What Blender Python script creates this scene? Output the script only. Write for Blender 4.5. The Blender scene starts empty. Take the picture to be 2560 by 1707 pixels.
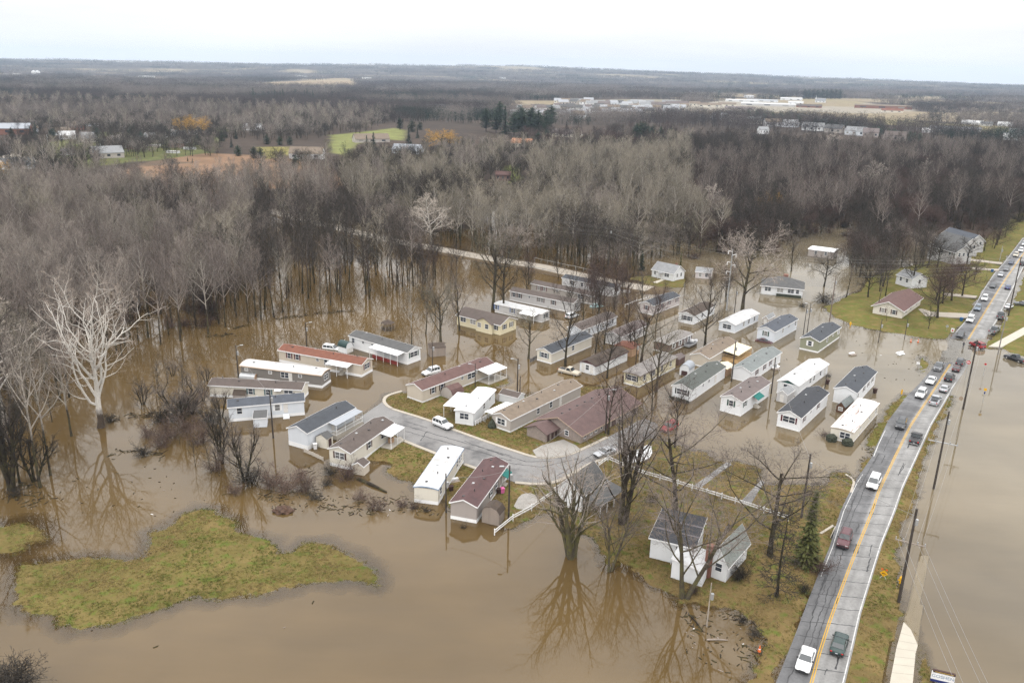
import bpy, bmesh, math, random
import numpy as np
from mathutils import Vector, Matrix, Euler

SC = bpy.context.scene
COL = SC.collection
R = math.radians
random.seed(7)

# ------------------------------------------------------------------ camera
FPX, CAMH, PITCH, ROLL = 2050.0, 70.0, R(18.15), R(1.25)
_fw = Vector((0, math.cos(PITCH), -math.sin(PITCH)))
_rt0 = Vector((1, 0, 0)); _up0 = _rt0.cross(_fw)
_rt = _rt0 * math.cos(ROLL) + _up0 * math.sin(ROLL)
_up = _up0 * math.cos(ROLL) - _rt0 * math.sin(ROLL)
cam_d = bpy.data.cameras.new('camera')
cam_d.sensor_width = 36; cam_d.sensor_fit = 'HORIZONTAL'
cam_d.lens = 36 * FPX / 2560; cam_d.clip_start = 1; cam_d.clip_end = 60000
cam = bpy.data.objects.new('camera', cam_d); COL.objects.link(cam)
cam.matrix_world = Matrix(((_rt.x, _up.x, -_fw.x, 0), (_rt.y, _up.y, -_fw.y, 0), (_rt.z, _up.z, -_fw.z, CAMH), (0, 0, 0, 1)))
SC.camera = cam

# ------------------------------------------------------------------ light
SUN_EL, SUN_AZ = R(48), R(200)
w = bpy.data.worlds.new('World'); SC.world = w; w.use_nodes = True
nt = w.node_tree; N = nt.nodes; Lk = nt.links
bg = N['Background']
sky = N.new('ShaderNodeTexSky'); sky.sky_type = 'NISHITA'; sky.sun_disc = False
sky.sun_elevation = SUN_EL; sky.sun_rotation = SUN_AZ; sky.dust_density = 4.0
skys = N.new('ShaderNodeVectorMath'); skys.operation = 'SCALE'; skys.inputs[3].default_value = 0.05
Lk.new(sky.outputs[0], skys.inputs[0])
tc = N.new('ShaderNodeTexCoord'); sep = N.new('ShaderNodeSeparateXYZ'); Lk.new(tc.outputs['Generated'], sep.inputs[0])
mr = N.new('ShaderNodeMapRange'); mr.inputs[1].default_value = 0.0; mr.inputs[2].default_value = 1.0
mr.inputs[3].default_value = 1.14; mr.inputs[4].default_value = 3.5      # cloud deck, three times brighter overhead
Lk.new(sep.outputs[2], mr.inputs[0])
mp = N.new('ShaderNodeMapping'); mp.inputs['Scale'].default_value = (1, 1, 9); Lk.new(tc.outputs['Generated'], mp.inputs[0])
nz = N.new('ShaderNodeTexNoise'); nz.inputs['Scale'].default_value = 2.6; nz.inputs['Detail'].default_value = 5; Lk.new(mp.outputs[0], nz.inputs[0])
mr2 = N.new('ShaderNodeMapRange'); mr2.inputs[1].default_value = .3; mr2.inputs[2].default_value = .7; mr2.inputs[3].default_value = .88; mr2.inputs[4].default_value = 1.07
Lk.new(nz.outputs[0], mr2.inputs[0])
mu = N.new('ShaderNodeMath'); mu.operation = 'MULTIPLY'; Lk.new(mr.outputs[0], mu.inputs[0]); Lk.new(mr2.outputs[0], mu.inputs[1])
tint = N.new('ShaderNodeVectorMath'); tint.operation = 'SCALE'; tint.inputs[0].default_value = (1.0, .982, .965); Lk.new(mu.outputs[0], tint.inputs[3])
mx = N.new('ShaderNodeMix'); mx.data_type = 'RGBA'; mx.inputs[0].default_value = .93
Lk.new(skys.outputs[0], mx.inputs[6]); Lk.new(tint.outputs[0], mx.inputs[7])
Lk.new(mx.outputs[2], bg.inputs[0]); bg.inputs[1].default_value = 1.0
sun_d = bpy.data.lights.new('sun', 'SUN'); sun_d.energy = 0.7; sun_d.angle = R(25); sun_d.color = (1, .97, .93)
sun = bpy.data.objects.new('sun', sun_d); COL.objects.link(sun)
sun.rotation_euler = (R(90) - SUN_EL, 0, R(180) - SUN_AZ)
SC.view_settings.view_transform = 'Standard'; SC.view_settings.look = 'None'
SC.view_settings.exposure = 0.0; SC.view_settings.gamma = 1
SC.cycles.use_denoising = True; SC.cycles.denoiser = 'OPENIMAGEDENOISE'; SC.cycles.denoising_prefilter = 'NONE'; SC.cycles.denoising_input_passes = 'RGB_ALBEDO_NORMAL'; SC.cycles.use_adaptive_sampling = False; SC.cycles.max_bounces = 6; SC.cycles.diffuse_bounces = 1; SC.cycles.glossy_bounces = 3
SC.cycles.transparent_max_bounces = 6; SC.cycles.volume_bounces = 0; SC.cycles.transmission_bounces = 2

# ------------------------------------------------------------------ projection helpers (photo pixel -> point of the place)
REG = dict(A=(500, 700, 3.647), B=(1000, 600, 3.647), C=(1500, 600, 3.647), D=(1920, 560, 3.647), E=(0, 900, 3.647), F=(0, 1250, 2.45),
           G=(640, 950, 3.647), H=(1200, 950, 3.647), I=(1700, 900, 3.647), J=(1550, 1277, 3.647), K=(1920, 1277, 3.647), L=(2100, 850, 3.485),
           M=(1000, 400, 3.647), N=(1640, 400, 2.5565), O=(400, 400, 3.647), P=(1200, 1300, 3.675), Q=(0, 130, 2.735), R=(850, 130, 2.735),
           S=(1700, 130, 2.735), T=(0, 0, 1))
def pix(r, x, y):
    a = REG[r]; return a[0] + x / a[2], a[1] + y / a[2]
def ray(px, py):
    return _fw + _rt * ((px - 1280) / FPX) - _up * ((py - 853.5) / FPX)
def gp(px, py, z=0.0):
    d = ray(px, py); t = (z - CAMH) / d.z
    return Vector((d.x * t, d.y * t, z))
def g(r, x, y, z=0.0):
    return gp(*pix(r, x, y), z)
def height_to(b, py):
    """height above b at which a plumb line through b reaches photo row py"""
    q = _up + _fw * ((py - 853.5) / FPX)
    d0 = Vector((b.x, b.y, b.z - CAMH))
    return -d0.dot(q) / q.z
def pts(s, z=0.0):
    out = []; r = 'T'
    for t in s.split():
        if t.isalpha(): r = t
        else:
            x, y = t.split(','); out.append(g(r, float(x), float(y), z))
    return out
def proj(p):
    d = Vector(p) - Vector((0, 0, CAMH)); z = d.dot(_fw)
    return 1280 + FPX * d.dot(_rt) / z, 853.5 - FPX * d.dot(_up) / z

# ------------------------------------------------------------------ object helpers
def tag(o, label=None, cat=None, group=None, kind=None):
    if label: o['label'] = label
    if cat: o['category'] = cat
    if group: o['group'] = group
    if kind: o['kind'] = kind
    return o
def empty(name, loc=(0, 0, 0), rz=0.0, label=None, cat=None, group=None):
    o = bpy.data.objects.new(name, None); o.location = loc; o.rotation_euler = (0, 0, rz)
    o.empty_display_size = .5; COL.objects.link(o); return tag(o, label, cat, group)
def put(name, me, parent=None, loc=(0, 0, 0), rot=(0, 0, 0), mat=None):
    o = bpy.data.objects.new(name, me); COL.objects.link(o); o.location = loc; o.rotation_euler = rot
    if parent: o.parent = parent
    if mat is not None:
        for s in o.material_slots[:1]:
            s.link = 'OBJECT'; s.material = mat
    return o
class MB:
    def __init__(s): s.v = []; s.f = []; s.m = []; s.sm = False
    def face(s, ps, mi=0):
        n = len(s.v); s.v += [tuple(p) for p in ps]; s.f.append(tuple(range(n, n + len(ps)))); s.m.append(mi); return s
    def box(s, x0, x1, y0, y1, z0, z1, mi=0):
        if x0 > x1: x0, x1 = x1, x0
        if y0 > y1: y0, y1 = y1, y0
        n = len(s.v)
        s.v += [(x0, y0, z0), (x1, y0, z0), (x1, y1, z0), (x0, y1, z0), (x0, y0, z1), (x1, y0, z1), (x1, y1, z1), (x0, y1, z1)]
        for q in ((0, 3, 2, 1), (4, 5, 6, 7), (0, 1, 5, 4), (1, 2, 6, 5), (2, 3, 7, 6), (3, 0, 4, 7)):
            s.f.append(tuple(n + i for i in q)); s.m.append(mi)
        return s
    def prism(s, poly, z0, z1, mi=0):
        n = len(s.v); k = len(poly)
        a = sum(poly[i][0] * poly[(i + 1) % k][1] - poly[(i + 1) % k][0] * poly[i][1] for i in range(k))
        if a < 0: poly = poly[::-1]
        s.v += [(p[0], p[1], z0) for p in poly] + [(p[0], p[1], z1) for p in poly]
        s.f.append(tuple(range(n + k, n + 2 * k))); s.m.append(mi)
        for i in range(k):
            j = (i + 1) % k; s.f.append((n + i, n + j, n + k + j, n + k + i)); s.m.append(mi)
        return s
    def extrude(s, prof, axis_pts, mi=0):
        """prof: list of closed loops (same length), stitched in order, capped"""
        k = len(prof[0]); n = len(s.v)
        for lp in prof: s.v += [tuple(p) for p in lp]
        for a in range(len(prof) - 1):
            for i in range(k):
                j = (i + 1) % k
                s.f.append((n + a * k + i, n + a * k + j, n + (a + 1) * k + j, n + (a + 1) * k + i)); s.m.append(mi)
        s.f.append(tuple(n + i for i in reversed(range(k)))); s.m.append(mi)
        e = n + (len(prof) - 1) * k
        s.f.append(tuple(e + i for i in range(k))); s.m.append(mi); return s
    def tube(s, ps, rs, k=5, mi=0, cap=True):
        n0 = len(s.v); ps = [Vector(p) for p in ps]
        for i, p in enumerate(ps):
            d = (ps[min(i + 1, len(ps) - 1)] - ps[max(i - 1, 0)])
            d = d.normalized() if d.length > 1e-9 else Vector((0, 0, 1))
            a = d.orthogonal().normalized() if i == 0 else (a - d * a.dot(d)).normalized()
            b = d.cross(a); r = rs[i] if hasattr(rs, '__len__') else rs
            for j in range(k):
                t = 2 * math.pi * j / k; q = p + a * (r * math.cos(t)) + b * (r * math.sin(t)); s.v.append((q.x, q.y, q.z))
        for i in range(len(ps) - 1):
            for j in range(k):
                j2 = (j + 1) % k
                s.f.append((n0 + i * k + j, n0 + i * k + j2, n0 + (i + 1) * k + j2, n0 + (i + 1) * k + j)); s.m.append(mi)
        if cap:
            s.f.append(tuple(n0 + j for j in reversed(range(k)))); s.m.append(mi)
            e = n0 + (len(ps) - 1) * k; s.f.append(tuple(e + j for j in range(k))); s.m.append(mi)
        return s
    def mesh(s, name, mats):
        me = bpy.data.meshes.new(name); me.from_pydata(s.v, [], s.f)
        for m in (mats if isinstance(mats, (list, tuple)) else [mats]): me.materials.append(m)
        me.polygons.foreach_set('material_index', s.m)
        if s.sm: me.polygons.foreach_set('use_smooth', [True] * len(s.f))
        me.update(); return me
    def build(s, name, mats, parent=None, **k):
        return put(name, s.mesh(name, mats), parent, **k)

# ------------------------------------------------------------------ materials
def newmat(name):
    m = bpy.data.materials.new(name); m.use_nodes = True
    nt = m.node_tree; return m, nt.nodes, nt.links, nt.nodes['Principled BSDF']
def nd(N, t, **k):
    n = N.new(t)
    for a, b in k.items(): setattr(n, a, b)
    return n
MATS = {}
def mat(name, col, rough=.75, var=.18, scale=1.2, fine=14.0, metal=0.0, spec=.35, rnd=.0, streak=0.0, dirt=None, bump=0.0):
    """plain procedural surface: colour broken by two sizes of noise, an optional run-down streak and dirt tone"""
    if name in MATS: return MATS[name]
    m, N, L, B = newmat(name)
    tc = nd(N, 'ShaderNodeTexCoord')
    n1 = nd(N, 'ShaderNodeTexNoise'); n1.inputs['Scale'].default_value = scale; n1.inputs['Detail'].default_value = 4
    n2 = nd(N, 'ShaderNodeTexNoise'); n2.inputs['Scale'].default_value = fine; n2.inputs['Detail'].default_value = 2
    L.new(tc.outputs['Object'], n1.inputs[0]); L.new(tc.outputs['Object'], n2.inputs[0])
    if streak:
        mp = nd(N, 'ShaderNodeMapping'); mp.inputs['Scale'].default_value = (1, 1, .12); L.new(tc.outputs['Object'], mp.inputs[0]); L.new(mp.outputs[0], n1.inputs[0])
    a = nd(N, 'ShaderNodeMath', operation='ADD'); L.new(n1.outputs[0], a.inputs[0]); L.new(n2.outputs[0], a.inputs[1])
    r = nd(N, 'ShaderNodeMapRange'); r.inputs[1].default_value = .65; r.inputs[2].default_value = 1.35
    r.inputs[3].default_value = 1 - var; r.inputs[4].default_value = 1 + var; L.new(a.outputs[0], r.inputs[0])
    f = r.outputs[0]
    if rnd:
        oi = nd(N, 'ShaderNodeObjectInfo'); rr = nd(N, 'ShaderNodeMapRange'); rr.inputs[3].default_value = 1 - rnd; rr.inputs[4].default_value = 1 + rnd
        L.new(oi.outputs['Random'], rr.inputs[0]); q = nd(N, 'ShaderNodeMath', operation='MULTIPLY'); L.new(f, q.inputs[0]); L.new(rr.outputs[0], q.inputs[1]); f = q.outputs[0]
    s = nd(N, 'ShaderNodeVectorMath', operation='SCALE'); s.inputs[0].default_value = col; L.new(f, s.inputs[3])
    out = s.outputs[0]
    if dirt:
        n3 = nd(N, 'ShaderNodeTexNoise'); n3.inputs['Scale'].default_value = dirt[1]; n3.inputs['Detail'].default_value = 6; n3.inputs['Roughness'].default_value = .65
        mp = nd(N, 'ShaderNodeMapping'); mp.inputs['Location'].default_value = (3, 7, 1); mp.inputs['Scale'].default_value = dirt[3] if len(dirt) > 3 else (1, 1, 1)
        L.new(tc.outputs['Object'], mp.inputs[0]); L.new(mp.outputs[0], n3.inputs[0])
        r3 = nd(N, 'ShaderNodeMapRange'); r3.inputs[1].default_value = dirt[2]; r3.inputs[2].default_value = dirt[2] + .18; L.new(n3.outputs[0], r3.inputs[0])
        mx = nd(N, 'ShaderNodeMix', data_type='RGBA'); L.new(r3.outputs[0], mx.inputs[0]); L.new(out, mx.inputs[6]); mx.inputs[7].default_value = (*dirt[0], 1); out = mx.outputs[2]
    L.new(out, B.inputs['Base Color'])
    B.inputs['Roughness'].default_value = rough; B.inputs['Metallic'].default_value = metal; B.inputs['Specular IOR Level'].default_value = spec
    if bump:
        bp = nd(N, 'ShaderNodeBump'); bp.inputs['Strength'].default_value = bump; bp.inputs['Distance'].default_value = .05; L.new(n2.outputs[0], bp.inputs['Height']); L.new(bp.outputs[0], B.inputs['Normal'])
    MATS[name] = m; return m
white = mat('white_siding', (.66, .67, .68), var=.05, streak=1, dirt=((.5, .48, .44), .8, .72))
whitetrim = mat('white_trim', (.74, .74, .74), var=.04)
glass = mat('window_glass', (.035, .042, .055), rough=.12, var=.4, spec=.6, scale=.6)
_g = glass.node_tree; _B = _g.nodes['Principled BSDF']; _src = _B.inputs['Base Color'].links[0].from_socket
_oi = _g.nodes.new('ShaderNodeObjectInfo'); _r = _g.nodes.new('ShaderNodeMapRange'); _r.inputs[1].default_value = .66; _r.inputs[2].default_value = .95; _r.inputs[4].default_value = .9
_m = _g.nodes.new('ShaderNodeMix'); _m.data_type = 'RGBA'; _m.inputs[7].default_value = (.30, .29, .27, 1)      # drawn blinds behind some panes
_g.links.new(_oi.outputs['Random'], _r.inputs[0]); _g.links.new(_r.outputs[0], _m.inputs[0]); _g.links.new(_src, _m.inputs[6]); _g.links.new(_m.outputs[2], _B.inputs['Base Color'])
metal = mat('galvanised_metal', (.42, .43, .44), rough=.45, metal=.6, var=.1)
darkmetal = mat('dark_metal', (.05, .05, .055), rough=.5)
wood_old = mat('weathered_wood', (.24, .20, .17), var=.25, streak=1)
wood_new = mat('new_wood', (.50, .33, .16), var=.2)
concrete = mat('concrete', (.36, .33, .285), var=.13, scale=.4, dirt=((.22, .2, .17), .25, .62))
pole_wood = mat('pole_wood', (.045, .036, .030), var=.25)
tar = mat('tar_seal', (.035, .035, .037), rough=.6)
rubber = mat('rubber', (.02, .02, .02), rough=.8)
# ------------------------------------------------------------------ small geometry tools
def resample(ps, step):
    out = [Vector(ps[0])]
    for a, b in zip(ps[:-1], ps[1:]):
        a, b = Vector(a), Vector(b); n = max(1, int((b - a).length / step))
        for i in range(1, n + 1): out.append(a.lerp(b, i / n))
    return out
def smooth(ps, it=2):
    ps = [Vector(p) for p in ps]
    for _ in range(it):
        q = [ps[0]]
        for a, b in zip(ps[:-1], ps[1:]): q += [a.lerp(b, .25), a.lerp(b, .75)]
        ps = q + [ps[-1]]
    return ps
def offset(ps, d):
    out = []
    for i, p in enumerate(ps):
        t = ps[min(i + 1, len(ps) - 1)] - ps[max(i - 1, 0)]; t.z = 0
        n = Vector((-t.y, t.x, 0)).normalized(); out.append(p + n * d)
    return out
def ribbon(mb, ps, w, dz=0.0, th=0.0, mi=0):
    l, r = offset(ps, w / 2), offset(ps, -w / 2); up = Vector((0, 0, dz)); dn = Vector((0, 0, dz - th))
    for i in range(len(ps) - 1):
        mb.face([r[i] + up, r[i + 1] + up, l[i + 1] + up, l[i] + up], mi)
        if th:
            mb.face([r[i] + dn, r[i + 1] + dn, r[i + 1] + up, r[i] + up], mi); mb.face([l[i + 1] + dn, l[i] + dn, l[i] + up, l[i + 1] + up], mi)
    return mb
def xyv(ps): return np.array([(p[0], p[1]) for p in ps])

# ------------------------------------------------------------------ road layout
ML = [pix(*a) for a in (('K', 30, 1700), ('K', 70, 1568), ('K', 250, 1120), ('K', 370, 800), ('K', 470, 550), ('K', 560, 330), ('K', 660, 0), ('I', 1590, 1110), ('I', 1750, 880),
      ('L', 320, 910), ('L', 420, 700), ('L', 580, 490), ('L', 700, 370), ('L', 770, 290), ('L', 850, 180), ('D', 1640, 1060), ('D', 1790, 890), ('D', 1870, 760), ('D', 1960, 600), ('D', 2060, 450), ('D', 2150, 350), ('D', 2250, 220), ('D', 2334, 110), ('D', 2600, -220))]
MR = [pix(*a) for a in (('K', 670, 1700), ('K', 715, 1520), ('K', 790, 1200), ('K', 850, 930), ('K', 960, 570), ('K', 1040, 310), ('K', 1165, 0), ('I', 2040, 1160), ('I', 2130, 960), ('I', 2230, 740), ('L', 800, 740), ('L', 860, 640), ('L', 930, 520), ('L', 990, 410),
      ('L', 1070, 290), ('D', 1960, 1060), ('D', 2080, 900), ('D', 2140, 780), ('D', 2210, 640), ('D', 2260, 540), ('D', 2334, 390), ('D', 2600, -80))]
MC = [pix(*a) for a in (('K', 345, 1700), ('K', 395, 1568), ('K', 470, 1290), ('K', 560, 1010), ('K', 680, 680), ('K', 800, 370), ('K', 950, 0), ('I', 1810, 1200), ('I', 1960, 880), ('I', 2100, 600), ('I', 2334, 240), ('L', 960, 210), ('D', 1820, 1060), ('D', 1960, 830), ('D', 2120, 570), ('D', 2300, 310), ('D', 2480, 70))]
def xat(poly, y):
    ys = [p[1] for p in poly][::-1]; xs = [p[0] for p in poly][::-1]
    return float(np.interp(y, ys, xs))
def road_z(y):
    return float(np.interp(y, [560, 790, 835, 855, 880, 915, 960, 1040, 1800], [.32, .30, .04, -.03, -.035, .012, .05, .24, .32]))
def road_pt(y, t, dz=0.0):
    z = road_z(y); a, b = gp(xat(ML, y), y, z), gp(xat(MR, y), y, z)
    p = a.lerp(b, t); p.z += dz; return p
ROWS = list(np.arange(1735, 545, -7.0))
MAIN_POLY = [road_pt(y, 0) for y in ROWS] + [road_pt(y, 1) for y in ROWS[::-1]]
def main_dir(y):
    v = road_pt(y - 6, .5) - road_pt(y + 6, .5); v.z = 0; return v.normalized()

STREET_Z = .16
STREET = pts('G 960,330 1150,200 1240,262 1600,372 1880,482 2334,640 H 300,640 480,700 620,710 800,685 930,630 1060,570 1300,450 1440,370 1500,350 1620,400 1600,520 1500,545 1300,640 1000,760 720,915 620,940 480,945 320,930 G 2290,905 2000,800 1650,670 1340,550 1300,520 1150,430 1000,440', STREET_Z)
BACK = smooth(pts('T 480,505 633,520 702,534 754,549 828,565 948,595 1040,612 1148,632 1274,655 1343,664 1439,686 1535,707 1625,722', .35), 2)
DRIVE = smooth(pts('T 555,458 600,447 660,437 735,424', .8), 1)
LEFTROAD = pts('Q -200,700 0,715 90,695 380,770 330,785 150,745 60,730 -200,760', .8)
SIDEW = pts('K 1040,1850 1110,1568 1170,1250 1237,1010 1290,800 1330,600 1380,400 1480,400 1440,700 1400,980 1365,1220 1345,1300 1320,1568 1280,1850', -.02)
SLABS = (('gravel_apron', 'H 480,640 560,595 700,555 760,540 870,590 915,630 800,680 620,705 520,700', .32, 'slab'),
                 ('driveway', 'D 1370,775 1400,770 1500,800 1830,815 1815,855 1600,845 1440,840', .66, 'back_m'), ('driveway', 'D 1600,625 1910,655 1895,672 1600,650', .66, 'back_m'), ('driveway', 'D 1750,305 2140,350 2130,365 1750,325', .66, 'back_m'), ('driveway', 'D 1860,395 2110,410 2100,425 1860,410', .66, 'back_m'),
                 ('driveway', 'I 130,1140 420,930 470,945 190,1160', .37, 'street_m'), ('driveway', 'I 550,1290 740,1090 770,1105 640,1320', .37, 'street_m'), ('driveway', 'C 480,385 560,355 590,362 520,392', .3, 'walk_m'))
DRYW = 'K 1040,1850 1110,1568 1170,1250 1237,1010 1300,1075 1330,1140 1366,1220 1345,1300 1320,1568 1280,1850'
PADS = [(xyv(MAIN_POLY), None), (xyv(STREET), STREET_Z), (xyv(LEFTROAD), .8), (xyv(pts(DRYW, .03)), .03)] + [(xyv(pts(q[1], q[2])), q[2]) for q in SLABS]

# ------------------------------------------------------------------ land and water
LAND = [
 ('F 100,640 120,480 150,400 280,380 450,360 700,370 860,360 900,330 930,200 1050,160 1100,100 1200,60 1300,60 1340,110 1430,130 1430,200 1520,220 1660,240 1710,320 1800,310 1870,265 1980,265 2080,300 2200,360 2300,420 2310,520 2200,510 2000,490 1880,500 1800,530 1600,570 1400,585 1300,590 1200,575 1120,600 1020,650 900,690 760,740 620,775 500,770 350,765 340,690 160,690', .16, .055, 1.0, .55),
 ('F -90,170 120,150 260,190 260,240 150,260 100,320 -90,320', .06, .04, 1.0, .6),
 ('G 960,330 1150,200 1200,140 1330,120 B 60,1410 500,1300 840,1200 960,1245 985,1270 960,1310 840,1350 870,1400 880,1470 1000,1480 1090,1500 H 370,150 930,60 1100,60 1300,80 1480,250 1500,330 1470,440 1560,530 1640,555 1800,600 1900,640 2050,655 2085,690 I 250,860 300,920 420,950 540,930 700,990 720,1060 690,1130 760,1150 930,1130 1000,1130 1290,1150 1350,1110 1430,1035 1510,1045 1600,1110 1570,1180 K 640,60 560,330 470,550 370,800 250,1120 70,1568 20,1750 J 1060,1740 1180,1500 1230,1380 1310,1200 1250,1010 1080,920 940,890 800,870 700,840 540,850 420,730 250,650 150,560 60,530 P 1400,430 1230,370 1215,420 1150,430 1100,260 1040,160 930,125 H 930,1380 860,1300 700,1230 600,1210 480,1230 300,1330 230,1350 G 2280,1310 2150,1270 2060,1200 1990,1230 1780,1150 1740,1090 1640,1060 1450,1000 1420,915 1330,915 1240,870 1200,840 1240,800 1230,760 1150,740 1010,730 1000,660 900,600 950,480 950,400', .30, .11, 1.0, .15),
 ('K 1540,1750 1490,1568 1450,1440 1390,1350 1370,1220 1300,1080 1237,1010 1240,930 1185,880 1195,700 1170,500 1200,300 1245,100 1290,0 L 655,1300 720,1100 790,900 880,700 925,600 970,490 930,470 800,480 700,500 560,520 480,600 400,760 320,910 260,1010 150,1250 K 660,0 470,550 250,1120 70,1568 0,1750', .27, .12, 1.0, .25),
 ('I 2055,310 2025,320 1955,390 1895,470 1825,560 1750,680 1690,765 1720,805 1785,770 1860,650 1940,520 2010,410 2065,330', .12, .12, 1.0, .9),
 ('D 1385,1205 1440,1250 1460,1290 1420,1350 1375,1350 1395,1280', .10, .12, 1.0, .9),
 ('D 520,760 560,800 640,860 750,910 900,950 1100,990 1300,1020 1500,1050 1640,1045 1700,1010 1790,890 1870,760 1960,600 2060,450 2150,350 2250,220 2334,110 2700,-300 2300,-60 1900,200 1500,330 1250,400 1080,430 930,480 850,610 760,640 700,670 620,710', .55, .10, 1.0, .85),
 ('D 1975,1130 2060,1010 2170,850 2230,740 2334,480 2700,0 3400,0 3400,1300 2334,1205 2200,1165 2120,1125', .4, .12, 1.0, .85),
 ('C 240,350 330,335 430,330 480,330 600,325 750,330 800,370 740,425 670,432 500,415 420,400 380,380', .2, .10, 1.0, .6),
]
FIELDS = [  # far ground: polygon, colour, lawn weight
 ('Q 200,660 700,560 1200,590 1500,590 1450,720 900,760 600,800 300,770', (.085, .095, .035), .6),
 ('Q 300,745 420,735 430,690 620,700 640,770 420,790', (.11, .14, .035), .6),
 ('Q 620,900 1000,770 1400,700 1700,715 2000,715 2150,760 2400,860 2400,960 2000,940 1700,930 1400,990 1000,960', (.185, .112, .072), .25),
 ('Q 1750,660 1980,660 2010,720 1820,740', (.17, .15, .05), .5),
 ('R -60,580 150,560 380,530 450,550 430,615 350,610 100,640 40,720 -60,690', (.15, .165, .055), .5),
 ('Q 1490,520 1650,505 1640,552 1500,560', (.12, .15, .05), .5),
 ('Q 1650,470 2352,430 2352,470 1700,530', (.16, .14, .085), .3),
 ('Q 1700,215 2352,190 R 130,205 130,242 -60,250 Q 1800,245', (.25, .19, .115), 0),
 ('Q 540,165 730,163 730,182 560,187', (.24, .19, .12), 0), ('Q 0,160 230,165 230,180 0,180', (.24, .19, .12), 0), ('Q 900,172 1130,172 1130,186 900,186', (.25, .2, .13), 0),
 ('R 1180,350 1900,330 2352,330 2352,420 2000,450 1600,460 1180,420', (.19, .17, .13), .2),
 ('S 0,380 330,330 1000,330 1250,350 1600,400 1600,480 1000,470 400,440 0,450', (.24, .215, .175), .1),
 ('S 800,330 1000,320 1250,350 1240,380 900,375', (.21, .18, .10), .2),
 ('S 1140,440 1500,450 1660,490 1900,500 2250,520 2250,575 1700,525 1130,490', (.215, .185, .095), .2),
 ('R 1120,800 1200,770 1230,880 1150,910', (.12, .14, .04), .6), ('Q -100,960 110,930 120,990 -100,1040', (.13, .16, .045), .7),
 ('R 350,800 600,830 640,900 400,900', (.13, .115, .05), .5), ('S 1860,910 2100,930 2300,900 2400,985 1900,995', (.16, .14, .06), .5),
 ('Q 1180,740 1300,770 1000,790 900,780', (.1, .07, .05), .1),
]
def sdf(P, poly, lim=14.0):
    """signed distance (positive inside) to a closed polygon, -lim beyond reach"""
    out = np.full(len(P), -lim); lo, hi = poly.min(0) - lim, poly.max(0) + lim
    ii = np.nonzero((P[:, 0] > lo[0]) & (P[:, 0] < hi[0]) & (P[:, 1] > lo[1]) & (P[:, 1] < hi[1]))[0]
    if not len(ii): return out
    p = P[ii]; d = np.full(len(p), 1e9); ins = np.zeros(len(p), bool)
    for a, b in zip(poly, np.roll(poly, -1, 0)):
        e = b - a; q = p - a; t = np.clip((q @ e) / max(e @ e, 1e-9), 0, 1)
        d = np.minimum(d, ((q - t[:, None] * e) ** 2).sum(1))
        c = (a[1] > p[:, 1]) != (b[1] > p[:, 1])
        if abs(e[1]) > 1e-12: ins ^= c & (p[:, 0] < e[0] * (p[:, 1] - a[1]) / e[1] + a[0])
    d = np.sqrt(d); out[ii] = np.where(ins, d, -np.minimum(d, lim)); return out
def linedist(P, line, lim=14.0):
    out = np.full(len(P), lim); lo, hi = line.min(0) - lim, line.max(0) + lim
    ii = np.nonzero((P[:, 0] > lo[0]) & (P[:, 0] < hi[0]) & (P[:, 1] > lo[1]) & (P[:, 1] < hi[1]))[0]
    if not len(ii): return out
    p = P[ii]; d = np.full(len(p), lim * lim)
    for a, b in zip(line[:-1], line[1:]):
        e = b - a; q = p - a; t = np.clip((q @ e) / max(e @ e, 1e-9), 0, 1); d = np.minimum(d, ((q - t[:, None] * e) ** 2).sum(1))
    out[ii] = np.sqrt(d); return out
def vnoise(x, y, s):
    x = x / s; y = y / s; xi = np.floor(x); yi = np.floor(y); fx = x - xi; fy = y - yi
    h = lambda a, b: np.modf(np.abs(np.sin(a * 127.1 + b * 311.7) * 43758.5453))[0]
    fx = fx * fx * (3 - 2 * fx); fy = fy * fy * (3 - 2 * fy)
    return (h(xi, yi) * (1 - fx) + h(xi + 1, yi) * fx) * (1 - fy) + (h(xi, yi + 1) * (1 - fx) + h(xi + 1, yi + 1) * fx) * fy
FARB = xyv(pts('T -3000,560 -600,545 0,528 600,512 780,538 1000,572 1150,585 1230,500 1320,505 1450,545 1800,540 2020,530 2200,560 2300,600')) if True else None
def far_edge():
    b = [tuple(p) for p in FARB]
    return np.array(b + [(4000, b[-1][1] - 40), (40000, 40000), (-40000, 40000), (-4000, b[0][1])])
FAR = far_edge()
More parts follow.
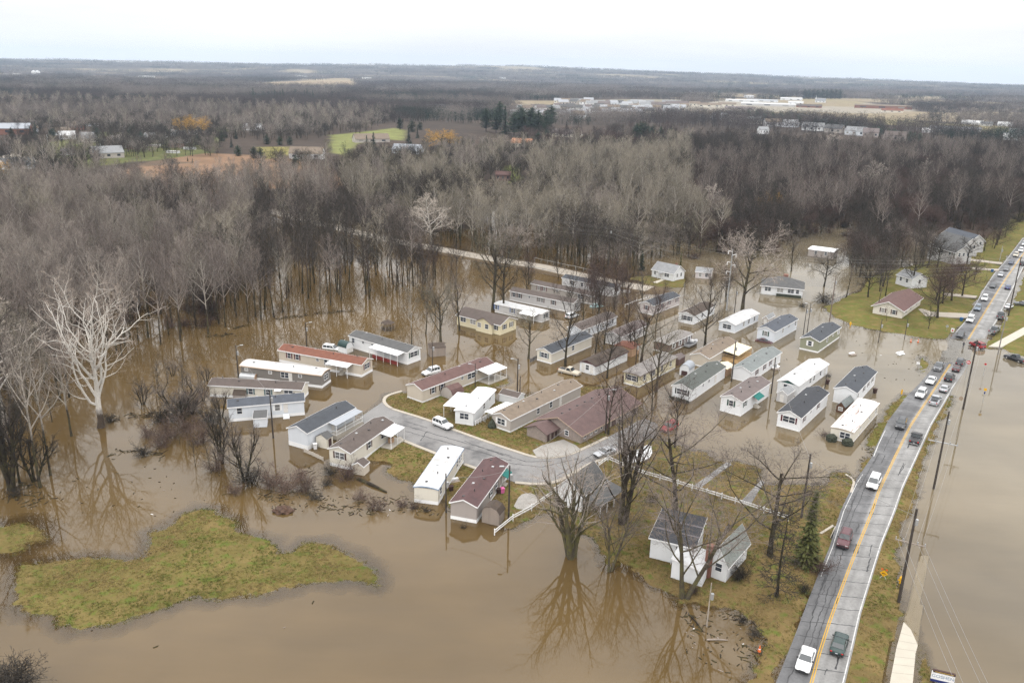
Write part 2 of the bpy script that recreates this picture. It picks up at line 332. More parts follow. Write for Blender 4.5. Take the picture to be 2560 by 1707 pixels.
def ground(P):
    """height, colour, lawn weight at world points"""
    x, y = P[:, 0], P[:, 1]; r = np.hypot(x, y)
    n = len(P)
    h = np.full(n, -.75) + .25 * vnoise(x, y, 9); lawn = np.zeros(n)
    col = np.tile(np.array((.052, .038, .029)), (n, 1))
    n1 = vnoise(x, y, 3.1) - .5; n2 = vnoise(x, y, 1.1) - .5; n3 = vnoise(x, y, 11) - .5; n4 = vnoise(x + 50, y, .75) - .5
    wob = n1 * 2.0 + n2 * 1.5 + n3 * 1.6 + n4 * 1.3
    near = r < 620
    Pn = P[near]
    for s, mh, sl, lw, gr in LAND:
        d = sdf(Pn, xyv(pts(s))); k = np.full(n, -14.0); k[near] = d; k = k + wob * .55 * (k > -10)
        hh = np.clip(k * sl, -.8, mh) + (k > 0) * np.clip(k, 0, 3) / 3 * (n1 * .06 + n3 * .08)
        up = hh > h; h = np.where(up, hh, h); wt = np.clip(k / 1.5 + 1, 0, 1)
        lawn = np.maximum(lawn, wt * lw)
        gcol = np.array((.098, .094, .022)) * gr + np.array((.145, .098, .045)) * (1 - gr)
        col = col * (1 - wt[:, None]) + gcol * wt[:, None]
    for line, hw, top in ((BACK, 6.5, .3), (DRIVE, 5, .7)):
        k = np.full(n, -14.0); k[near] = hw - linedist(Pn, xyv(line)); hh = np.clip(k * .14, -.8, top); h = np.maximum(h, hh)
        wt = np.clip(k / 2 + .5, 0, 1)[:, None] * .6; col = col * (1 - wt) + np.array((.13, .095, .055)) * wt
    k = np.full(n, -40.0); k = sdf(P, FAR, 40.0); k = k + n3 * 8 + n1 * 4
    hh = np.clip(k * .05, -.8, .9) + np.clip((r - 500) / 500, 0, 1) * 1.5
    far = k > 0; h = np.where(hh > h, hh, h)
    mott = .75 + .5 * vnoise(x, y, 60) ; col = np.where((far & (lawn < .1))[:, None], col * mott[:, None], col)
    for s, c, lw in FIELDS:
        poly = xyv(pts(s, .5)); rr = np.hypot(*poly.mean(0)); lim = max(6, rr * .012)
        d = sdf(P, poly, lim); wt = np.clip(d / (lim * .6) + .5 + n3 * .8, 0, 1)
        lawn = np.maximum(lawn * (1 - wt), wt * lw); col = col * (1 - wt[:, None]) + np.array(c) * wt[:, None]
    # distant open country: pale fields between woods
    th = np.arctan2(x, y); band = vnoise(th * 900 + r * .02, r * .35, 90); b2 = vnoise(x, y, 420)
    f = np.clip((band - .58) * 9, 0, 1) * np.clip((r - 1400) / 400, 0, 1) * (b2 > .35)
    col = col * (1 - f[:, None]) + np.array((.21, .17, .11)) * f[:, None]
    # rolling hills on the skyline
    pxx = 1280 + FPX * np.tan(np.clip(th, -1.2, 1.2)) * .953
    hp = np.interp(pxx, [-900, 0, 240, 480, 860, 1280, 1700, 2100, 2560, 3400], [40, 62, 84, 78, 100, 122, 92, 58, 26, 20])
    ramp = np.clip((r - 5200) / 4800, 0, 1); ramp = ramp * ramp * (3 - 2 * ramp)
    h = h + hp * ramp * (.80 + .3 * vnoise(th * 2000, r * .4, 120)) + np.clip((r - 2500) / 2500, 0, 1) * 14 * (vnoise(x, y, 900) - .3)
    mud = (np.clip(-h * 9, 0, 1) * (r < 620))[:, None]; col = col * (1 - mud) + np.array((.085, .052, .018)) * mud; lawn = lawn * (1 - mud[:, 0])
    for poly, z in PADS:
        d = sdf(P, poly, 3.0)
        if z is None:
            c = xyv([road_pt(y_, .5) for y_ in ROWS]); zz = np.array([road_z(y_) for y_ in ROWS]); ii = np.nonzero(d > -1.2)[0]
            j = ((P[ii][:, None, :] - c[None]) ** 2).sum(2).argmin(1); lowz = zz[j] - .10
            h[ii] = np.where(d[ii] > -.9, np.minimum(h[ii], lowz), h[ii])
        else: h = np.where(d > -.9, np.minimum(h, z - .08), h)
    d = linedist(P, xyv(BACK), 8); h = np.where(d < 4.6, np.minimum(h, .26), h)
    return h, col, lawn
def polar(r0, r1, q, a0, a1, na):
    nr = int(math.log(r1 / r0) / math.log(1 + q)) + 1
    rr = r0 * (r1 / r0) ** (np.arange(nr) / (nr - 1)); aa = np.linspace(a0, a1, na)
    return np.stack([np.outer(rr, np.sin(aa)), np.outer(rr, np.cos(aa))], -1).reshape(-1, 2), nr, na
def sheet(name, V, nr, na, mats, attrs):
    me = bpy.data.meshes.new(name); i = np.arange((nr - 1) * (na - 1)); a = (i // (na - 1)) * na + i % (na - 1)
    F = np.stack([a, a + 1, a + na + 1, a + na], 1).ravel().astype(np.int32)
    me.vertices.add(len(V)); me.vertices.foreach_set('co', V.astype(np.float32).ravel())
    nf = len(i); me.loops.add(nf * 4); me.loops.foreach_set('vertex_index', F)
    me.polygons.add(nf); me.polygons.foreach_set('loop_start', (np.arange(nf) * 4).astype(np.int32))
    me.polygons.foreach_set('use_smooth', np.ones(nf, bool))
    for nm, (ty, dat) in attrs.items():
        at = me.attributes.new(nm, ty, 'POINT'); at.data.foreach_set('color' if ty == 'FLOAT_COLOR' else 'value', dat.astype(np.float32).ravel())
    me.materials.append(mats); me.update(calc_edges=True); me.validate()
    return put(name, me)

# ground material: zone colour, mottled by clumps of dry and green grass
m, N, L, B = newmat('ground')
at = nd(N, 'ShaderNodeAttribute', attribute_name='gcol'); al = nd(N, 'ShaderNodeAttribute', attribute_name='lawn')
tc = nd(N, 'ShaderNodeTexCoord')
def noise(N, L, tc, sc, det=4, rough=.55, vec='Object'):
    n = nd(N, 'ShaderNodeTexNoise'); n.inputs['Scale'].default_value = sc; n.inputs['Detail'].default_value = det; n.inputs['Roughness'].default_value = rough
    L.new(tc.outputs[vec] if isinstance(vec, str) else vec, n.inputs[0]); return n.outputs[0]
def mrange(N, L, s, a, b, c, d):
    r = nd(N, 'ShaderNodeMapRange'); L.new(s, r.inputs[0])
    for i, v in enumerate((a, b, c, d)): r.inputs[i + 1].default_value = v
    return r.outputs[0]
def math2(N, L, op, a, b):
    q = nd(N, 'ShaderNodeMath', operation=op)
    for i, v in enumerate((a, b)):
        if isinstance(v, (int, float)): q.inputs[i].default_value = v
        else: L.new(v, q.inputs[i])
    return q.outputs[0]
def mixc(N, L, f, a, b):
    x = nd(N, 'ShaderNodeMix', data_type='RGBA')
    for i, v in ((0, f), (6, a), (7, b)):
        if isinstance(v, tuple): x.inputs[i].default_value = (*v, 1)
        elif isinstance(v, (int, float)): x.inputs[i].default_value = v
        else: L.new(v, x.inputs[i])
    return x.outputs[2]
nA = noise(N, L, tc, .30, 5, .6); nB = noise(N, L, tc, 1.3, 5, .7); nC = noise(N, L, tc, .07, 3)
dry = mrange(N, L, nA, .46, .66, 0, 1); dry = math2(N, L, 'MULTIPLY', dry, al.outputs['Fac']); dry = math2(N, L, 'MULTIPLY', dry, .75)
c1 = mixc(N, L, dry, at.outputs['Color'], (.175, .125, .052))
brn = mrange(N, L, nB, .52, .70, 0, .85); brn = math2(N, L, 'MULTIPLY', brn, al.outputs['Fac'])
c2 = mixc(N, L, brn, c1, (.072, .052, .022))
nD = noise(N, L, tc, .55, 3, .6); grn = mrange(N, L, nD, .50, .68, 0, .8); grn = math2(N, L, 'MULTIPLY', grn, al.outputs['Fac'])
c2 = mixc(N, L, grn, c2, (.075, .105, .018))
v = mrange(N, L, math2(N, L, 'ADD', nB, nC), .7, 1.3, .68, 1.32)
sv = nd(N, 'ShaderNodeVectorMath', operation='SCALE'); L.new(c2, sv.inputs[0]); L.new(v, sv.inputs[3]); L.new(sv.outputs[0], B.inputs['Base Color'])
bp = nd(N, 'ShaderNodeBump'); bp.inputs['Strength'].default_value = .5; bp.inputs['Distance'].default_value = .25; L.new(nB, bp.inputs['Height']); L.new(bp.outputs[0], B.inputs['Normal'])
B.inputs['Roughness'].default_value = .95; B.inputs['Specular IOR Level'].default_value = .1
MATS['ground'] = m
PG, nr, na = polar(24, 16000, .0056, R(-58), R(58), 440)
hg, cg, lg = ground(PG)
VG = np.column_stack([PG, hg])
ter = sheet('ground', VG, nr, na, m, dict(gcol=('FLOAT_COLOR', np.column_stack([cg, np.ones(len(cg))])), lawn=('FLOAT', lg)))
tag(ter, kind='structure')
def ground_z(x, y):
    r = math.hypot(x, y); a = math.atan2(x, y)
    i = min(max(int(round(math.log(max(r, 24) / 24) / math.log(16000 / 24) * (nr - 1))), 0), nr - 1); j = min(max(int(round((a + R(58)) / R(116) * (na - 1))), 0), na - 1)
    return float(hg[i * na + j])

# flood water: silty brown, sky mirrored by Fresnel, clear enough over the shallow edge to show what lies under it
m, N, L, B = newmat('water'); N.remove(B); out = N['Material Output']
tc = nd(N, 'ShaderNodeTexCoord'); dp = nd(N, 'ShaderNodeAttribute', attribute_name='depth'); sl = nd(N, 'ShaderNodeAttribute', attribute_name='silt')
nA = noise(N, L, tc, .035, 3); nB = noise(N, L, tc, .9, 3, .5); mpw = nd(N, 'ShaderNodeMapping'); mpw.inputs['Scale'].default_value = (.35, 1, 1); L.new(tc.outputs['Object'], mpw.inputs[0]); nB2 = noise(N, L, tc, 2.4, 2, .5, mpw.outputs[0])
base = mixc(N, L, sl.outputs['Fac'], (.090, .057, .021), (.140, .116, .077))
mpz = nd(N, 'ShaderNodeMapping'); mpz.inputs['Scale'].default_value = (.012, .05, 1); mpz.inputs['Rotation'].default_value = (0, 0, .5); L.new(tc.outputs['Object'], mpz.inputs[0]); nS = noise(N, L, tc, 1.0, 6, .62, mpz.outputs[0])
vv = mrange(N, L, math2(N, L, 'ADD', nA, nS), .7, 1.3, .74, 1.26); sv = nd(N, 'ShaderNodeVectorMath', operation='SCALE'); L.new(base, sv.inputs[0]); L.new(vv, sv.inputs[3])
dif = nd(N, 'ShaderNodeBsdfDiffuse'); L.new(sv.outputs[0], dif.inputs[0])
tr = nd(N, 'ShaderNodeBsdfTransparent'); tr.inputs[0].default_value = (.92, .85, .72, 1)
al = mrange(N, L, dp.outputs['Fac'], 0.0, .17, .10, 1.0)
ms = nd(N, 'ShaderNodeMixShader'); L.new(al, ms.inputs[0]); L.new(tr.outputs[0], ms.inputs[1]); L.new(dif.outputs[0], ms.inputs[2])
bp = nd(N, 'ShaderNodeBump'); bp.inputs['Strength'].default_value = .035; bp.inputs['Distance'].default_value = .06
L.new(math2(N, L, 'ADD', nB, math2(N, L, 'MULTIPLY', nB2, .5)), bp.inputs['Height'])
gl = nd(N, 'ShaderNodeBsdfGlossy'); gl.inputs['Roughness'].default_value = .025; L.new(bp.outputs[0], gl.inputs['Normal'])
fr = nd(N, 'ShaderNodeFresnel'); fr.inputs[0].default_value = 1.5; L.new(bp.outputs[0], fr.inputs['Normal'])
m2 = nd(N, 'ShaderNodeMixShader'); L.new(fr.outputs[0], m2.inputs[0]); L.new(ms.outputs[0], m2.inputs[1]); L.new(gl.outputs[0], m2.inputs[2]); L.new(m2.outputs[0], out.inputs[0])
MATS['water'] = m
rr_ = np.hypot(PG[:, 0], PG[:, 1]).reshape(nr, na)[:, 0]; nw = int((rr_ < 470).sum())
sel = slice(0, nw * na)
bottom = hg[sel].copy()
for poly, z in PADS[:2] + [(xyv(SIDEW), -.022)]:
    d = sdf(PG[sel], poly, 3.0); bottom = np.where(d > 0, np.maximum(bottom, -.035 if z is None else z), bottom)
silt = np.clip((PG[sel][:, 0] - 25) / 70, 0, 1) * .9 + .06
VW = np.column_stack([PG[sel], np.zeros(nw * na)])
wat = sheet('flood_water', VW, nw, na, m, dict(depth=('FLOAT', -bottom), silt=('FLOAT', silt)))
tag(wat, kind='structure')

# ------------------------------------------------------------------ roads
def road_material(name, c0, c1, split):
    m, N, L, B = newmat(name); tc = nd(N, 'ShaderNodeTexCoord'); tt = nd(N, 'ShaderNodeAttribute', attribute_name='lane')
    nA = noise(N, L, tc, .22, 5, .65); nB = noise(N, L, tc, 3.0, 3); nC = noise(N, L, tc, .05, 2)
    f = mrange(N, L, math2(N, L, 'ADD', tt.outputs['Fac'], math2(N, L, 'MULTIPLY', nA, .06)), split, split + .05, 0, 1)
    c = mixc(N, L, f, c0, c1)
    wh = nd(N, 'ShaderNodeMath', operation='PINGPONG'); L.new(math2(N, L, 'ADD', tt.outputs['Fac'], -.02), wh.inputs[0]); wh.inputs[1].default_value = .125
    wheel = mrange(N, L, wh.outputs[0], .06, .125, 1.05, .86)
    v = math2(N, L, 'MULTIPLY', wheel, mrange(N, L, math2(N, L, 'ADD', math2(N, L, 'ADD', nA, nB), nC), 1.05, 1.95, .72, 1.28))
    sv = nd(N, 'ShaderNodeVectorMath', operation='SCALE'); L.new(c, sv.inputs[0]); L.new(v, sv.inputs[3]); L.new(sv.outputs[0], B.inputs['Base Color'])
    wet = mrange(N, L, nA, .45, .62, .75, .32); L.new(wet, B.inputs['Roughness']); B.inputs['Specular IOR Level'].default_value = .35
    return m
def quadstrip(name, A, Bp, mats, lane=True, th=.35):
    """strip between two edges, with a skirt below; lane = 0..1 across"""
    n = len(A); k = 8; V, F, T = [], [], []
    for a, b in zip(A, Bp):
        for j in range(k + 1): V.append(tuple(a.lerp(b, j / k))); T.append(j / k)
    for i in range(n - 1):
        for j in range(k):
            q = i * (k + 1) + j; F.append((q, q + 1, q + k + 2, q + k + 1))
    o = len(V)
    for a, b in zip(A, Bp): V += [(a.x, a.y, a.z - th), (b.x, b.y, b.z - th)]; T += [0, 1]
    for i in range(n - 1):
        F.append((i * (k + 1), (i + 1) * (k + 1), o + 2 * i + 2, o + 2 * i)); F.append((i * (k + 1) + k, (i + 1) * (k + 1) + k, o + 2 * i + 3, o + 2 * i + 1))
    me = bpy.data.meshes.new(name); me.from_pydata(V, [], F); a = me.attributes.new('lane', 'FLOAT', 'POINT'); a.data.foreach_set('value', T)
    me.materials.append(mats); me.update(); return put(name, me)
road_m = road_material('road_surface', (.098, .098, .101), (.190, .187, .182), .50)
o = quadstrip('main_road', [road_pt(y, 0) for y in ROWS], [road_pt(y, 1) for y in ROWS], road_m); tag(o, kind='structure')
yellow = mat('yellow_paint', (.46, .27, .03), var=.25, scale=2); whitep = mat('white_road_paint', (.48, .48, .47), var=.22, scale=1.5, dirt=((.2, .2, .2), 1.1, .53))
def rowline(t, y0, y1, dx=0, poly=None, step=-5):
    out = []
    for y in np.arange(y0, y1, step):
        if poly is None: out.append(road_pt(y, t))
        else: out.append(gp(xat(poly, y), y, road_z(y)))
    return out
mk = MB()
for s in (-.13, .13):
    for ya, yb in ((1730, 905), (848, 570)): ribbon(mk, offset(rowline(0, ya, yb, poly=MC), s), .13, .006)
tag(mk.build('centre_line', yellow), kind='structure')
mk = MB(); ribbon(mk, rowline(.965, 1730, 950), .13, .006); ribbon(mk, rowline(.965, 830, 575), .14, .006); ribbon(mk, rowline(.035, 1140, 1070), .14, .006); ribbon(mk, rowline(.06, 1440, 1180), .10, .006); ribbon(mk, rowline(.03, 830, 580), .12, .006)
tag(mk.build('edge_line', whitep), kind='structure')
rng = random.Random(3); mk = MB()
def crack(ps, w):
    ps = resample(ps, .5); q = [ps[0]]
    for p in ps[1:]: q.append(p + Vector((rng.uniform(-.09, .09), rng.uniform(-.09, .09), 0)))
    for a, b in zip(q[:-1], q[1:]):
        ribbon(mk, [a, b + (b - a) * .08], w * rng.uniform(.6, 1.3), .0035 + rng.uniform(0, .0009))
y = 1720.0; gap = 42.0
while y > 990:
    dy = gap * .42; crack([road_pt(y - dy * .5 + rng.uniform(-4, 4), .02), road_pt(y, .5), road_pt(min(y + dy * .5, 1733), .97)], .13 if y > 1250 else .09)
    y -= gap * rng.uniform(.8, 1.15); gap = max(15, gap * .955)
for t0, ya, yb in ((.17, 1720, 1400), (.30, 1680, 1320), (.41, 1660, 1440), (.14, 1390, 1150), (.26, 1330, 1190), (.22, 1130, 1060)):
    crack([road_pt(yy, t0 + rng.uniform(-.025, .025)) for yy in np.arange(ya, yb, -25)], .12)
for i in range(26):
    yy = rng.uniform(1100, 1700); t0 = rng.uniform(.1, .9); crack([road_pt(yy, t0), road_pt(yy - rng.uniform(10, 40), t0 + rng.uniform(-.03, .03))], rng.uniform(.08, .22))
for line in ('G 1290,400 1700,520 2330,700', 'G 1360,470 1900,620 2330,745', 'G 1350,380 1560,440', 'H 60,640 420,750 640,745', 'H 250,760 560,800 900,720', 'G 1900,560 2250,690', 'H 700,880 1000,700 1300,560', 'G 1500,560 1560,470'):
    crack([Vector((p.x, p.y, STREET_Z)) for p in pts(line)], .2)
tag(mk.build('tar_seam', tar), kind='structure')

street_m = mat('street_asphalt', (.185, .18, .176), var=.16, scale=.25, fine=5, rough=.7, dirt=((.075, .073, .075), .14, .50))
tag(MB().prism(STREET, STREET_Z - .3, STREET_Z).build('park_street', street_m), kind='structure')
kerb_m = mat('kerb_concrete', (.345, .31, .26), var=.12, scale=.8)
kb = MB()
for s in ('G 1700,372 1240,262 1190,232 1160,185 1200,135 1320,90', 'G 1240,262 1600,372 1880,482 2334,640 H 300,640 480,700 620,710 800,685 930,630 1060,570 1160,520', 'G 1300,522 1340,550 1650,672 1840,745', 'G 1900,765 2000,802 2110,845', 'H 320,932 480,947 620,942 720,917 850,850 1000,762 1300,642 1330,625'):
    if s.startswith('G 1700'): s = 'G 1240,258 1195,235 1160,190 1190,140 1330,100'
    ribbon(kb, smooth(pts(s, .18), 2), .75, .07, .3)
ribbon(kb, smooth(pts('I 1280,1580 1440,1480 K 560,290 640,130 I 1590,1130 1575,1080 1510,1040', .2), 1), .4, .06, .3)
tag(kb.build('kerb', kerb_m), kind='structure')
back_m = mat('gravel_road', (.31, .275, .23), var=.14, scale=.2, fine=3)
kb = MB(); ribbon(kb, BACK, 7.5, 0, .3); tag(kb.build('back_road', back_m), kind='structure')
kb = MB(); ribbon(kb, DRIVE, 5, .35, 1.5); tag(kb.build('gravel_drive', back_m), kind='structure')
tag(MB().prism(LEFTROAD, .3, .95).build('side_road', back_m), kind='structure')
walk_m = mat('sidewalk', (.40, .37, .31), var=.08, scale=.5)
tag(MB().prism(SIDEW, -.35, -.02).build('sidewalk_sunken', walk_m), kind='structure')
DRY = pts(DRYW, .03)
tag(MB().prism(DRY, -.30, .035).build('sidewalk', walk_m), kind='structure')
kb = MB(); cut = mat('walk_joint', (.2, .18, .15))
for y0, y1 in ((1110, 1140), (1180, 1210), (1250, 1275), (1325, 1345), (1395, 1415), (1470, 1490)):
    xa = np.interp(y0, [1010, 1250, 1568], [1237, 1170, 1110]); xb = np.interp(y1, [1010, 1220, 1300, 1568], [1237, 1366, 1345, 1320])
    ribbon(kb, [g('K', xa + 2, y0, .035), g('K', xb - 2, y1, .035)], .05, .004)
tag(kb.build('walk_joint', cut), kind='structure')
tag(MB().prism(pts('D 2010,1115 2130,1122 2334,1010 2700,830 2700,740 2334,940', .42), .1, .46).build('sidewalk', walk_m), kind='structure')
slab = mat('white_gravel', (.27, .255, .235), var=.14, scale=.7, fine=6)
MM_ = dict(slab=slab, back_m=back_m, street_m=street_m, walk_m=walk_m)
for nm, s, z, mm in SLABS:
    tag(MB().prism(pts(s, z), z - .35, z).build(nm, MM_[mm]), kind='structure')
# ------------------------------------------------------------------ trees
def bark(name, col, white_from=None, wcol=(.62, .6, .56), var=.35, moss=0.0, rnd=.25):
    m, N, L, B = newmat(name); tc = nd(N, 'ShaderNodeTexCoord'); oi = nd(N, 'ShaderNodeObjectInfo')
    nA = noise(N, L, tc, .8, 4, .6); nB = noise(N, L, tc, 7, 2)
    v = mrange(N, L, math2(N, L, 'ADD', nA, nB), .7, 1.3, 1 - var, 1 + var)
    v = math2(N, L, 'MULTIPLY', v, mrange(N, L, oi.outputs['Random'], 0, 1, 1 - rnd, 1 + rnd))
    s = nd(N, 'ShaderNodeVectorMath', operation='SCALE'); s.inputs[0].default_value = col; L.new(v, s.inputs[3]); out = s.outputs[0]
    sp = nd(N, 'ShaderNodeSeparateXYZ'); L.new(tc.outputs['Object'], sp.inputs[0])
    if moss:
        out = mixc(N, L, math2(N, L, 'MULTIPLY', mrange(N, L, nA, .42, .6, 0, moss), mrange(N, L, sp.outputs[2], 2, 16, 1, .25)), out, (.105, .10, .032))
    if white_from:
        zz = math2(N, L, 'ADD', sp.outputs[2], math2(N, L, 'MULTIPLY', nA, 5.0)); f = mrange(N, L, zz, white_from + 1, white_from + 3.2, 0, 1)
        sc = nd(N, 'ShaderNodeVectorMath', operation='SCALE'); sc.inputs[0].default_value = wcol; L.new(mrange(N, L, nB, .3, .7, .72, 1.1), sc.inputs[3]); out = mixc(N, L, f, out, sc.outputs[0])
    L.new(out, B.inputs['Base Color']); B.inputs['Roughness'].default_value = .9; B.inputs['Specular IOR Level'].default_value = .1
    return m
bk_dark = bark('bark_dark', (.034, .027, .021), moss=.30)
bk_grey = bark('bark_grey', (.062, .051, .040), moss=.45)
bk_tall = bark('bark_tall', (.045, .037, .029), 9.0, (.36, .325, .285), moss=.5); bk_tallp = bark('bark_tall_pink', (.040, .031, .026), 10.0, (.265, .228, .203), moss=.4); bk_talld = bark('bark_tall_dark', (.034, .027, .021), 9.0, (.105, .086, .075), moss=.35)
bk_syc = bark('bark_sycamore', (.085, .065, .05), 5.5, (.66, .63, .58))
bk_pale = bark('bark_pale', (.28, .25, .22), 3, (.5, .47, .43), var=.3)
tw_grey = bark('twig_grey', (.215, .185, .162), rnd=.4); tw_pink = bark('twig_pink', (.138, .115, .102), rnd=.4); tw_red = bark('twig_red', (.080, .054, .047), rnd=.25); tw_tan = bark('twig_tan', (.205, .182, .143), rnd=.4)
tw_dark = bark('twig_dark', (.046, .040, .034), rnd=.35); tw_olive = bark('twig_olive', (.135, .12, .085), rnd=.25); tw_white = bark('twig_white', (.42, .37, .32)); tw_syc = bark('twig_syc', (.30, .25, .21)); tw_gold = bark('twig_gold', (.42, .25, .068), rnd=.2)
nd_spruce = bark('needles_spruce', (.018, .032, .018), var=.5, rnd=.2); nd_pine = bark('needles_pine', (.030, .048, .026), var=.5, rnd=.3); nd_olive = bark('needles_olive', (.072, .076, .028), var=.5)
brush_m = bark('brush_twig', (.115, .080, .064), rnd=.3)

UP = Vector((0, 0, 1))
def rotd(d, ang, az):
    a = d.orthogonal().normalized(); b = d.cross(a)
    return (d * math.cos(ang) + (a * math.cos(az) + b * math.sin(az)) * math.sin(ang)).normalized()
def grow(rg, out, p, d, Ln, r, lev, P):
    g_ = lambda k: P[k][min(lev, len(P[k]) - 1)]
    n = g_('seg'); ps = [p.copy()]; ds = [d]
    for i in range(n):
        w = g_('wob'); d = (d + Vector((rg.gauss(0, w), rg.gauss(0, w), rg.gauss(0, w))) + UP * g_('trop')).normalized()
        p = p + d * (Ln / n); ps.append(p.copy()); ds.append(d)
    tp = g_('tap'); rs = [max(r * (1 - (1 - tp) * i / n), .006) for i in range(n + 1)]
    out.append((ps, rs, lev))
    if lev >= len(P['n']): return
    k = P['n'][lev]; az = rg.uniform(0, 6.28); s0 = g_('start')
    for j in range(k):
        t = s0 + (1 - s0) * (j + rg.random()) / k; f = t * n; i = min(int(f), n - 1); q = ps[i].lerp(ps[i + 1], f - i); rr = rs[i] + (rs[i + 1] - rs[i]) * (f - i)
        az += 2.4 + rg.uniform(-.5, .5); ang = R(rg.uniform(*g_('ang')))
        shape = 1 - g_('fall') * (t - s0) / max(1 - s0, .01)
        grow(rg, out, q, rotd(ds[i], ang, az), Ln * g_('len') * shape * rg.uniform(.75, 1.2), min(rr * .8, r * g_('rad')), lev + 1, P)
def tree_meshes(name, seed, P, bm, tm):
    rg = random.Random(seed); out = []
    for st in P.get('stems', ((0, 0),)):
        d0 = rotd(UP, R(st[0]), R(st[1])) if st[0] else UP
        grow(rg, out, Vector((rg.uniform(-.2, .2), rg.uniform(-.2, .2), -.8)), d0, P['H'] * (st[2] if len(st) > 2 else 1), P['r'], 0, P)
    T, Cn = MB(), MB(); split = P.get('split', 1); tw = P.get('tw', .035)
    for ps, rs, lev in out:
        if lev == 0 and 'flare' not in P: rs = [rs[0] * 1.35] + rs[1:]
        if lev <= split: T.tube(ps, rs, 7 if lev == 0 else 5, cap=False)
        elif rs[0] > .045 or lev < len(P['n']) - 0 and lev <= 2: Cn.tube(ps, [max(a, tw * .5) for a in rs], 3, cap=False)
        else:
            d = (ps[-1] - ps[0]); s = d.cross(Vector((rg.gauss(0, 1), rg.gauss(0, 1), rg.gauss(0, .6)))); s = s.normalized() * tw if s.length > 1e-6 else Vector((tw, 0, 0))
            if len(ps) == 2: Cn.face([ps[0] - s, ps[0] + s, ps[1]])
            else:
                for i in range(len(ps) - 2): Cn.face([ps[i] - s, ps[i] + s, ps[i + 1] + s * .8, ps[i + 1] - s * .8])
                Cn.face([ps[-2] - s * .8, ps[-2] + s * .8, ps[-1]])
    T.sm = True
    return T.mesh(name + '_trunk', bm), Cn.mesh(name + '_crown', tm)
TALL = dict(H=25, r=.27, n=(16, 7, 8, 3), seg=(7, 4, 2, 1), wob=(.035, .10, .15, .2), trop=(.03, .16, .12, .08), tap=(.14, .25, .3, .3), start=(.42, .25, .12, .2), ang=((28, 55), (25, 50), (25, 60), (25, 60)), len=(.36, .42, .48, .55), fall=(.62, .4, .3, .2), rad=(.50, .46, .4, .5), split=1, tw=.024)
VASE = dict(TALL, H=17, r=.28, n=(10, 9, 9, 4), seg=(4, 6, 2, 1), trop=(.02, .14, .1, .06), start=(.28, .2, .1, .2), ang=((22, 48), (22, 48), (25, 60), (25, 60)), len=(.66, .40, .42, .5), fall=(.25, .35, .3, .2), rad=(.45, .34, .4, .5), tap=(.5, .16, .3, .3), split=1, tw=.020)
ROUND = dict(VASE, H=11, n=(11, 10, 10, 4), ang=((35, 75), (28, 60), (30, 65), (30, 65)), len=(.75, .45, .42, .5), trop=(.02, .06, .05, .03), fall=(.35, .3, .3, .2))
THIN = dict(TALL, H=15, r=.12, n=(13, 5, 6), seg=(6, 3, 1), start=(.3, .2, .2), len=(.32, .45, .5), wob=(.05, .12, .2), trop=(.03, .14, .1), tap=(.15, .3, .3), ang=((25, 50), (25, 55), (25, 60)), fall=(.55, .3, .2), rad=(.45, .45, .5), tw=.024)
SYC = dict(H=29, r=.85, n=(15, 10, 7, 5), seg=(9, 10, 5, 2), wob=(.05, .19, .22, .25), trop=(.02, .125, .06, .03), tap=(.12, .10, .2, .3), start=(.20, .15, .15, .15), ang=((18, 55), (25, 60), (28, 65), (25, 60)), len=(.80, .40, .42, .50), fall=(.42, .35, .3, .2), rad=(.42, .36, .36, .45), split=2, tw=.020)
SYC2 = dict(TALL, H=24, r=.32, n=(20, 9, 9, 4), seg=(7, 4, 2, 1), ang=((45, 70), (30, 55), (30, 60), (30, 60)), start=(.25, .2, .15, .2), trop=(.02, .06, .05, .02), wob=(.05, .14, .2, .2), split=1, len=(.42, .42, .45, .5), tw=.026)
WILLOW = dict(ROUND, H=10, r=.4, n=(9, 9, 11, 4), trop=(.02, .02, -.12, -.25), len=(.8, .5, .45, .7), tw=.038)
SHRUB = dict(H=3.4, r=.045, n=(7, 6, 3), seg=(4, 2, 1), wob=(.14, .2, .25), trop=(.02, .05, .02), tap=(.3, .3, .3), start=(.2, .2, .2), ang=((20, 55), (25, 60), (25, 60)), len=(.55, .5, .5), fall=(.4, .3, .2), rad=(.6, .6, .6), split=0, tw=.017,
             stems=tuple((random.Random(i).uniform(4, 34), i * 47.0, random.Random(i + 9).uniform(.5, 1.4)) for i in range(11)))
MULTI = dict(VASE, H=13, r=.34, stems=((10, 20, 1), (15, 140, .95), (17, 260, .9)), n=(8, 8, 8, 3), start=(.35, .2, .1, .2), len=(.55, .42, .42, .5), tw=.022)
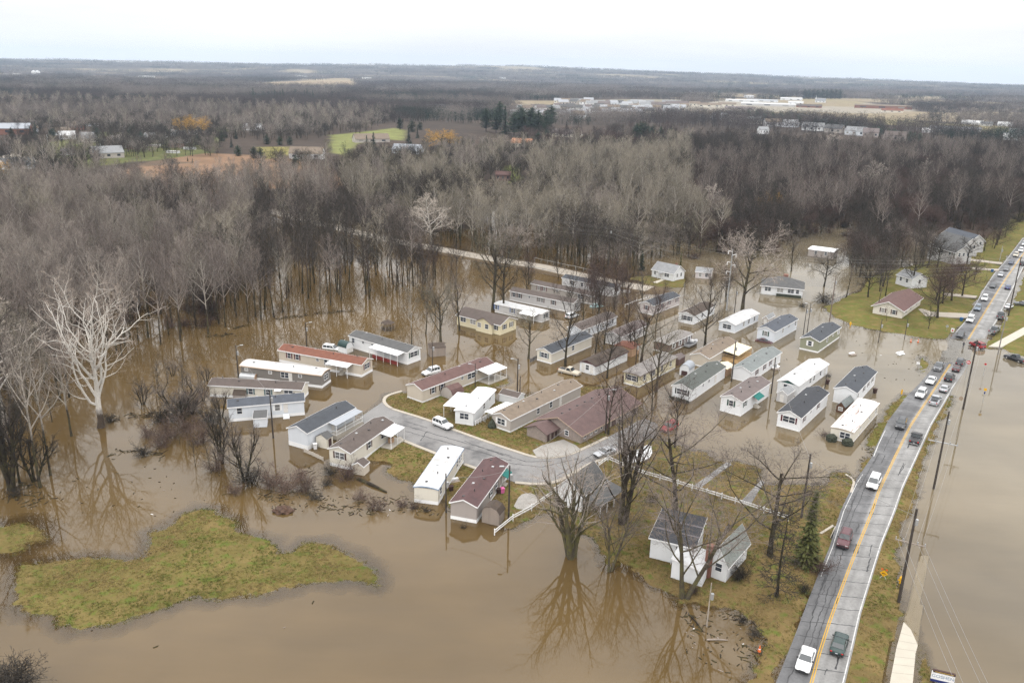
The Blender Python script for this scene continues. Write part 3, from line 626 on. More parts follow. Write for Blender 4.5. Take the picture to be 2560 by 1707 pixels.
def conifer(name, seed, H, rad, dens, nm, round_=0.0, bm=None, bare=.06):
    rg = random.Random(seed); T, Cn = MB(), MB(); T.tube([(0, 0, -.6), (0, 0, H * .5), (0, 0, H)], [H * .016, H * .01, .02], 6, cap=False)
    lv = int(H * 1.7)
    for i in range(lv):
        z = H * (bare + (1 - bare) * i / lv); t = (z / H - bare) / (1 - bare); prof = (1 - t) if not round_ else (math.sin(math.pi * min(1, .18 + t * .82)) ** .6) * (1 - .25 * t)
        k = max(4, int(dens * (.5 + prof)))
        for j in range(k):
            a = rg.uniform(0, 6.283); Lb = rad * max(prof, .06) * rg.uniform(.65, 1.12); dr = -.25 if not round_ else .15
            n = max(2, int(Lb / .42))
            for q in range(n):
                u = (q + rg.random()) / n; p = Vector((math.cos(a) * Lb * u, math.sin(a) * Lb * u, z + dr * Lb * u + rg.uniform(-.2, .2)))
                e1 = Vector((math.cos(a), math.sin(a), rg.uniform(-.5, .3))) * rg.uniform(.22, .42); e2 = Vector((-math.sin(a), math.cos(a), rg.uniform(-.5, .5))) * rg.uniform(.12, .26)
                Cn.face([p - e1 - e2, p + e1 * .7 - e2, p + e1 * 1.3, p + e1 * .7 + e2, p - e1 + e2])
    return T.mesh(name + '_trunk', bm or bk_dark), Cn.mesh(name + '_crown', nm)
TM = {}
def variants(key, P, n, combos, seed0):
    for i in range(n):
        bm, tm = combos[i % len(combos)]; TM[key, i] = tree_meshes(f'{key}_{i}', seed0 + i, P, bm, tm)
variants('tall', TALL, 5, [(bk_tall, tw_grey), (bk_tallp, tw_pink), (bk_tall, tw_tan), (bk_talld, tw_dark), (bk_tall, tw_tan)], 11)
variants('round', ROUND, 4, [(bk_dark, tw_pink), (bk_dark, tw_red), (bk_grey, tw_grey), (bk_dark, tw_dark)], 31)
variants('vase', VASE, 4, [(bk_dark, tw_dark), (bk_grey, tw_olive), (bk_dark, tw_pink), (bk_dark, tw_red)], 51)
variants('thin', THIN, 3, [(bk_dark, tw_dark), (bk_dark, tw_red), (bk_grey, tw_pink)], 71)
variants('shrub', SHRUB, 3, [(brush_m, brush_m), (bk_dark, tw_dark), (bk_dark, tw_red)], 81)
variants('multi', MULTI, 2, [(bk_dark, tw_dark), (bk_dark, tw_pink)], 87)
variants('willow', WILLOW, 2, [(bk_grey, tw_gold)], 91)
variants('pale', SYC2, 2, [(bk_pale, tw_white)], 95)
TM['sycamore', 0] = tree_meshes('sycamore', 5, SYC, bk_syc, tw_syc)
TM['spruce', 0] = conifer('spruce', 1, 14, 3.0, 11, nd_spruce); TM['spruce', 1] = conifer('spruce', 2, 14, 2.6, 10, nd_olive); TM['spruce', 2] = conifer('spruce', 8, 14, 2.6, 19, nd_olive); TM['pine', 0] = conifer('pine', 3, 13, 3.6, 10, nd_pine, 1, bare=.2); TM['pine', 1] = conifer('pine', 4, 12, 4.2, 10, nd_pine, 1, bare=.1)
HT = {k: max(v.co.z for me in ms for v in me.vertices) for k, ms in TM.items()}
NAMES = dict(tall='bare_tree', round='bare_tree', vase='bare_tree', thin='bare_tree', shrub='bare_shrub', multi='bare_tree', willow='willow_tree', pale='sycamore_tree', sycamore='sycamore_tree', spruce='spruce_tree', pine='pine_tree')
def inpoly(x, y, poly):
    c = False; n = len(poly)
    for i in range(n):
        a, b = poly[i], poly[i - 1]
        if (a[1] > y) != (b[1] > y) and x < (b[0] - a[0]) * (y - a[1]) / (b[1] - a[1]) + a[0]: c = not c
    return c
def add_tree(key, p, H, label, group=None, rz=None, wide=1.0, cat=None):
    k = key if key in TM else (key[0], 0); s = H / HT[k]
    nm = NAMES[k[0]]
    e = empty(nm, (p.x, p.y, p.z), random.uniform(0, 6.28) if rz is None else rz, label, cat or ('shrub' if 'shrub' in nm else 'tree'), group)
    e.scale = (s * wide, s * wide, s)
    put('trunk', TM[k][0], e); put('crown', TM[k][1], e); return e
def ptree(key, r, x, y, ytop, label, group=None, reg_top=None, **k):
    """tree by its foot pixel and the photo row its top reaches"""
    px, py = pix(r, x, y); z = -.1; b = gp(px, py, 0); b.z = max(min(ground_z(b.x, b.y), .6), -.3)
    yt = pix(r, x, ytop)[1]; return add_tree(key, b, height_to(Vector((b.x, b.y, 0)), yt), label, group, **k)
# trees one can point to
ptree(('sycamore', 0), 'T', 252, 1068, 640, 'big white-barked sycamore with dark foot standing in the flood', rz=1.1)
GP = 'bare trees between the flooded homes'
for key, r, x, y, yt, lab, wd in (
 (('vase', 1), 'B', 840, 640, -150, 'spreading grey bare tree behind the cream ranch house, left of its twin', 1.15),
 (('vase', 0), 'B', 950, 662, -60, 'forked dark bare tree leaning over the roof of the cream ranch house', 1.1),
 (('vase', 1), 'B', 385, 950, 330, 'wide mossy bare tree beside the slatted open shed', 1.15),
 (('vase', 2), 'B', 545, 830, 180, 'slim bare tree at the left corner of the cream ranch house', .9),
 (('tall', 2), 'B', 105, 965, 400, 'slender bare tree in open water left of the slatted shed', .9),
 (('vase', 1), 'B', 1170, 1085, 600, 'short open-limbed bare tree beside the black rail by the charcoal-roofed cream trailer', 1.2),
 (('vase', 0), 'B', 1510, 1150, 360, 'tall forked bare tree left of the tan pickup', 1.0),
 (('vase', 2), 'B', 1780, 1030, 560, 'bare tree between the charcoal roof and the maroon gable', 1.0),
 (('vase', 0), 'B', 1890, 1260, 720, 'leaning dark bare tree in front of the brown-roofed trailer with maroon gable', 1.1),
 (('vase', 3), 'B', 2200, 1120, 420, 'reddish bare tree behind the rust-brown roof', 1.1),
 (('vase', 1), 'C', 500, 1385, 680, 'mossy bare tree before the flat-roofed pale yellow trailer', 1.0),
 (('vase', 0), 'C', 960, 965, 320, 'large dark many-limbed bare tree behind the tan-roofed trailer with deck', 1.2),
 (('round', 2), 'C', 1300, 640, -200, 'huge pale-crowned bare tree beside the hip-roofed white house', .95),
 (('vase', 2), 'C', 1740, 285, -220, 'grey bare tree rising behind the hip-roofed white house', .9),
 (('round', 3), 'C', 2040, 425, 60, 'dark spreading oak in shining water right of the hip-roofed house', 1.0),
 (('tall', 3), 'C', 2245, 520, 0, 'thin dark bare tree in shining water near the lawn edge', .9),
 (('shrub', 1), 'C', 1835, 610, 530, 'small bare shrub in the water in front of the hip-roofed house', 1.2),
 (('shrub', 1), 'D', 520, 720, 590, 'dense dark brush at the water edge right of the hip-roofed house', 2.0),
 (('round', 3), 'D', 910, 680, 330, 'dark bare tree on the lawn left of the brown-roofed cream house', 1.0),
 (('tall', 3), 'D', 990, 800, 330, 'dark bare tree close against the left wall of the brown-roofed cream house', .8),
 (('round', 3), 'D', 1300, 590, 210, 'dense dark spreading tree behind the brown-roofed cream house', 1.2),
 (('round', 1), 'D', 1545, 870, 420, 'reddish wide bare tree right of the brown-roofed cream house', 1.1),
 (('thin', 2), 'D', 1080, 900, 740, 'small young bare tree before the gable of the brown-roofed cream house', 1.4),
 (('round', 3), 'D', 1460, 970, 760, 'small bare tree on the lawn near the intersection', .8),
 (('round', 3), 'D', 1875, 525, 310, 'small dark bare tree on the roadside lawn', .9),
 (('thin', 0), 'D', 1990, 485, 330, 'very thin bare tree on the roadside lawn', .8),
 (('shrub', 2), 'D', 1750, 440, 330, 'reddish brush beside the grey row houses', 2.2)):
    ptree(key, r, x, y, yt, lab, GP, wide=wd * (1.35 if key[0] == 'vase' else 1.1))
LB_ = dict(W=('small bare tree in the tangled thicket left of the navy-roofed trailer', 'small trees of the flooded thicket'), D=('dark bare tree around the houses behind the right-hand lawn', 'bare trees behind the right-hand lawn'), L=('bare tree standing in the flood at the left edge of the picture', 'bare trees crowding the left edge'), N=('low bare tree in the brown water behind the hip-roofed house', 'low trees behind the hip-roofed house'), P=('fine bare tree growing among the flooded homes', 'fine bare trees among the homes'))
rg = random.Random(77)
for s_, n_, mix_ in (('C -150,430 480,500 520,900 300,1120 -160,900', 30, (('vase', 3), ('vase', 2), ('thin', 1), ('vase', 3))), ('T 985,690 1140,690 1135,830 1010,850', 16, (('thin', 0), ('vase', 2), ('thin', 1), ('tall', 3))), ('C 950,420 1180,400 1240,620 1050,640', 8, (('vase', 3), ('thin', 1))), ('T 1225,640 1420,690 1430,780 1240,740', 10, (('vase', 3), ('thin', 1), ('vase', 0))), ('T -60,950 150,930 190,1080 150,1190 -60,1250', 15, (('tall', 0), ('tall', 3), ('multi', 0), ('thin', 0))), ('N 930,380 1500,420 1480,560 1330,560 1000,470', 16, (('round', 1), ('round', 3), ('thin', 1))), ('T 335,985 500,905 560,1000 600,1170 490,1200 390,1090', 24, (('thin', 0), ('multi', 1), ('thin', 2))), ('T 20,960 180,900 200,1000 60,1060', 8, (('tall', 1), ('tall', 3))), ('T 1400,1000 1700,1010 1720,1230 1560,1240', 4, (('round', 1), ('vase', 3))),
     ('D 860,560 1000,500 1250,430 1480,410 1420,240 1100,180 800,280 700,420', 46, (('round', 3), ('round', 1), ('tall', 3), ('round', 2), ('vase', 3))), ('D 1500,400 1760,470 1900,330 1840,190 1930,70 2230,40 2100,240 1860,300', 16, (('round', 3), ('thin', 1), ('round', 1))), ('D 1000,700 1000,560 1200,560 1180,640', 4, (('round', 1), ('tall', 3))), ('D 1430,760 1700,740 1850,620 1600,560', 4, (('round', 1),))):
    py_ = [tuple(p) for p in xyv(pts(s_))]; c_ = 0
    while c_ < n_:
        x_, y_ = rg.uniform(min(p[0] for p in py_), max(p[0] for p in py_)), rg.uniform(min(p[1] for p in py_), max(p[1] for p in py_))
        if not inpoly(x_, y_, py_): continue
        c_ += 1; k_ = rg.choice(mix_); add_tree(k_, Vector((x_, y_, ground_z(x_, y_) - .1)), {'tall': 18, 'multi': 7 if '335,985' in s_ else 11, 'round': 13, 'vase': 15, 'thin': 8 if '335,985' in s_ else 12}[k_[0]] * rg.uniform(.7, 1.15), *LB_['D' if s_[0] == 'D' else 'L' if '-60,950' in s_ or '20,960' in s_ else 'W' if '335,985' in s_ else 'N' if s_[0] == 'N' else 'P'], wide=1.15)
GF = 'bare trees around the white fence'
TM['fore', 0] = tree_meshes('fore_a', 301, dict(VASE, H=12, r=.44, n=(7, 7, 7, 3), stems=((4, 200, 1.05), (12, 320, 1), (19, 170, 1), (13, 80, .95)), start=(.25, .2, .1, .15), ang=((18, 45), (22, 50), (25, 60), (25, 60)), trop=(.02, .09, .04, .02), len=(.85, .44, .44, .5), rad=(.38, .32, .36, .5), tw=.014), bark('bark_moss', (.10, .085, .06), moss=.9), tw_grey)
TM['fore', 1] = tree_meshes('fore_b', 305, dict(VASE, H=15, r=.40, n=(8, 8, 7, 3), stems=((4, 20, 1), (10, 150, 1.05), (12, 300, .95)), start=(.22, .22, .1, .15), ang=((14, 40), (20, 48), (25, 60), (25, 60)), len=(.80, .40, .42, .5), rad=(.36, .30, .36, .5), tw=.014), bk_dark, tw_pink)
TM['fore', 2] = tree_meshes('fore_c', 309, dict(ROUND, H=10, r=.24, n=(11, 10, 9, 5), rad=(.36, .32, .36, .5), len=(.8, .45, .44, .5), tw=.014), bk_dark, tw_pink)
TM['fore', 3] = tree_meshes('fore_d', 317, dict(VASE, H=12, r=.28, n=(8, 9, 9, 5), stems=((6, 40, 1), (20, 200, 1)), rad=(.40, .32, .36, .5), len=(.78, .42, .44, .5), tw=.014), bark('bark_moss2', (.09, .075, .055), moss=.7), tw_pink)
TM['fore', 4] = tree_meshes('dead_tree', 321, dict(H=17, r=.26, n=(64, 9, 4), seg=(8, 3, 1), wob=(.02, .12, .2), trop=(.04, -.02, 0), tap=(.1, .2, .3), start=(.08, .3, .3), ang=((70, 100), (30, 60), (30, 60)), len=(.19, .45, .5), fall=(.6, .3, .3), rad=(.22, .5, .5), split=0, tw=.042), bk_dark, tw_dark)
for i in range(5): HT['fore', i] = max(v.co.z for me in TM['fore', i] for v in me.vertices)
NAMES['fore'] = 'bare_tree'
for key, r, x, y, yt, lab, wd, rz in (
 (('fore', 0), 'P', 850, 335, -760, 'mossy many-stemmed bare tree at the water edge in front of the white barn', 1.05, .4),
 (('fore', 3), 'P', 1190, 465, -300, 'mossy forked bare tree leaning over the bank, second from the white barn', 1.0, 2.4),
 (('fore', 1), 'H', 1300, 1315, -60, 'tallest dark bare tree, rising behind the sagging porch roof inside a round bed', 1.2, .9),
 (('fore', 3), 'J', 580, 790, -480, 'double-stemmed mossy bare tree before the black-roofed garage', 1.15, 1.9),
 (('fore', 2), 'J', 1370, 410, -600, 'broad bare tree between the fence end and the tall spruce', 1.25, .3),
 (('fore', 2), 'H', 1760, 1215, 250, 'wide reddish bare tree leaning over the long white fence', 1.3, 2.2),
 (('fore', 4), 'J', 1430, 790, -80, 'dead dark conifer with bare short branches beside the green spruce', 1.0, 0)):
    ptree(key, r, x, y, yt, lab, GF, wide=wd, rz=rz)
ptree(('spruce', 2), 'J', 1690, 500, -190, 'tall narrow olive-green spruce standing by the main road', wide=.95)
ptree(('spruce', 0), 'B', 2200, 275, 80, 'dark green spruce left of the small white house')
ptree(('spruce', 1), 'C', 725, 350, 110, 'olive spruce against the right end of the small white house', wide=.8)
for r, x, y, yt, rd in (('G', 450, 1010, 760, 0), ('G', 260, 1000, 740, 0), ('G', 640, 960, 840, 1), ('G', 820, 900, 680, 2), ('G', 700, 860, 690, 1), ('G', 960, 1080, 920, 0), ('G', 1340, 1150, 1030, 2), ('G', 1450, 1170, 1060, 2), ('G', 1080, 1180, 980, 0), ('G', 560, 1080, 930, 1), ('G', 130, 960, 700, 0), ('G', 1560, 1200, 1130, 1), ('G', 400, 900, 740, 0),
     ('E', 1550, 700, 430, 0), ('E', 1700, 640, 380, 0), ('E', 1450, 560, 330, 1), ('E', 1830, 760, 480, 0), ('E', 1350, 690, 500, 0), ('E', 1600, 560, 250, 1), ('E', 2130, 1210, 1050, 0), ('E', 1900, 560, 330, 1), ('E', 1300, 860, 700, 1), ('E', 1480, 790, 560, 0), ('E', 2300, 1110, 800, 1), ('E', 1980, 1000, 800, 0), ('E', 1750, 470, 180, 0), ('E', 120, 1240, 1100, 1),
     ('J', 1130, 620, 430, 1), ('J', 1060, 640, 500, 1), ('J', 660, 760, 650, 2), ('J', 1100, 1010, 900, 1), ('J', 1230, 1130, 1000, 1), ('J', 1660, 740, 600, 1), ('J', 1800, 560, 330, 2), ('H', 1390, 330, 230, 1), ('H', 1270, 400, 330, 2), ('I', 1310, 690, 590, 2), ('I', 1360, 150, 90, 1), ('G', 1900, 1345, 1280, 1), ('H', 1560, 1130, 1010, 1), ('E', 1000, 560, 420, 1)):
    ptree(('shrub', rd), r, x, y, yt, 'tangled bare brush standing in or beside the brown flood water', 'bare brush in the flood', wide=1.25)
for x in (-45, 25, 70): ptree(('shrub', 1), 'F', x, 1160 + x, 820 + abs(x - 10) * 2, 'reddish brush at the lower left corner of the flood', 'corner brush', wide=1.2)
GL = 'bare trees at the left edge of the flood'
for key, x, y, yt, lab, wd in ((('tall', 0), 101, 1218, 800, 'straight mossy bare trunk left of the big sycamore, nearer of a pair', .8), (('tall', 2), 125, 1188, 800, 'thin bare trunk left of the big sycamore, farther of a pair', .7), (('multi', 0), 30, 1225, 940, 'forked dark bare tree near the left edge of the picture', 1.1), (('tall', 3), 6, 1150, 640, 'thick dark trunk cut by the left edge of the picture', 1.2),
      (('pale', 0), 20, 1060, 700, 'pale-limbed sycamore at the left edge above the flood', 1.2), (('multi', 0), 556, 1158, 1000, 'dark bare tree before the navy-roofed trailer', 1.0), (('multi', 1), 611, 1202, 1030, 'thin leaning bare tree before the white shed', .9), (('thin', 0), 64, 1165, 930, 'slim forked bare tree near the left edge', 1.3), (('multi', 1), 455, 1060, 930, 'dark bushy bare tree left of the brown-roofed cream trailer', 1.4)):
    ptree(key, 'T', x, y, yt, lab, GL, wide=wd)
for x, y, yt, k, wd, lab in ((1080, 622, 480, 0, 1.5, 'pale-barked sycamore by the bend of the gravel road'), (2168, 492, 402, 0, 1.1, 'white-barked sycamore in the dark wood, left of a pair'), (2200, 490, 408, 1, 1.1, 'white-barked sycamore in the dark wood, right of a pair'), (2311, 465, 396, 1, 1.3, 'white-barked sycamore with level boughs in the right-hand wood'), (1785, 570, 455, 0, 1.0, 'slim white-barked sycamore before the dark wood'), (2084, 402, 332, 1, 2.0, 'broad white sycamore crown standing above the dark wood'), (370, 640, 530, 1, .8, 'pale sycamore top rising behind the big sycamore')):
    ptree(('pale', k), 'T', x, y, yt, lab, 'pale sycamores in the woods', wide=wd)
for x, y, yt, wd, lab in ((466, 347, 285, 1.1, 'golden willow, left of the pair by the far lawns'), (501, 344, 289, 1.3, 'golden willow, right of the pair by the far lawns'), (1102, 373, 322, 2.0, 'broad golden willow beside the green field'), (1095, 478, 436, 1.1, 'golden willow at the edge of the near wood'), (1921, 553, 474, .9, 'tan-golden willow before the dark wood'), (8, 445, 400, 1.2, 'orange willow at the left edge of the picture')):
    ptree(('willow', 0), 'T', x, y, yt, lab, 'golden willows', wide=wd)
CON = [(935, 397, 340, 0), (918, 392, 346, 0), (961, 479, 405, 0), (1044, 351, 325, 0), (1022, 366, 326, 0), (91, 341, 310, 0), (340, 358, 315, 0), (278, 346, 322, 0), (318, 352, 330, 0), (128, 432, 405, 0), (150, 437, 410, 1), (185, 433, 398, 0), (202, 428, 396, 0), (165, 437, 412, 0), (636, 401, 372, 3), (652, 400, 374, 3), (596, 395, 368, 3), (668, 366, 342, 3), (700, 368, 345, 3), (725, 367, 345, 3), (432, 413, 396, 0), (470, 408, 396, 0), (482, 412, 398, 0), (652, 434, 414, 2), (700, 424, 406, 0), (740, 430, 396, 2), (1215, 334, 280, 2), (1240, 338, 285, 2), (1262, 340, 275, 0), (1285, 345, 290, 2), (1305, 345, 285, 2), (1325, 342, 280, 2), (1345, 345, 285, 2), (1365, 340, 285, 2), (1378, 320, 270, 2), (1300, 325, 272, 3), (1330, 320, 275, 3), (1250, 315, 262, 2), (1416, 330, 305, 0), (1365, 370, 330, 2), (1345, 368, 335, 2), (1000, 330, 300, 2), (1030, 335, 305, 3), (1050, 330, 308, 3), (1590, 355, 315, 2), (1610, 352, 312, 2), (1630, 356, 318, 3), (1600, 345, 310, 3), (1675, 350, 325, 2), (1650, 352, 322, 2)]
_r = random.Random(6)
for i in range(34): CON.append((_r.uniform(20, 620), _r.uniform(315, 380), None, _r.choice((0, 0, 2, 3))))
for i in range(40): CON.append((_r.uniform(620, 2500), _r.uniform(218, 250), None, _r.choice((2, 3, 0))))
CON = [(a, b, c if c else b - (26 if b > 300 else 11), d) for a, b, c, d in CON]
for i in range(16): CON.append((1870 + i * 14 + (i % 3) * 5, 300 + i * 1.6 + (i % 2) * 5, 278 + i * 1.6 + (i % 4) * 2, 2 + i % 2))
for i in range(20): CON.append((2050 + i * 13, 318 + i * 1.9 + (i % 3) * 4, 300 + i * 1.9, 2 + i % 2))
for i in range(20): CON.append((635 + (i * 37) % 155, 262 - (i * 13) % 25, 225 + (i * 7) % 12, 2 * (i % 2) + 0))
for i in range(9): CON.append((2010 + i * 11, 250, 226, 3))
for x, y, yt, k in CON:
    ptree(('spruce', k) if k < 2 else ('pine', k - 2), 'T', x, y, yt - (y - yt) * .15, 'dark green evergreen standing among the far lawns and grey woods', 'far evergreens', wide=1.2)

# ------------------------------------------------------------------ the woods: nearest as trees, the rest one wood
WOODS = [ # pixels of the ground they stand on, spacing in metres, mix of kinds
 ('T 640,806 770,778 900,762 1000,730 1040,700 1000,640 960,612 780,562 640,530', 6.4, ('tall3', 'tall1', 'tall3', 'thin0', 'tall4', 'vase0', 'thin1')),
 ('T -420,1010 0,985 120,960 180,905 300,905 330,880 400,866 470,850 640,806 640,530 300,518 -420,540', 5.0, ('tall0', 'tall1', 'tall0', 'tall4', 'tall1', 'thin0', 'thin2', 'tall3', 'vase2')),
 ('T -420,540 300,518 620,528 780,562 1000,572 960,500 760,497 560,500 300,500 -420,512', 5.6, ('tall0', 'tall1', 'thin', 'round3', 'tall2')),
 ('T 980,735 1130,700 1200,640 1150,636 1040,618 960,612 1000,640 1040,700', 5.2, ('thin1', 'vase3', 'thin0', 'round1', 'tall1')),
 ('T 1290,655 1400,676 1530,702 1590,695 1640,650 1800,640 1720,540 1720,440 1500,440 1330,452 1330,520 1240,535 1060,470 860,500 900,560 1150,625', 5.2, ('tall2', 'tall4', 'tall2', 'thin2', 'round2', 'vase1', 'tall3')),
 ('T 1640,650 1800,640 1950,640 1980,600 2100,575 2160,610 2300,600 2420,585 2520,572 2600,540 2700,480 2560,420 2300,420 1900,420 1720,440 1720,540', 5.4, ('tall3', 'round3', 'round1', 'thin0', 'vase0', 'tall1', 'thin1')),
 ('T 2700,480 2560,420 2300,420 1900,420 1720,440 1720,388 1850,384 2000,392 2200,398 2560,402 2900,410', 6.0, ('tall3', 'round3', 'round1', 'tall3', 'vase0', 'tall1')),
 ('T 1720,440 1500,440 1330,452 1330,438 1500,422 1600,395 1720,388', 6.0, ('tall2', 'tall4', 'round2', 'tall3', 'round3')),
 ('T 1330,440 1330,452 1060,470 860,480 960,460 1150,455', 7.0, ('tall2', 'tall0', 'round3', 'thin')),
]
CLEAR = [xyv(pts(s)) for s in ('T 1980,720 2000,640 1960,625 1990,600 2120,605 2150,650 2130,700 2080,760', 'T 2150,690 2260,640 2330,640 2400,600 2470,600 2560,560 2700,480 2700,700 2400,860 2080,760', 'T 1820,740 1860,690 1960,680 2000,720 1980,770', 'T 1600,690 1640,655 1800,668 1840,720 1700,740', 'T 1030,640 1330,650 1600,720 1500,740 1100,700', 'T 860,450 960,455 1020,480 880,500')]
CLEAR += [xyv(MAIN_POLY), xyv(pts('T 1900,645 1980,612 2130,610 2150,650 1980,660'))]
back_xy = xyv(BACK)
def toward(b): return b
def patch(x, y):
    v = float(vnoise(np.array([x]), np.array([y]), 38)[0]); return min(max((v - .18) / .64, 0), .999)
pool = []; rg = random.Random(42)
for s, sp, mix in WOODS:
    poly = [tuple(p) for p in xyv(pts(s))]; xs = [p[0] for p in poly]; ys = [p[1] for p in poly]
    x = min(xs)
    while x < max(xs):
        y = min(ys)
        while y < max(ys):
            px_, py_ = x + rg.uniform(-.46, .46) * sp, y + rg.uniform(-.46, .46) * sp; y += sp
            if not inpoly(px_, py_, poly): continue
            u, v = proj((px_, py_, 0)); 
            if u < -140 or u > 2700: continue
            if any(inpoly(px_, py_, c) for c in CLEAR): continue
            if rg.random() < (.6 if float(vnoise(np.array([px_ + 300]), np.array([py_]), 22)[0]) < .24 else .07): continue
            q_ = patch(px_, py_); k = mix[min(int(q_ * len(mix)), len(mix) - 1)] if rg.random() < .62 else rg.choice(mix); kk = k.rstrip('0123456789'); nv = sum(1 for q in TM if q[0] == kk)
            i = int(k[len(kk):]) if k != kk else rg.randrange(nv)
            H = dict(tall=24, thin=13, vase=17, round=15)[kk] * rg.uniform(.72, 1.12)
            pool.append((math.hypot(px_, py_), px_, py_, (kk, i), H))
        x += sp
bd = linedist(np.array([(p[1], p[2]) for p in pool]), back_xy, 8); pool = [p for p, d in zip(pool, bd) if d > 5]
pool.sort()
LABW = ('bare grey-brown tree with its trunk standing in the flooded left-hand wood', 'bare tree in the wood beyond the trailers, behind the gravel road')
for d, x, y, k, H in pool[:70]:
    left = x < 0
    add_tree(k, Vector((x, y, max(ground_z(x, y), -.3) - .1)), H, LABW[0] if left else LABW[1], 'bare trees of the left flooded wood' if left else 'bare trees of the wood beyond the trailers')
rest = pool[70:]
# scattered hedgerow and garden trees of the middle distance
for s, n, mix in (('T -60,345 300,345 560,350 700,360 900,340 1000,300 0,258', 2600, ('round2', 'round3', 'tall', 'vase2')), ('T -60,450 0,380 90,372 130,405 60,430', 40, ('round3', 'tall3')), ('T 100,455 250,440 250,400 120,395', 50, ('round3', 'thin')), ('T 130,372 520,362 560,395 300,402', 160, ('round3', 'round2', 'tall3', 'vase2')), ('T 740,440 1040,420 1290,398 1480,390 1480,400 1290,440 960,480', 330, ('round3', 'vase0', 'tall2', 'round2', 'vase1')), ('T 0,440 60,400 240,410 260,440 100,470', 40, ('round3', 'tall')), ('T 240,400 560,370 600,340 300,345', 60, ('round3', 'vase0', 'thin')), ('T 600,430 720,400 850,440 700,450', 25, ('thin', 'round3')), ('T 560,330 980,310 1000,285 700,285', 260, ('tall', 'round3', 'vase2')), ('T 850,410 1010,395 1080,420 900,440', 60, ('round3', 'vase0')),
                   ('T 2280,310 2560,320 2560,270 2350,270', 300, ('round3', 'round2')), ('T 1300,350 1480,340 1700,335 1700,385 1480,392 1300,398', 230, ('round3', 'round1', 'thin'))):
    poly = [tuple(p) for p in xyv(pts(s))]; xs = [p[0] for p in poly]; ys = [p[1] for p in poly]; c = 0; tries = 0
    while c < n and tries < n * 30:
        tries += 1; x, y = rg.uniform(min(xs), max(xs)), rg.uniform(min(ys), max(ys))
        if not inpoly(x, y, poly): continue
        k = rg.choice(mix); kk = k.rstrip('0123456789'); i = int(k[len(kk):]) if k != kk else rg.randrange(3); c += 1
        rest.append((0, x, y, (kk, i), dict(tall=22, thin=12, vase=16, round=14)[kk] * rg.uniform(.7, 1.15)))
for _ in range(110):
    x, y = rg.uniform(1210, 1760), rg.uniform(268, 303); q_ = gp(x, y, 1); rest.append((0, q_.x, q_.y, rg.choice((('round', 3), ('thin', 0), ('round', 2))), rg.uniform(5, 9)))
for _ in range(90):
    x, y = rg.uniform(1060, 1330), rg.uniform(352, 402); q_ = gp(x, y, 1); rest.append((0, q_.x, q_.y, rg.choice((('round', 3), ('thin', 0), ('round', 2), ('vase', 1))), rg.uniform(6, 11)))
# far woodland: clumps of small trees
def clump(name, seed, n, size, tm, H=14):
    rg = random.Random(seed); mb = MB()
    for _ in range(n):
        x, y, h = rg.uniform(-size, size), rg.uniform(-size, size), H * rg.uniform(.6, 1.2); mb.tube([(x, y, -2), (x, y, h * .55)], [.22, .12], 3, cap=False)
        for _ in range(46):
            a, u, rr = rg.uniform(0, 6.28), rg.random(), rg.random() ** .5; z = h * (.3 + .7 * u); rad = h * .30 * math.sin(math.pi * min(.97, .15 + .8 * u)) ** .7 * rr
            p = Vector((x + math.cos(a) * rad, y + math.sin(a) * rad, z)); d = Vector((math.cos(a) * .7, math.sin(a) * .7, rg.uniform(.3, 1.4))).normalized() * rg.uniform(1, 2.4); s = d.cross(Vector((rg.gauss(0, 1), rg.gauss(0, 1), rg.gauss(0, 1)))).normalized() * .13
            mb.face([p - s, p + s, p + d])
    return mb.mesh(name, tm)
def joined(k):
    a, b = TM[k]; bm_ = bmesh.new(); bm_.from_mesh(a); n = len(bm_.faces); bm_.from_mesh(b); bm_.faces.ensure_lookup_table()
    for f in bm_.faces[n:]: f.material_index = 1
    me = bpy.data.meshes.new('wood_' + k[0]); bm_.to_mesh(me); bm_.free(); me.materials.append(a.materials[0]); me.materials.append(b.materials[0]); return me
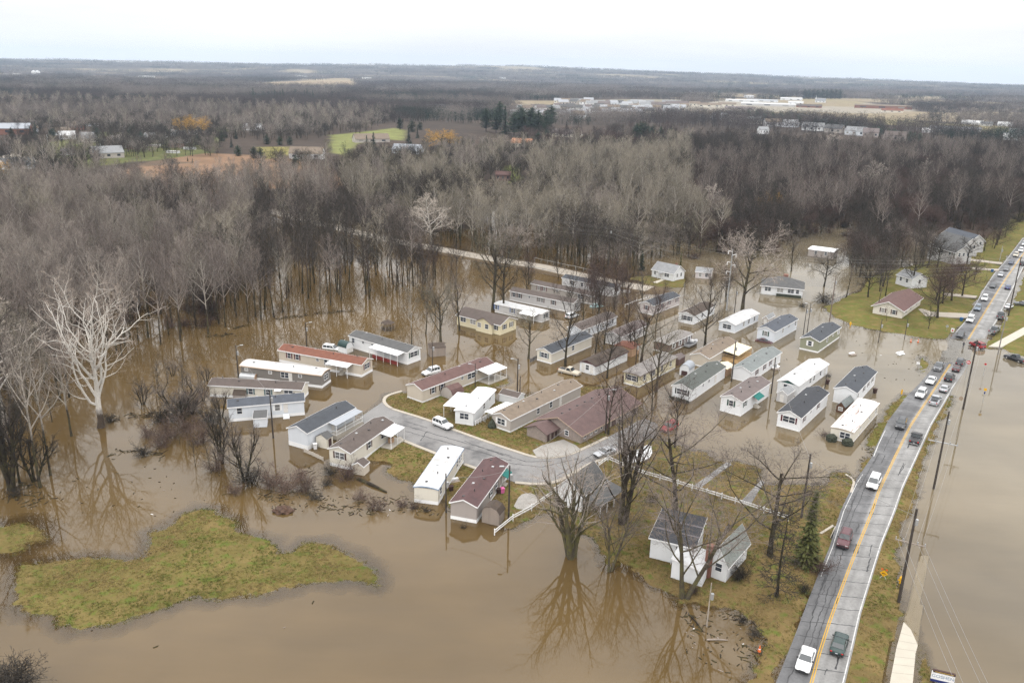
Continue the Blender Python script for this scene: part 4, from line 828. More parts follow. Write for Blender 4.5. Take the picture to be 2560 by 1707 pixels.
def scatter(name, items, srcs):
    """one object of kind stuff: items (x, y, z, rot, sx, sz, source) drawn as instances of the source meshes"""
    me = bpy.data.meshes.new(name); me.from_pydata([i[:3] for i in items], [], [])
    for nm, ty, dat in (('rot', 'FLOAT_VECTOR', [(0, 0, i[3]) for i in items]), ('scl', 'FLOAT_VECTOR', [(i[4], i[4], i[5]) for i in items]), ('src', 'INT', [i[6] for i in items])):
        at = me.attributes.new(nm, ty, 'POINT'); at.data.foreach_set('vector' if ty == 'FLOAT_VECTOR' else 'value', np.array(dat, dtype=np.float32 if ty != 'INT' else np.int32).ravel())
    o = put(name, me); ng = bpy.data.node_groups.new(name, 'GeometryNodeTree')
    ng.interface.new_socket('Geometry', in_out='INPUT', socket_type='NodeSocketGeometry'); ng.interface.new_socket('Geometry', in_out='OUTPUT', socket_type='NodeSocketGeometry')
    gi, go = ng.nodes.new('NodeGroupInput'), ng.nodes.new('NodeGroupOutput'); jn = ng.nodes.new('GeometryNodeJoinGeometry')
    def attr(n, t):
        q = ng.nodes.new('GeometryNodeInputNamedAttribute'); q.data_type = t; q.inputs[0].default_value = n; return [s for s in q.outputs if s.enabled][0]
    ro, sc, sr = attr('rot', 'FLOAT_VECTOR'), attr('scl', 'FLOAT_VECTOR'), attr('src', 'INT')
    for i, sm in enumerate(srcs):
        so = bpy.data.objects.new(name + '_source', sm); oi = ng.nodes.new('GeometryNodeObjectInfo'); oi.inputs[0].default_value = so; oi.inputs['As Instance'].default_value = True
        cp = ng.nodes.new('FunctionNodeCompare'); cp.data_type = 'INT'; cp.operation = 'EQUAL'; ins = [s for s in cp.inputs if s.enabled]; ng.links.new(sr, ins[0]); ins[1].default_value = i
        ip = ng.nodes.new('GeometryNodeInstanceOnPoints'); ng.links.new(gi.outputs[0], ip.inputs['Points']); ng.links.new([s for s in cp.outputs if s.enabled][0], ip.inputs['Selection']); ng.links.new(oi.outputs['Geometry'], ip.inputs['Instance'])
        ng.links.new(ro, ip.inputs['Rotation']); ng.links.new(sc, ip.inputs['Scale']); ng.links.new(ip.outputs[0], jn.inputs[0])
    ng.links.new(jn.outputs[0], go.inputs[0]); md = o.modifiers.new('scatter', 'NODES'); md.node_group = ng
    return tag(o, kind='stuff')
keys = sorted({p[3] for p in rest}); ix = {k: i for i, k in enumerate(keys)}
scatter('woodland', [(x, y, max(ground_z(x, y), -.3) - .1, rg.uniform(0, 6.28), H / HT[k] * rg.uniform(.9, 1.25), H / HT[k], ix[k]) for d, x, y, k, H in rest], [joined(k) for k in keys])
low = [(x, y) for d, x, y, k, H in pool if rg.random() < .55]
scatter('undergrowth', [(x + rg.uniform(-4, 4), y + rg.uniform(-4, 4), max(ground_z(x, y), -.3) - .3, rg.uniform(0, 6.28), rg.uniform(1.0, 2.0), rg.uniform(.8, 1.7), rg.randrange(3)) for x, y in low if math.hypot(x, y) > 235 and not (560 < proj((x, y, 0))[0] < 1740)], [joined(('shrub', i)) for i in range(3)])
TWF = [bark('far_twig_grey', (.145, .125, .113), rnd=.4), bark('far_twig_brown', (.060, .048, .044), rnd=.45), bark('far_needle', (.018, .028, .018), rnd=.3)]
CL = [clump('far_clump', 1, 34, 20, TWF[0]), clump('far_clump', 2, 34, 20, TWF[1]), clump('far_clump', 3, 30, 20, TWF[1]), clump('far_clump', 4, 40, 20, TWF[2], 11)]
items = []; keepout = [xyv(pts(s, .5)) for s, c, lw in FIELDS if s not in [FIELDS[-1][0]]] + [xyv(pts('Q 0,560 1500,560 1600,700 0,900'))]
def farscan(r0, r1, step, sxy, sz, dens):
    P_, n_r, n_a = [], 0, 0; r = r0
    while r < r1:
        a = R(-36)
        while a < R(37):
            x, y = r * math.sin(a) + rg.uniform(-.4, .4) * step, r * math.cos(a) + rg.uniform(-.4, .4) * step; P_.append((x, y)); a += step / r
        r += step
    P_ = np.array(P_); ok = np.ones(len(P_), bool)
    for poly in keepout: ok &= sdf(P_, poly, 30) < -3
    th = np.arctan2(P_[:, 0], P_[:, 1]); rr = np.hypot(P_[:, 0], P_[:, 1])
    band = vnoise(th * 900 + rr * .02, rr * .35, 90); b2 = vnoise(P_[:, 0], P_[:, 1], 420); ok &= ~((band > .60) & (rr > 1500) & (b2 > .35))
    gr = vnoise(P_[:, 0] + 999, P_[:, 1], 260); pin = vnoise(P_[:, 0] + 5000, P_[:, 1], 130) > .70
    for (x, y), g_, pn in zip(P_[ok], gr[ok], pin[ok]):
        if rg.random() > dens: continue
        items.append((x, y, ground_z(x, y), rg.uniform(0, 6.28), sxy * rg.uniform(.9, 1.1), sz * rg.uniform(.85, 1.2), 3 if pn and rg.random() < .5 else (0 if g_ > .5 else 1 + rg.randrange(2))))
farscan(1180, 2400, 38, 1.0, 1.15, .93); farscan(2400, 5000, 84, 2.2, 1.25, .95); farscan(5000, 10500, 210, 5.4, 1.4, .95)
scatter('far_woods', items, CL)
print('trees', len(pool), 'rest', len(rest), 'far', len(items))

# grass tufts on the near grass and poking out of the shallow edge
def tuft(name, seed, mm, n=9, h=.19):
    rg = random.Random(seed); mb = MB()
    for _ in range(n):
        a = rg.uniform(0, 6.28); b = Vector((math.cos(a), math.sin(a), 0)) * rg.uniform(0, .16); d = Vector((math.cos(a) * .5 + rg.gauss(0, .3), math.sin(a) * .5 + rg.gauss(0, .3), 1)).normalized() * h * rg.uniform(.5, 1.2); s_ = d.cross(Vector((rg.gauss(0, 1), rg.gauss(0, 1), 0))).normalized() * .03; mb.face([b - s_, b + s_, b + d])
    return mb.mesh(name, mm)
TF = [tuft('tuft', 1, bark('grass_green', (.115, .125, .028), rnd=.35)), tuft('tuft', 2, bark('grass_dry', (.26, .195, .085), rnd=.4)), tuft('tuft', 3, bark('grass_olive', (.16, .14, .042), rnd=.4)), tuft('tuft', 4, bark('grass_brown', (.15, .105, .048), rnd=.4), h=.15)]
rgn = np.random.default_rng(5); rr_t = np.sqrt(rgn.uniform(88 ** 2, 210 ** 2, 330000)); aa_t = rgn.uniform(R(-35), R(35), 330000); PT = np.stack([rr_t * np.sin(aa_t), rr_t * np.cos(aa_t)], 1)
fi = np.log(rr_t / 24) / math.log(16000 / 24) * (nr - 1); fj = (aa_t + R(58)) / R(116) * (na - 1); i0 = fi.astype(int); j0 = fj.astype(int); u_ = fi - i0; v_ = fj - j0
def bil(A): A = A.reshape(nr, na); return (A[i0, j0] * (1 - u_) + A[i0 + 1, j0] * u_) * (1 - v_) + (A[i0, j0 + 1] * (1 - u_) + A[i0 + 1, j0 + 1] * u_) * v_
ht, lt = bil(hg), bil(lg); okt = (lt > .45) & (ht > -.07) & (ht < .5)
for poly, z in PADS: okt &= sdf(PT, poly, 1.5) < -.2
cl_ = vnoise(PT[:, 0], PT[:, 1], 2.6); c2_ = vnoise(PT[:, 0] + 70, PT[:, 1], 5.5); okt &= rgn.random(len(PT)) < np.clip(cl_ * 1.5 - .1, .08, 1)
kind_ = np.where(c2_ > .62, 1, np.where(c2_ < .3, 0, 2)); kind_ = np.where(rgn.random(len(PT)) < .25, rgn.integers(0, 4, len(PT)), kind_)
idx = np.nonzero(okt)[0]
scatter('grass', [(PT[i, 0], PT[i, 1], ht[i] - .02, float(rgn.uniform(0, 6.28)), float(rgn.uniform(.7, 1.5)), float(rgn.uniform(.5, 1.25)), int(kind_[i])) for i in idx], TF)
print('tufts', len(idx))
# ------------------------------------------------------------------ building kit
ROOFM = {}
def roofmat(name, col, dirt=None, var=.22, rough=.85):
    ROOFM[name] = mat('roof_' + name, col, rough=rough, var=var, scale=.9, fine=9, dirt=dirt)
roofmat('rust', (.155, .062, .040), ((.07, .04, .032), .35, .58)); roofmat('white', (.45, .455, .46), ((.30, .29, .28), .5, .52), .10); roofmat('pale', (.30, .31, .33), None, .1)  # pale: sky reflection on the far estate roofs put into the colour
roofmat('brown', (.088, .070, .062), ((.06, .05, .045), .4, .6)); roofmat('navy', (.066, .073, .088)); roofmat('charcoal', (.050, .055, .064), ((.075, .08, .09), 1.2, .6))
roofmat('darkred', (.085, .047, .047), ((.055, .04, .042), .4, .55)); roofmat('redbrown', (.108, .062, .056)); roofmat('tan', (.165, .130, .098), ((.095, .078, .066), .3, .55))
roofmat('maroon', (.105, .068, .064), ((.075, .055, .053), .3, .55)); roofmat('blackgreen', (.075, .082, .075), ((.12, .12, .105), .5, .58)); roofmat('dkbrown', (.062, .046, .036), ((.10, .065, .04), .4, .58))
roofmat('flatgrey', (.20, .185, .175), ((.10, .095, .09), .4, .56)); roofmat('greygreen', (.155, .17, .168), ((.11, .12, .12), .6, .56)); roofmat('mauve', (.128, .105, .10), ((.085, .07, .068), .5, .56))
roofmat('black', (.038, .040, .046)); roofmat('rustywhite', (.55, .54, .53), ((.15, .065, .04), 1.0, .535, (.22, 1.7, 1)), .08); roofmat('grey', (.22, .225, .23)); roofmat('darkgrey', (.085, .085, .085), ((.055, .055, .055), .3, .55))
roofmat('metal', (.28, .30, .33), None, .06, .5); roofmat('greenmetal', (.02, .045, .043), None, .1, .5); roofmat('awning', (.70, .71, .72), None, .04); roofmat('teal', (.012, .12, .105), None, .06); roofmat('shingle', (.20, .215, .20), ((.12, .125, .12), 1.6, .52)); roofmat('canvas', (.62, .55, .40), None, .05); roofmat('tile', (.33, .17, .10))
WALLM = dict(white=white, beige=mat('beige_siding', (.50, .445, .37), var=.05, streak=1), grey=mat('grey_siding', (.18, .165, .15), var=.06, streak=1), cream=mat('cream_siding', (.60, .565, .49), var=.05, streak=1),
    bluewhite=mat('blue_white_siding', (.58, .61, .65), var=.05, streak=1), taupe=mat('taupe_siding', (.32, .285, .265), var=.06, streak=1), greige=mat('greige_siding', (.40, .365, .335), var=.05, streak=1), stone=mat('stone_wall', (.27, .225, .20), var=.25, scale=2.5, fine=9),
    yellow=mat('pale_yellow_siding', (.62, .56, .39), var=.05, streak=1), olive=mat('olive_siding', (.23, .235, .165), var=.05, streak=1), pinkwhite=mat('pinkish_white_siding', (.50, .46, .45), var=.08, streak=1), redbrown=mat('red_brown_siding', (.135, .085, .075), var=.15), palebrown=mat('pale_brown_siding', (.36, .33, .30), var=.07, streak=1), wood=wood_old, brownwood=mat('brown_shed_wood', (.09, .042, .02), var=.25), brick=mat('brick_wall', (.19, .085, .06), var=.25, fine=20), greywhite=mat('grey_white_siding', (.47, .46, .455), var=.07, streak=1), darkgrey=mat('dark_grey_siding', (.14, .14, .15)), tanwood=mat('tan_wood', (.36, .23, .14), var=.15))
SHUT = {'m': mat('maroon_shutter', (.09, .015, .02)), 'd': mat('dark_shutter', (.03, .035, .035)), 'g': mat('green_shutter', (.02, .06, .045)), 'b': mat('brown_shutter', (.08, .045, .035)), 'w': whitetrim, 'u': mat('blue_shutter', (.03, .09, .26)), 't': mat('grey_teal_shutter', (.12, .17, .18))}
doorm = mat('pale_door', (.62, .60, .57)); doord = mat('dark_door', (.06, .03, .028)); pipe_m = mat('vent_pipe', (.06, .055, .055))
WMESH = {}
def wmesh(kind, w, h):
    k = (kind, round(w, 2), round(h, 2))
    if k not in WMESH:
        mb = MB(); a = w / 2
        if kind == 'frame':
            t = .09
            mb.box(-a - t, a + t, -.055, .02, h, h + t); mb.box(-a - t, a + t, -.075, .02, -t, 0); mb.box(-a - t, -a, -.055, .02, 0, h); mb.box(a, a + t, -.055, .02, 0, h); mb.box(-a, a, -.045, .02, h * .5 - .03, h * .5 + .03)
            n = 1 if w > 1.3 else 0
            if n: mb.box(-.05, .05, -.045, .02, 0, h * .5 - .03); mb.box(-.05, .05, -.045, .02, h * .5 + .03, h)
            WMESH[k] = mb.mesh('window_frame', whitetrim)
        elif kind == 'pane': WMESH[k] = mb.box(-a, a, -.018, .01, 0, h).mesh('window_pane', glass)
        elif kind == 'shutter': WMESH[k] = mb.box(-w / 2, w / 2, -.05, .012, -.06, h + .06).mesh('shutter', SHUT['d'])
        elif kind == 'door': WMESH[k] = mb.box(-a, a, -.05, .02, 0, h).mesh('door', doorm)
        elif kind == 'handle': WMESH[k] = mb.box(-.04, .04, -.10, -.05, 0, .09).mesh('handle', darkmetal)
    return WMESH[k]
class House: pass
FACE = {'F': 0, 'B': math.pi, 'G': -math.pi / 2, 'E': math.pi / 2}
def house(label, reg, K, L, W, eave, rise, rtype, roof, wall, wins='', cat='mobile home', name='mobile_home', skirt=True, shut='d', fascia=True, zb=0.0, over=.22, h=None, vents=0, group=None, gablem=None, ext=0.0, thick=.10, minh=None):
    """K: photo pixel of the near bottom corner, L: bottom pixel of the other end of the long visible wall, W: depth in metres (or pixel of the gable's other corner)"""
    k, l = g(reg, *K, zb), g(reg, *L, zb); S = House()
    u = l - k; u.z = 0; Ln = u.length; u.normalize(); v = Vector((-u.y, u.x, 0))
    if v.dot(Vector((k.x, k.y, 0))) < 0: v = -v
    if isinstance(W, tuple): s = g(reg, *W, zb) - k; W = abs(s.dot(v))
    S.flip = u.x * v.y - u.y * v.x < 0
    S.h = h if h else height_to(k, pix(reg, *eave)[1] if isinstance(eave, tuple) else pix(reg, 0, eave)[1])
    if minh: S.h = max(S.h, minh)
    S.L, S.W, S.rise = Ln, W, rise; o = l if S.flip else k; uu = -u if S.flip else u
    e = empty(name, (o.x, o.y, zb), math.atan2(uu.y, uu.x), label, cat, group); S.e = e; S.wallm = WALLM[wall]
    X = (lambda x: Ln - x) if S.flip else (lambda x: x)
    S.X = X; H = S.h; base = -1.1
    def pt(x, y, z): return (X(x), y, z)
    S.pt = pt
    mb = MB(); mb.box(X(0), X(Ln), 0, W, base, H)
    gm = MB()
    if rtype in ('gable', 'gambrel', 'barrel', 'shed'):
        if rtype == 'gable': prof = [(0, H), (W, H), (W / 2, H + rise)]
        elif rtype == 'gambrel': prof = [(0, H), (W, H), (W * .86, H + rise * .62), (W / 2, H + rise), (W * .14, H + rise * .62)]
        elif rtype == 'shed': prof = [(0, H), (W, H), (W, H + rise)]
        else: prof = [(W / 2 - W / 2 * math.cos(t), H + rise * math.sin(t)) for t in np.linspace(0, math.pi, 9)][::-1]
        for x0, x1 in ((.0, .06), (Ln - .06, Ln)):
            gm.extrude([[pt(x0, y, z) for y, z in prof], [pt(x1, y, z) for y, z in prof]], None)
    if gablem: gm.build('gable', gablem, e)
    else:
        n = len(mb.v); mb.v += gm.v; mb.f += [tuple(i + n for i in f) for f in gm.f]; mb.m += gm.m
    S.wall = mb.build('wall', S.wallm, e)
    rm = ROOFM[roof]; rb = MB(); t = thick; ov = over; xa, xb = -ov, Ln + ov
    if rtype == 'gable':
        sl = rise / (W / 2); ye = -ov; ze = H - ov * sl
        for y0, z0, y1, z1 in ((ye, ze, W / 2, H + rise), (W - ye, ze, W / 2, H + rise)):
            rb.extrude([[pt(x, y0, z0 + .02), pt(x, y1, z1 + .02), pt(x, y1, z1 + .02 + t), pt(x, y0, z0 + .02 + t)] for x in (xa, xb)], None)
        edges = [((ye, ze), (W / 2, H + rise)), ((W - ye, ze), (W / 2, H + rise))]
    elif rtype in ('flat', 'barrel', 'gambrel', 'shed'):
        if rtype == 'flat': pr = [(-ov + (W + 2 * ov) * i / 6, H + rise * math.sin(math.pi * i / 6) ** .8 if 0 < i < 6 else H) for i in range(7)]
        elif rtype == 'barrel': pr = [(W / 2 - (W / 2 + .08) * math.cos(q), H + (rise + .05) * math.sin(q)) for q in np.linspace(0, math.pi, 11)]
        elif rtype == 'shed': pr = [(-ov, H - ov * rise / W), (W + ov, H + rise + ov * rise / W)]
        else: pr = [(-.15, H - .12), (W * .14, H + rise * .62), (W / 2, H + rise), (W * .86, H + rise * .62), (W + .15, H - .12)]
        for (y0, z0), (y1, z1) in zip(pr[:-1], pr[1:]):
            rb.extrude([[pt(x, y0, z0 + .02), pt(x, y1, z1 + .02), pt(x, y1, z1 + .02 + t), pt(x, y0, z0 + .02 + t)] for x in (xa, xb)], None)
        edges = list(zip(pr[:-1], pr[1:]))
    elif rtype == 'hip':
        a = W / 2; o_ = ov; zz = H - .02
        P = [pt(-o_, -o_, zz), pt(Ln + o_, -o_, zz), pt(Ln + o_, W + o_, zz), pt(-o_, W + o_, zz), pt(a, a, H + rise), pt(Ln - a, a, H + rise)]
        Q = [(p[0], p[1], p[2] + t) for p in P]
        rb.face([Q[0], Q[1], Q[5], Q[4]]).face([Q[1], Q[2], Q[5]]).face([Q[2], Q[3], Q[4], Q[5]]).face([Q[3], Q[0], Q[4]]).face([P[3], P[2], P[1], P[0]])
        for i in range(4): rb.face([P[i], P[(i + 1) % 4], Q[(i + 1) % 4], Q[i]])
        edges = []
    S.roof = rb.build('roof', rm, e)
    if fascia and rtype != 'barrel':
        fb = MB(); d = .17
        for (y0, z0), (y1, z1) in edges:
            for x in (xa - .03, xb + .0):
                fb.extrude([[pt(q, y0, z0 - d + t), pt(q, y1, z1 - d + t), pt(q, y1, z1 + t + .035), pt(q, y0, z0 + t + .035)] for q in (x, x + .03)], None)
        ze = (H - ov * rise / (W / 2)) if rtype == 'gable' else H
        fb.box(X(xa), X(xb), -ov - .035, -ov - .004, ze - .10, ze + .14); fb.box(X(xa), X(xb), W + ov + .004, W + ov + .035, ze - .10, ze + .14)
        fb.build('fascia', whitetrim if fascia is True else fascia, e)
    if skirt:
        s = .02; sk = MB(); z1 = skirt if isinstance(skirt, float) else .62
        sk.box(X(-s), X(Ln + s), -s, .0, base, z1); sk.box(X(-s), X(Ln + s), W, W + s, base, z1); sk.box(X(-s), X(0), 0, W, base, z1); sk.box(X(Ln), X(Ln + s), 0, W, base, z1); sk.build('skirting', whitetrim, e)
    if vents:
        for i in range(vents):
            x = Ln * (i + .5) / vents; y = W * (.36 if i % 2 else .60); z = H + (rise * (1 - abs(y - W / 2) / (W / 2)) if rtype == 'gable' else rise * .9)
            vb = MB(); vb.box(X(x) - .22, X(x) + .22, y - .2, y + .2, z + .08, z + .24) if i % 3 != 1 else vb.tube([(X(x), y, z), (X(x), y, z + .55)], .09, 7)
            vb.build('roof_vent', pipe_m if i % 3 != 2 else metal, e)
    for wd in wins.split(): win(S, wd, shut)
    return S
def win(S, s, shut):
    f = s[0]; n = ''.join(c for c in s[1:] if c.isdigit()); fl = s[1 + len(n):]; x = float(n) / 100
    rz = FACE[f]; ww, hh, z = .95, 1.25, S.h - 1.62
    if 'w' in fl: ww = 1.9
    if 'W' in fl: ww = 2.5
    if 'p' in fl: ww, hh, z = .75, .6, S.h - 1.05
    if 't' in fl: ww, hh, z = .62, 1.9, S.h - 2.2
    if S.h < 2.3 and 'd' not in fl: z = max(.3, S.h * .4); hh = min(hh, S.h * .45); ww = min(ww, .8)
    if f in 'FB': loc = (S.X(S.L * x), 0 if f == 'F' else S.W, z); a = rz
    else:
        end = 0 if f == 'G' else S.L; X = S.X(end); a = -math.pi / 2 if X < S.L / 2 else math.pi / 2; loc = (X, S.W * x, z)
    if 'd' in fl or 'D' in fl:
        hd = min(2.0, S.h - .35); loc = (loc[0], loc[1], S.h - hd - .3)
        d = put('door', wmesh('door', .9 if 'd' in fl else 1.5, hd), S.e, loc, (0, 0, a), doord if 'k' in fl else doorm); put('handle', wmesh('handle', 1, 1), d, (.33, 0, .95)); return
    w = put('window', wmesh('frame', ww, hh), S.e, loc, (0, 0, a)); put('pane', wmesh('pane', ww, hh), w)
    if 's' in fl:
        for q in (-1, 1): put('shutter', wmesh('shutter', .34, hh), w, (q * (ww / 2 + .29), 0, 0), mat=SHUT[shut])
def porch(S, f, a, b, dep, roof='awning', posts=3, drop=.15, rail=False, deck=None, z0=None, slope=.12, solid=False, postm=None):
    """lean-to roof on posts along a wall; a, b: span as a share of the wall"""
    Ln = S.L if f in 'FB' else S.W; a, b = a * Ln, b * Ln; H = S.h - drop if z0 is None else z0
    def loc(s, d, z):
        if f == 'F': return (S.X(s), -d, z)
        if f == 'B': return (S.X(s), S.W + d, z)
        if f == 'G': return (S.X(-d), s, z)
        return (S.X(S.L + d), s, z)
    rb = MB(); rb.extrude([[loc(q, .03, H), loc(q, dep, H - slope * dep), loc(q, dep, H - slope * dep + .09), loc(q, .03, H + .09)] for q in (a, b)], None); rb.build('porch_roof', ROOFM[roof], S.e)
    for i in range(posts):
        q = a + .12 + (b - a - .24) * i / max(posts - 1, 1); p = loc(q, dep - .12, -.5); t = loc(q, dep - .12, H - slope * dep); MB().tube([p, t], .06, 4).build('post', postm or whitetrim, S.e)
    if deck:
        z = deck if isinstance(deck, float) else .55; db = MB(); c = [loc(a, .03, 0), loc(b, .03, 0), loc(b, dep, 0), loc(a, dep, 0)]; db.prism([(p[0], p[1]) for p in c], z - .9, z); db.build('deck', concrete if not postm else postm, S.e)
    if rail:
        z = (deck if isinstance(deck, float) else .55); r = MB(); pm = postm or whitetrim
        for d0, s0, d1, s1 in ((dep - .08, a, dep - .08, b), (.1, a, dep - .08, a), (.1, b, dep - .08, b)):
            for zz in (z + .2, z + .95): r.tube([loc(s0, d0, zz), loc(s1, d1, zz)], .045, 4)
            n = int(max(abs(s1 - s0), abs(d1 - d0)) / .35)
            for i in range(n + 1): t = i / max(n, 1); r.tube([loc(s0 + (s1 - s0) * t, d0 + (d1 - d0) * t, z + .15), loc(s0 + (s1 - s0) * t, d0 + (d1 - d0) * t, z + .95)], .028, 4)
        r.build('railing', pm, S.e)
def steps(S, f, x, mm=None, w=1.3):
    Ln = S.L if f in 'FB' else S.W; c = x * Ln; mb = MB()
    for i, z in enumerate((.62, .42, .22)):
        d0, d1 = .03 + i * .42, .03 + (i + 1) * .42
        if f == 'F': mb.box(S.X(c - w / 2), S.X(c + w / 2), -d1, -d0, -.9, z)
        else: mb.box(S.X(S.L + d0), S.X(S.L + d1), c - w / 2, c + w / 2, -.9, z)
    mb.build('steps', mm or concrete, S.e)
def chimney(S, x, y, w, z1, mm='brick', z0=None):
    mb = MB(); mb.box(S.X(x * S.L) - w / 2, S.X(x * S.L) + w / 2, y * S.W - w / 2, y * S.W + w / 2, S.h * .5 if z0 is None else z0, z1); mb.build('chimney', WALLM[mm], S.roof)

# ------------------------------------------------------------------ the mobile homes
MG = 'mobile homes of the flooded park'
S = house('long beige trailer home with rust-red roof and white skirting', 'A', (1475, 885), (725, 745), 4.7, (1480, 773), .85, 'gable', 'rust', 'beige', 'F87s F77s F52p F40w G50ws', shut='m', vents=4); porch(S, 'F', .10, .36, 2.4, posts=3); steps(S, 'F', .22); win(S, 'F24d', 'm')
S = house('grey trailer with curved white roof and cream trim', 'A', (1112, 985), (380, 893), 4.4, (1112, 870), .5, 'flat', 'white', 'grey', 'F93p F63p F45w F38d F26p G50w', fascia=mat('cream_trim', (.62, .48, .36)), vents=4)
S = house('long white trailer with grey-black roof, white awning and red deck wall', 'A', (1890, 772), (1365, 612), 4.8, (1890, 662), .85, 'gable', 'darkgrey', 'white', 'F93 F75p F58 G50Ws', shut='g', vents=3); porch(S, 'F', .04, .52, 2.6, posts=5, drop=.1)
mb = MB()
for i in range(26): x_ = S.L * (.06 + .44 * i / 26); mb.box(S.X(x_), S.X(x_ + S.L * .0155), -1.9, -1.84, -.4, .95)
mb.build('deck_wall', mat('red_deck', (.16, .02, .015), var=.2), S.e)
S = house('cream trailer with plain brown roof between the grey trailer and the navy-roofed one', 'A', (930, 1105), (92, 1062), 4.5, (930, 1000), .8, 'gable', 'brown', 'cream', 'F55s F36s F14w', shut='t', vents=5); porch(S, 'F', .21, .28, 1.0, posts=0)
S = house('pale blue-white trailer with navy roof, seen broadside', 'A', (955, 1228), (270, 1292), 4.5, (955, 1100), .85, 'gable', 'navy', 'bluewhite', 'F36s F25d F86', shut='w', vents=4); steps(S, 'F', .25, whitetrim)
S = house('white home with charcoal roof and a raised white-railed porch', 'A', (985, 1550), (1415, 1310), 4.8, (985, 1395), .95, 'gable', 'charcoal', 'bluewhite', 'F52d F66 F82', skirt=.9, vents=2); porch(S, 'F', .42, 1.0, 2.1, 'metal', 4, rail=True, deck=1.0)
S = house('cream trailer with brown roof and small white awning beside the wet lawn', 'G', (865, 820), (1255, 535), 4.6, (865, 665), .85, 'gable', 'brown', 'cream', 'G50ws F42s F76w', shut='b', vents=6); porch(S, 'F', .66, 1.0, 2.6, posts=3, deck=.45); win(S, 'F86d', 'b')
tag(MB().box(S.X(S.L * .84) - .5, S.X(S.L * .84) + .5, -1.3, -.5, .46, 1.5).build('cabinet', WALLM['tanwood'], S.e))
S = house('cream box trailer with pale flat roof and blue eave band', 'G', (1660, 1138), (1890, 755), 4.2, (1660, 1000), .3, 'flat', 'white', 'cream', 'F10 F74 F84 F90', fascia=mat('blue_trim', (.22, .29, .40)), vents=5, over=.12)
S = house('taupe trailer with dark red roof and teal door awning', 'G', (2010, 1305), (2290, 900), 4.5, (2010, 1155), .9, 'gable', 'darkred', 'taupe', 'F44s F62s F83d', shut='d', vents=7); porch(S, 'F', .76, .92, 1.3, 'teal', 0, drop=.2, slope=.5); steps(S, 'F', .83)
S = house('long beige trailer with red-brown roof and white screened porch', 'B', (205, 1495), (850, 1240), 4.8, (205, 1368), .9, 'gable', 'redbrown', 'beige', 'F14s F26s F54p F67W', shut='b', vents=4); porch(S, 'F', .76, 1.04, 3.6, posts=4, drop=.1, deck=.4)
S = house('all-white trailer with white flat roof and carport awning beside the street', 'G', (1980, 430), (2178, 215), 4.0, (1980, 300), .25, 'flat', 'awning', 'white', 'G50w F48 F75p', vents=3); porch(S, 'B', .12, .72, 3.4, posts=3, drop=.05, slope=.03)
S = house('long greige trailer with tan streaked roof and a row of vents', 'H', (275, 490), (915, 165), 4.8, (275, 365), .9, 'gable', 'tan', 'greige', 'G50ws F37 F55 F69d', shut='w', vents=8); porch(S, 'B', .02, .30, 2.6, posts=3)
S = house('big community hall with maroon-brown roof and stone walls', 'H', (920, 582), (1440, 290), 11.0, (925, 492), 2.1, 'gable', 'maroon', 'stone', 'F06t F16t F24t F33t F43Dk F55Dk F66t F80t G32W G62t', cat='hall', name='community_hall', skirt=False, zb=.2, over=.6, fascia=mat('tan_trim', (.36, .27, .2)))
mb = MB(); wz, we = 5.6, 10.4; HH = S.h - .15; mb.box(S.X(-4.2), S.X(0), wz, we, -1, HH); mb.extrude([[(S.X(q), y, z) for y, z in ((wz, HH), (we, HH), ((wz + we) / 2, HH + 1.0))] for q in (-4.2, -4.14)], None); wg = mb.build('entry_wing', S.wallm, S.e)
rb = MB(); mid = (wz + we) / 2
for y0 in (wz - .5, we + .5): rb.extrude([[(S.X(q), y0, HH - .22), (S.X(q), mid, HH + 1.02), (S.X(q), mid, HH + 1.14), (S.X(q), y0, HH - .1)] for q in (-4.6, .8)], None)
rb.build('roof', ROOFM['maroon'], wg); mb = MB()
for q in (-3.4, -2.0, -.8): mb.box(S.X(q) - .35, S.X(q) + .35, wz - .05, wz, .1, HH - .4)
mb.build('panel', mat('dark_panel', (.07, .04, .035)), wg)
for i in range(7): MB().box(S.X(S.L * (.1 + i * .125)) - .16, S.X(S.L * (.1 + i * .125)) + .16, S.W * .56, S.W * .60, S.h + 1.85, S.h + 2.06).build('roof_vent', pipe_m, S.e)
S = house('wide cream ranch home with brown roof standing in flood water', 'B', (910, 868), (520, 770), 7.6, (905, 775), 1.5, 'gable', 'brown', 'yellow', 'F10s F30w F62w F85w G28s G70s', skirt=False, shut='d', over=.35, minh=2.7); win(S, 'F20d', 'd')
mb = MB(); x0, x1 = S.L * .14, S.L * .50; mb.box(S.X(x0), S.X(x1), -1.0, 0, -1, S.h); mb.extrude([[(S.X(x0), q, S.h), (S.X(x1), q, S.h), (S.X((x0 + x1) / 2), q, S.h + 1.3)] for q in (-1.0, -.94)], None); fg = mb.build('front_gable', S.wallm, S.e); rb = MB()
for q in (x0 - .35, x1 + .35): rb.extrude([[(S.X(q), y, S.h - .22), (S.X((x0 + x1) / 2), y, S.h + 1.32), (S.X((x0 + x1) / 2), y, S.h + 1.42), (S.X(q), y, S.h - .12)] for y in (-1.35, 3.6)], None)
rb.build('roof', ROOFM['brown'], fg)
for q in (.25, .42): w_ = put('window', wmesh('frame', 1.2, 1.25), S.e, (S.X(S.L * q), -1.0, S.h - 1.65)); put('pane', wmesh('pane', 1.2, 1.25), w_)
S = house('cream trailer with charcoal-green roof beside a black rail fence', 'B', (1378, 1130), (1745, 970), 4.5, (1378, 1033), .85, 'gable', 'charcoal', 'cream', 'G50ws F30p F52', skirt=.3, shut='t', vents=4)
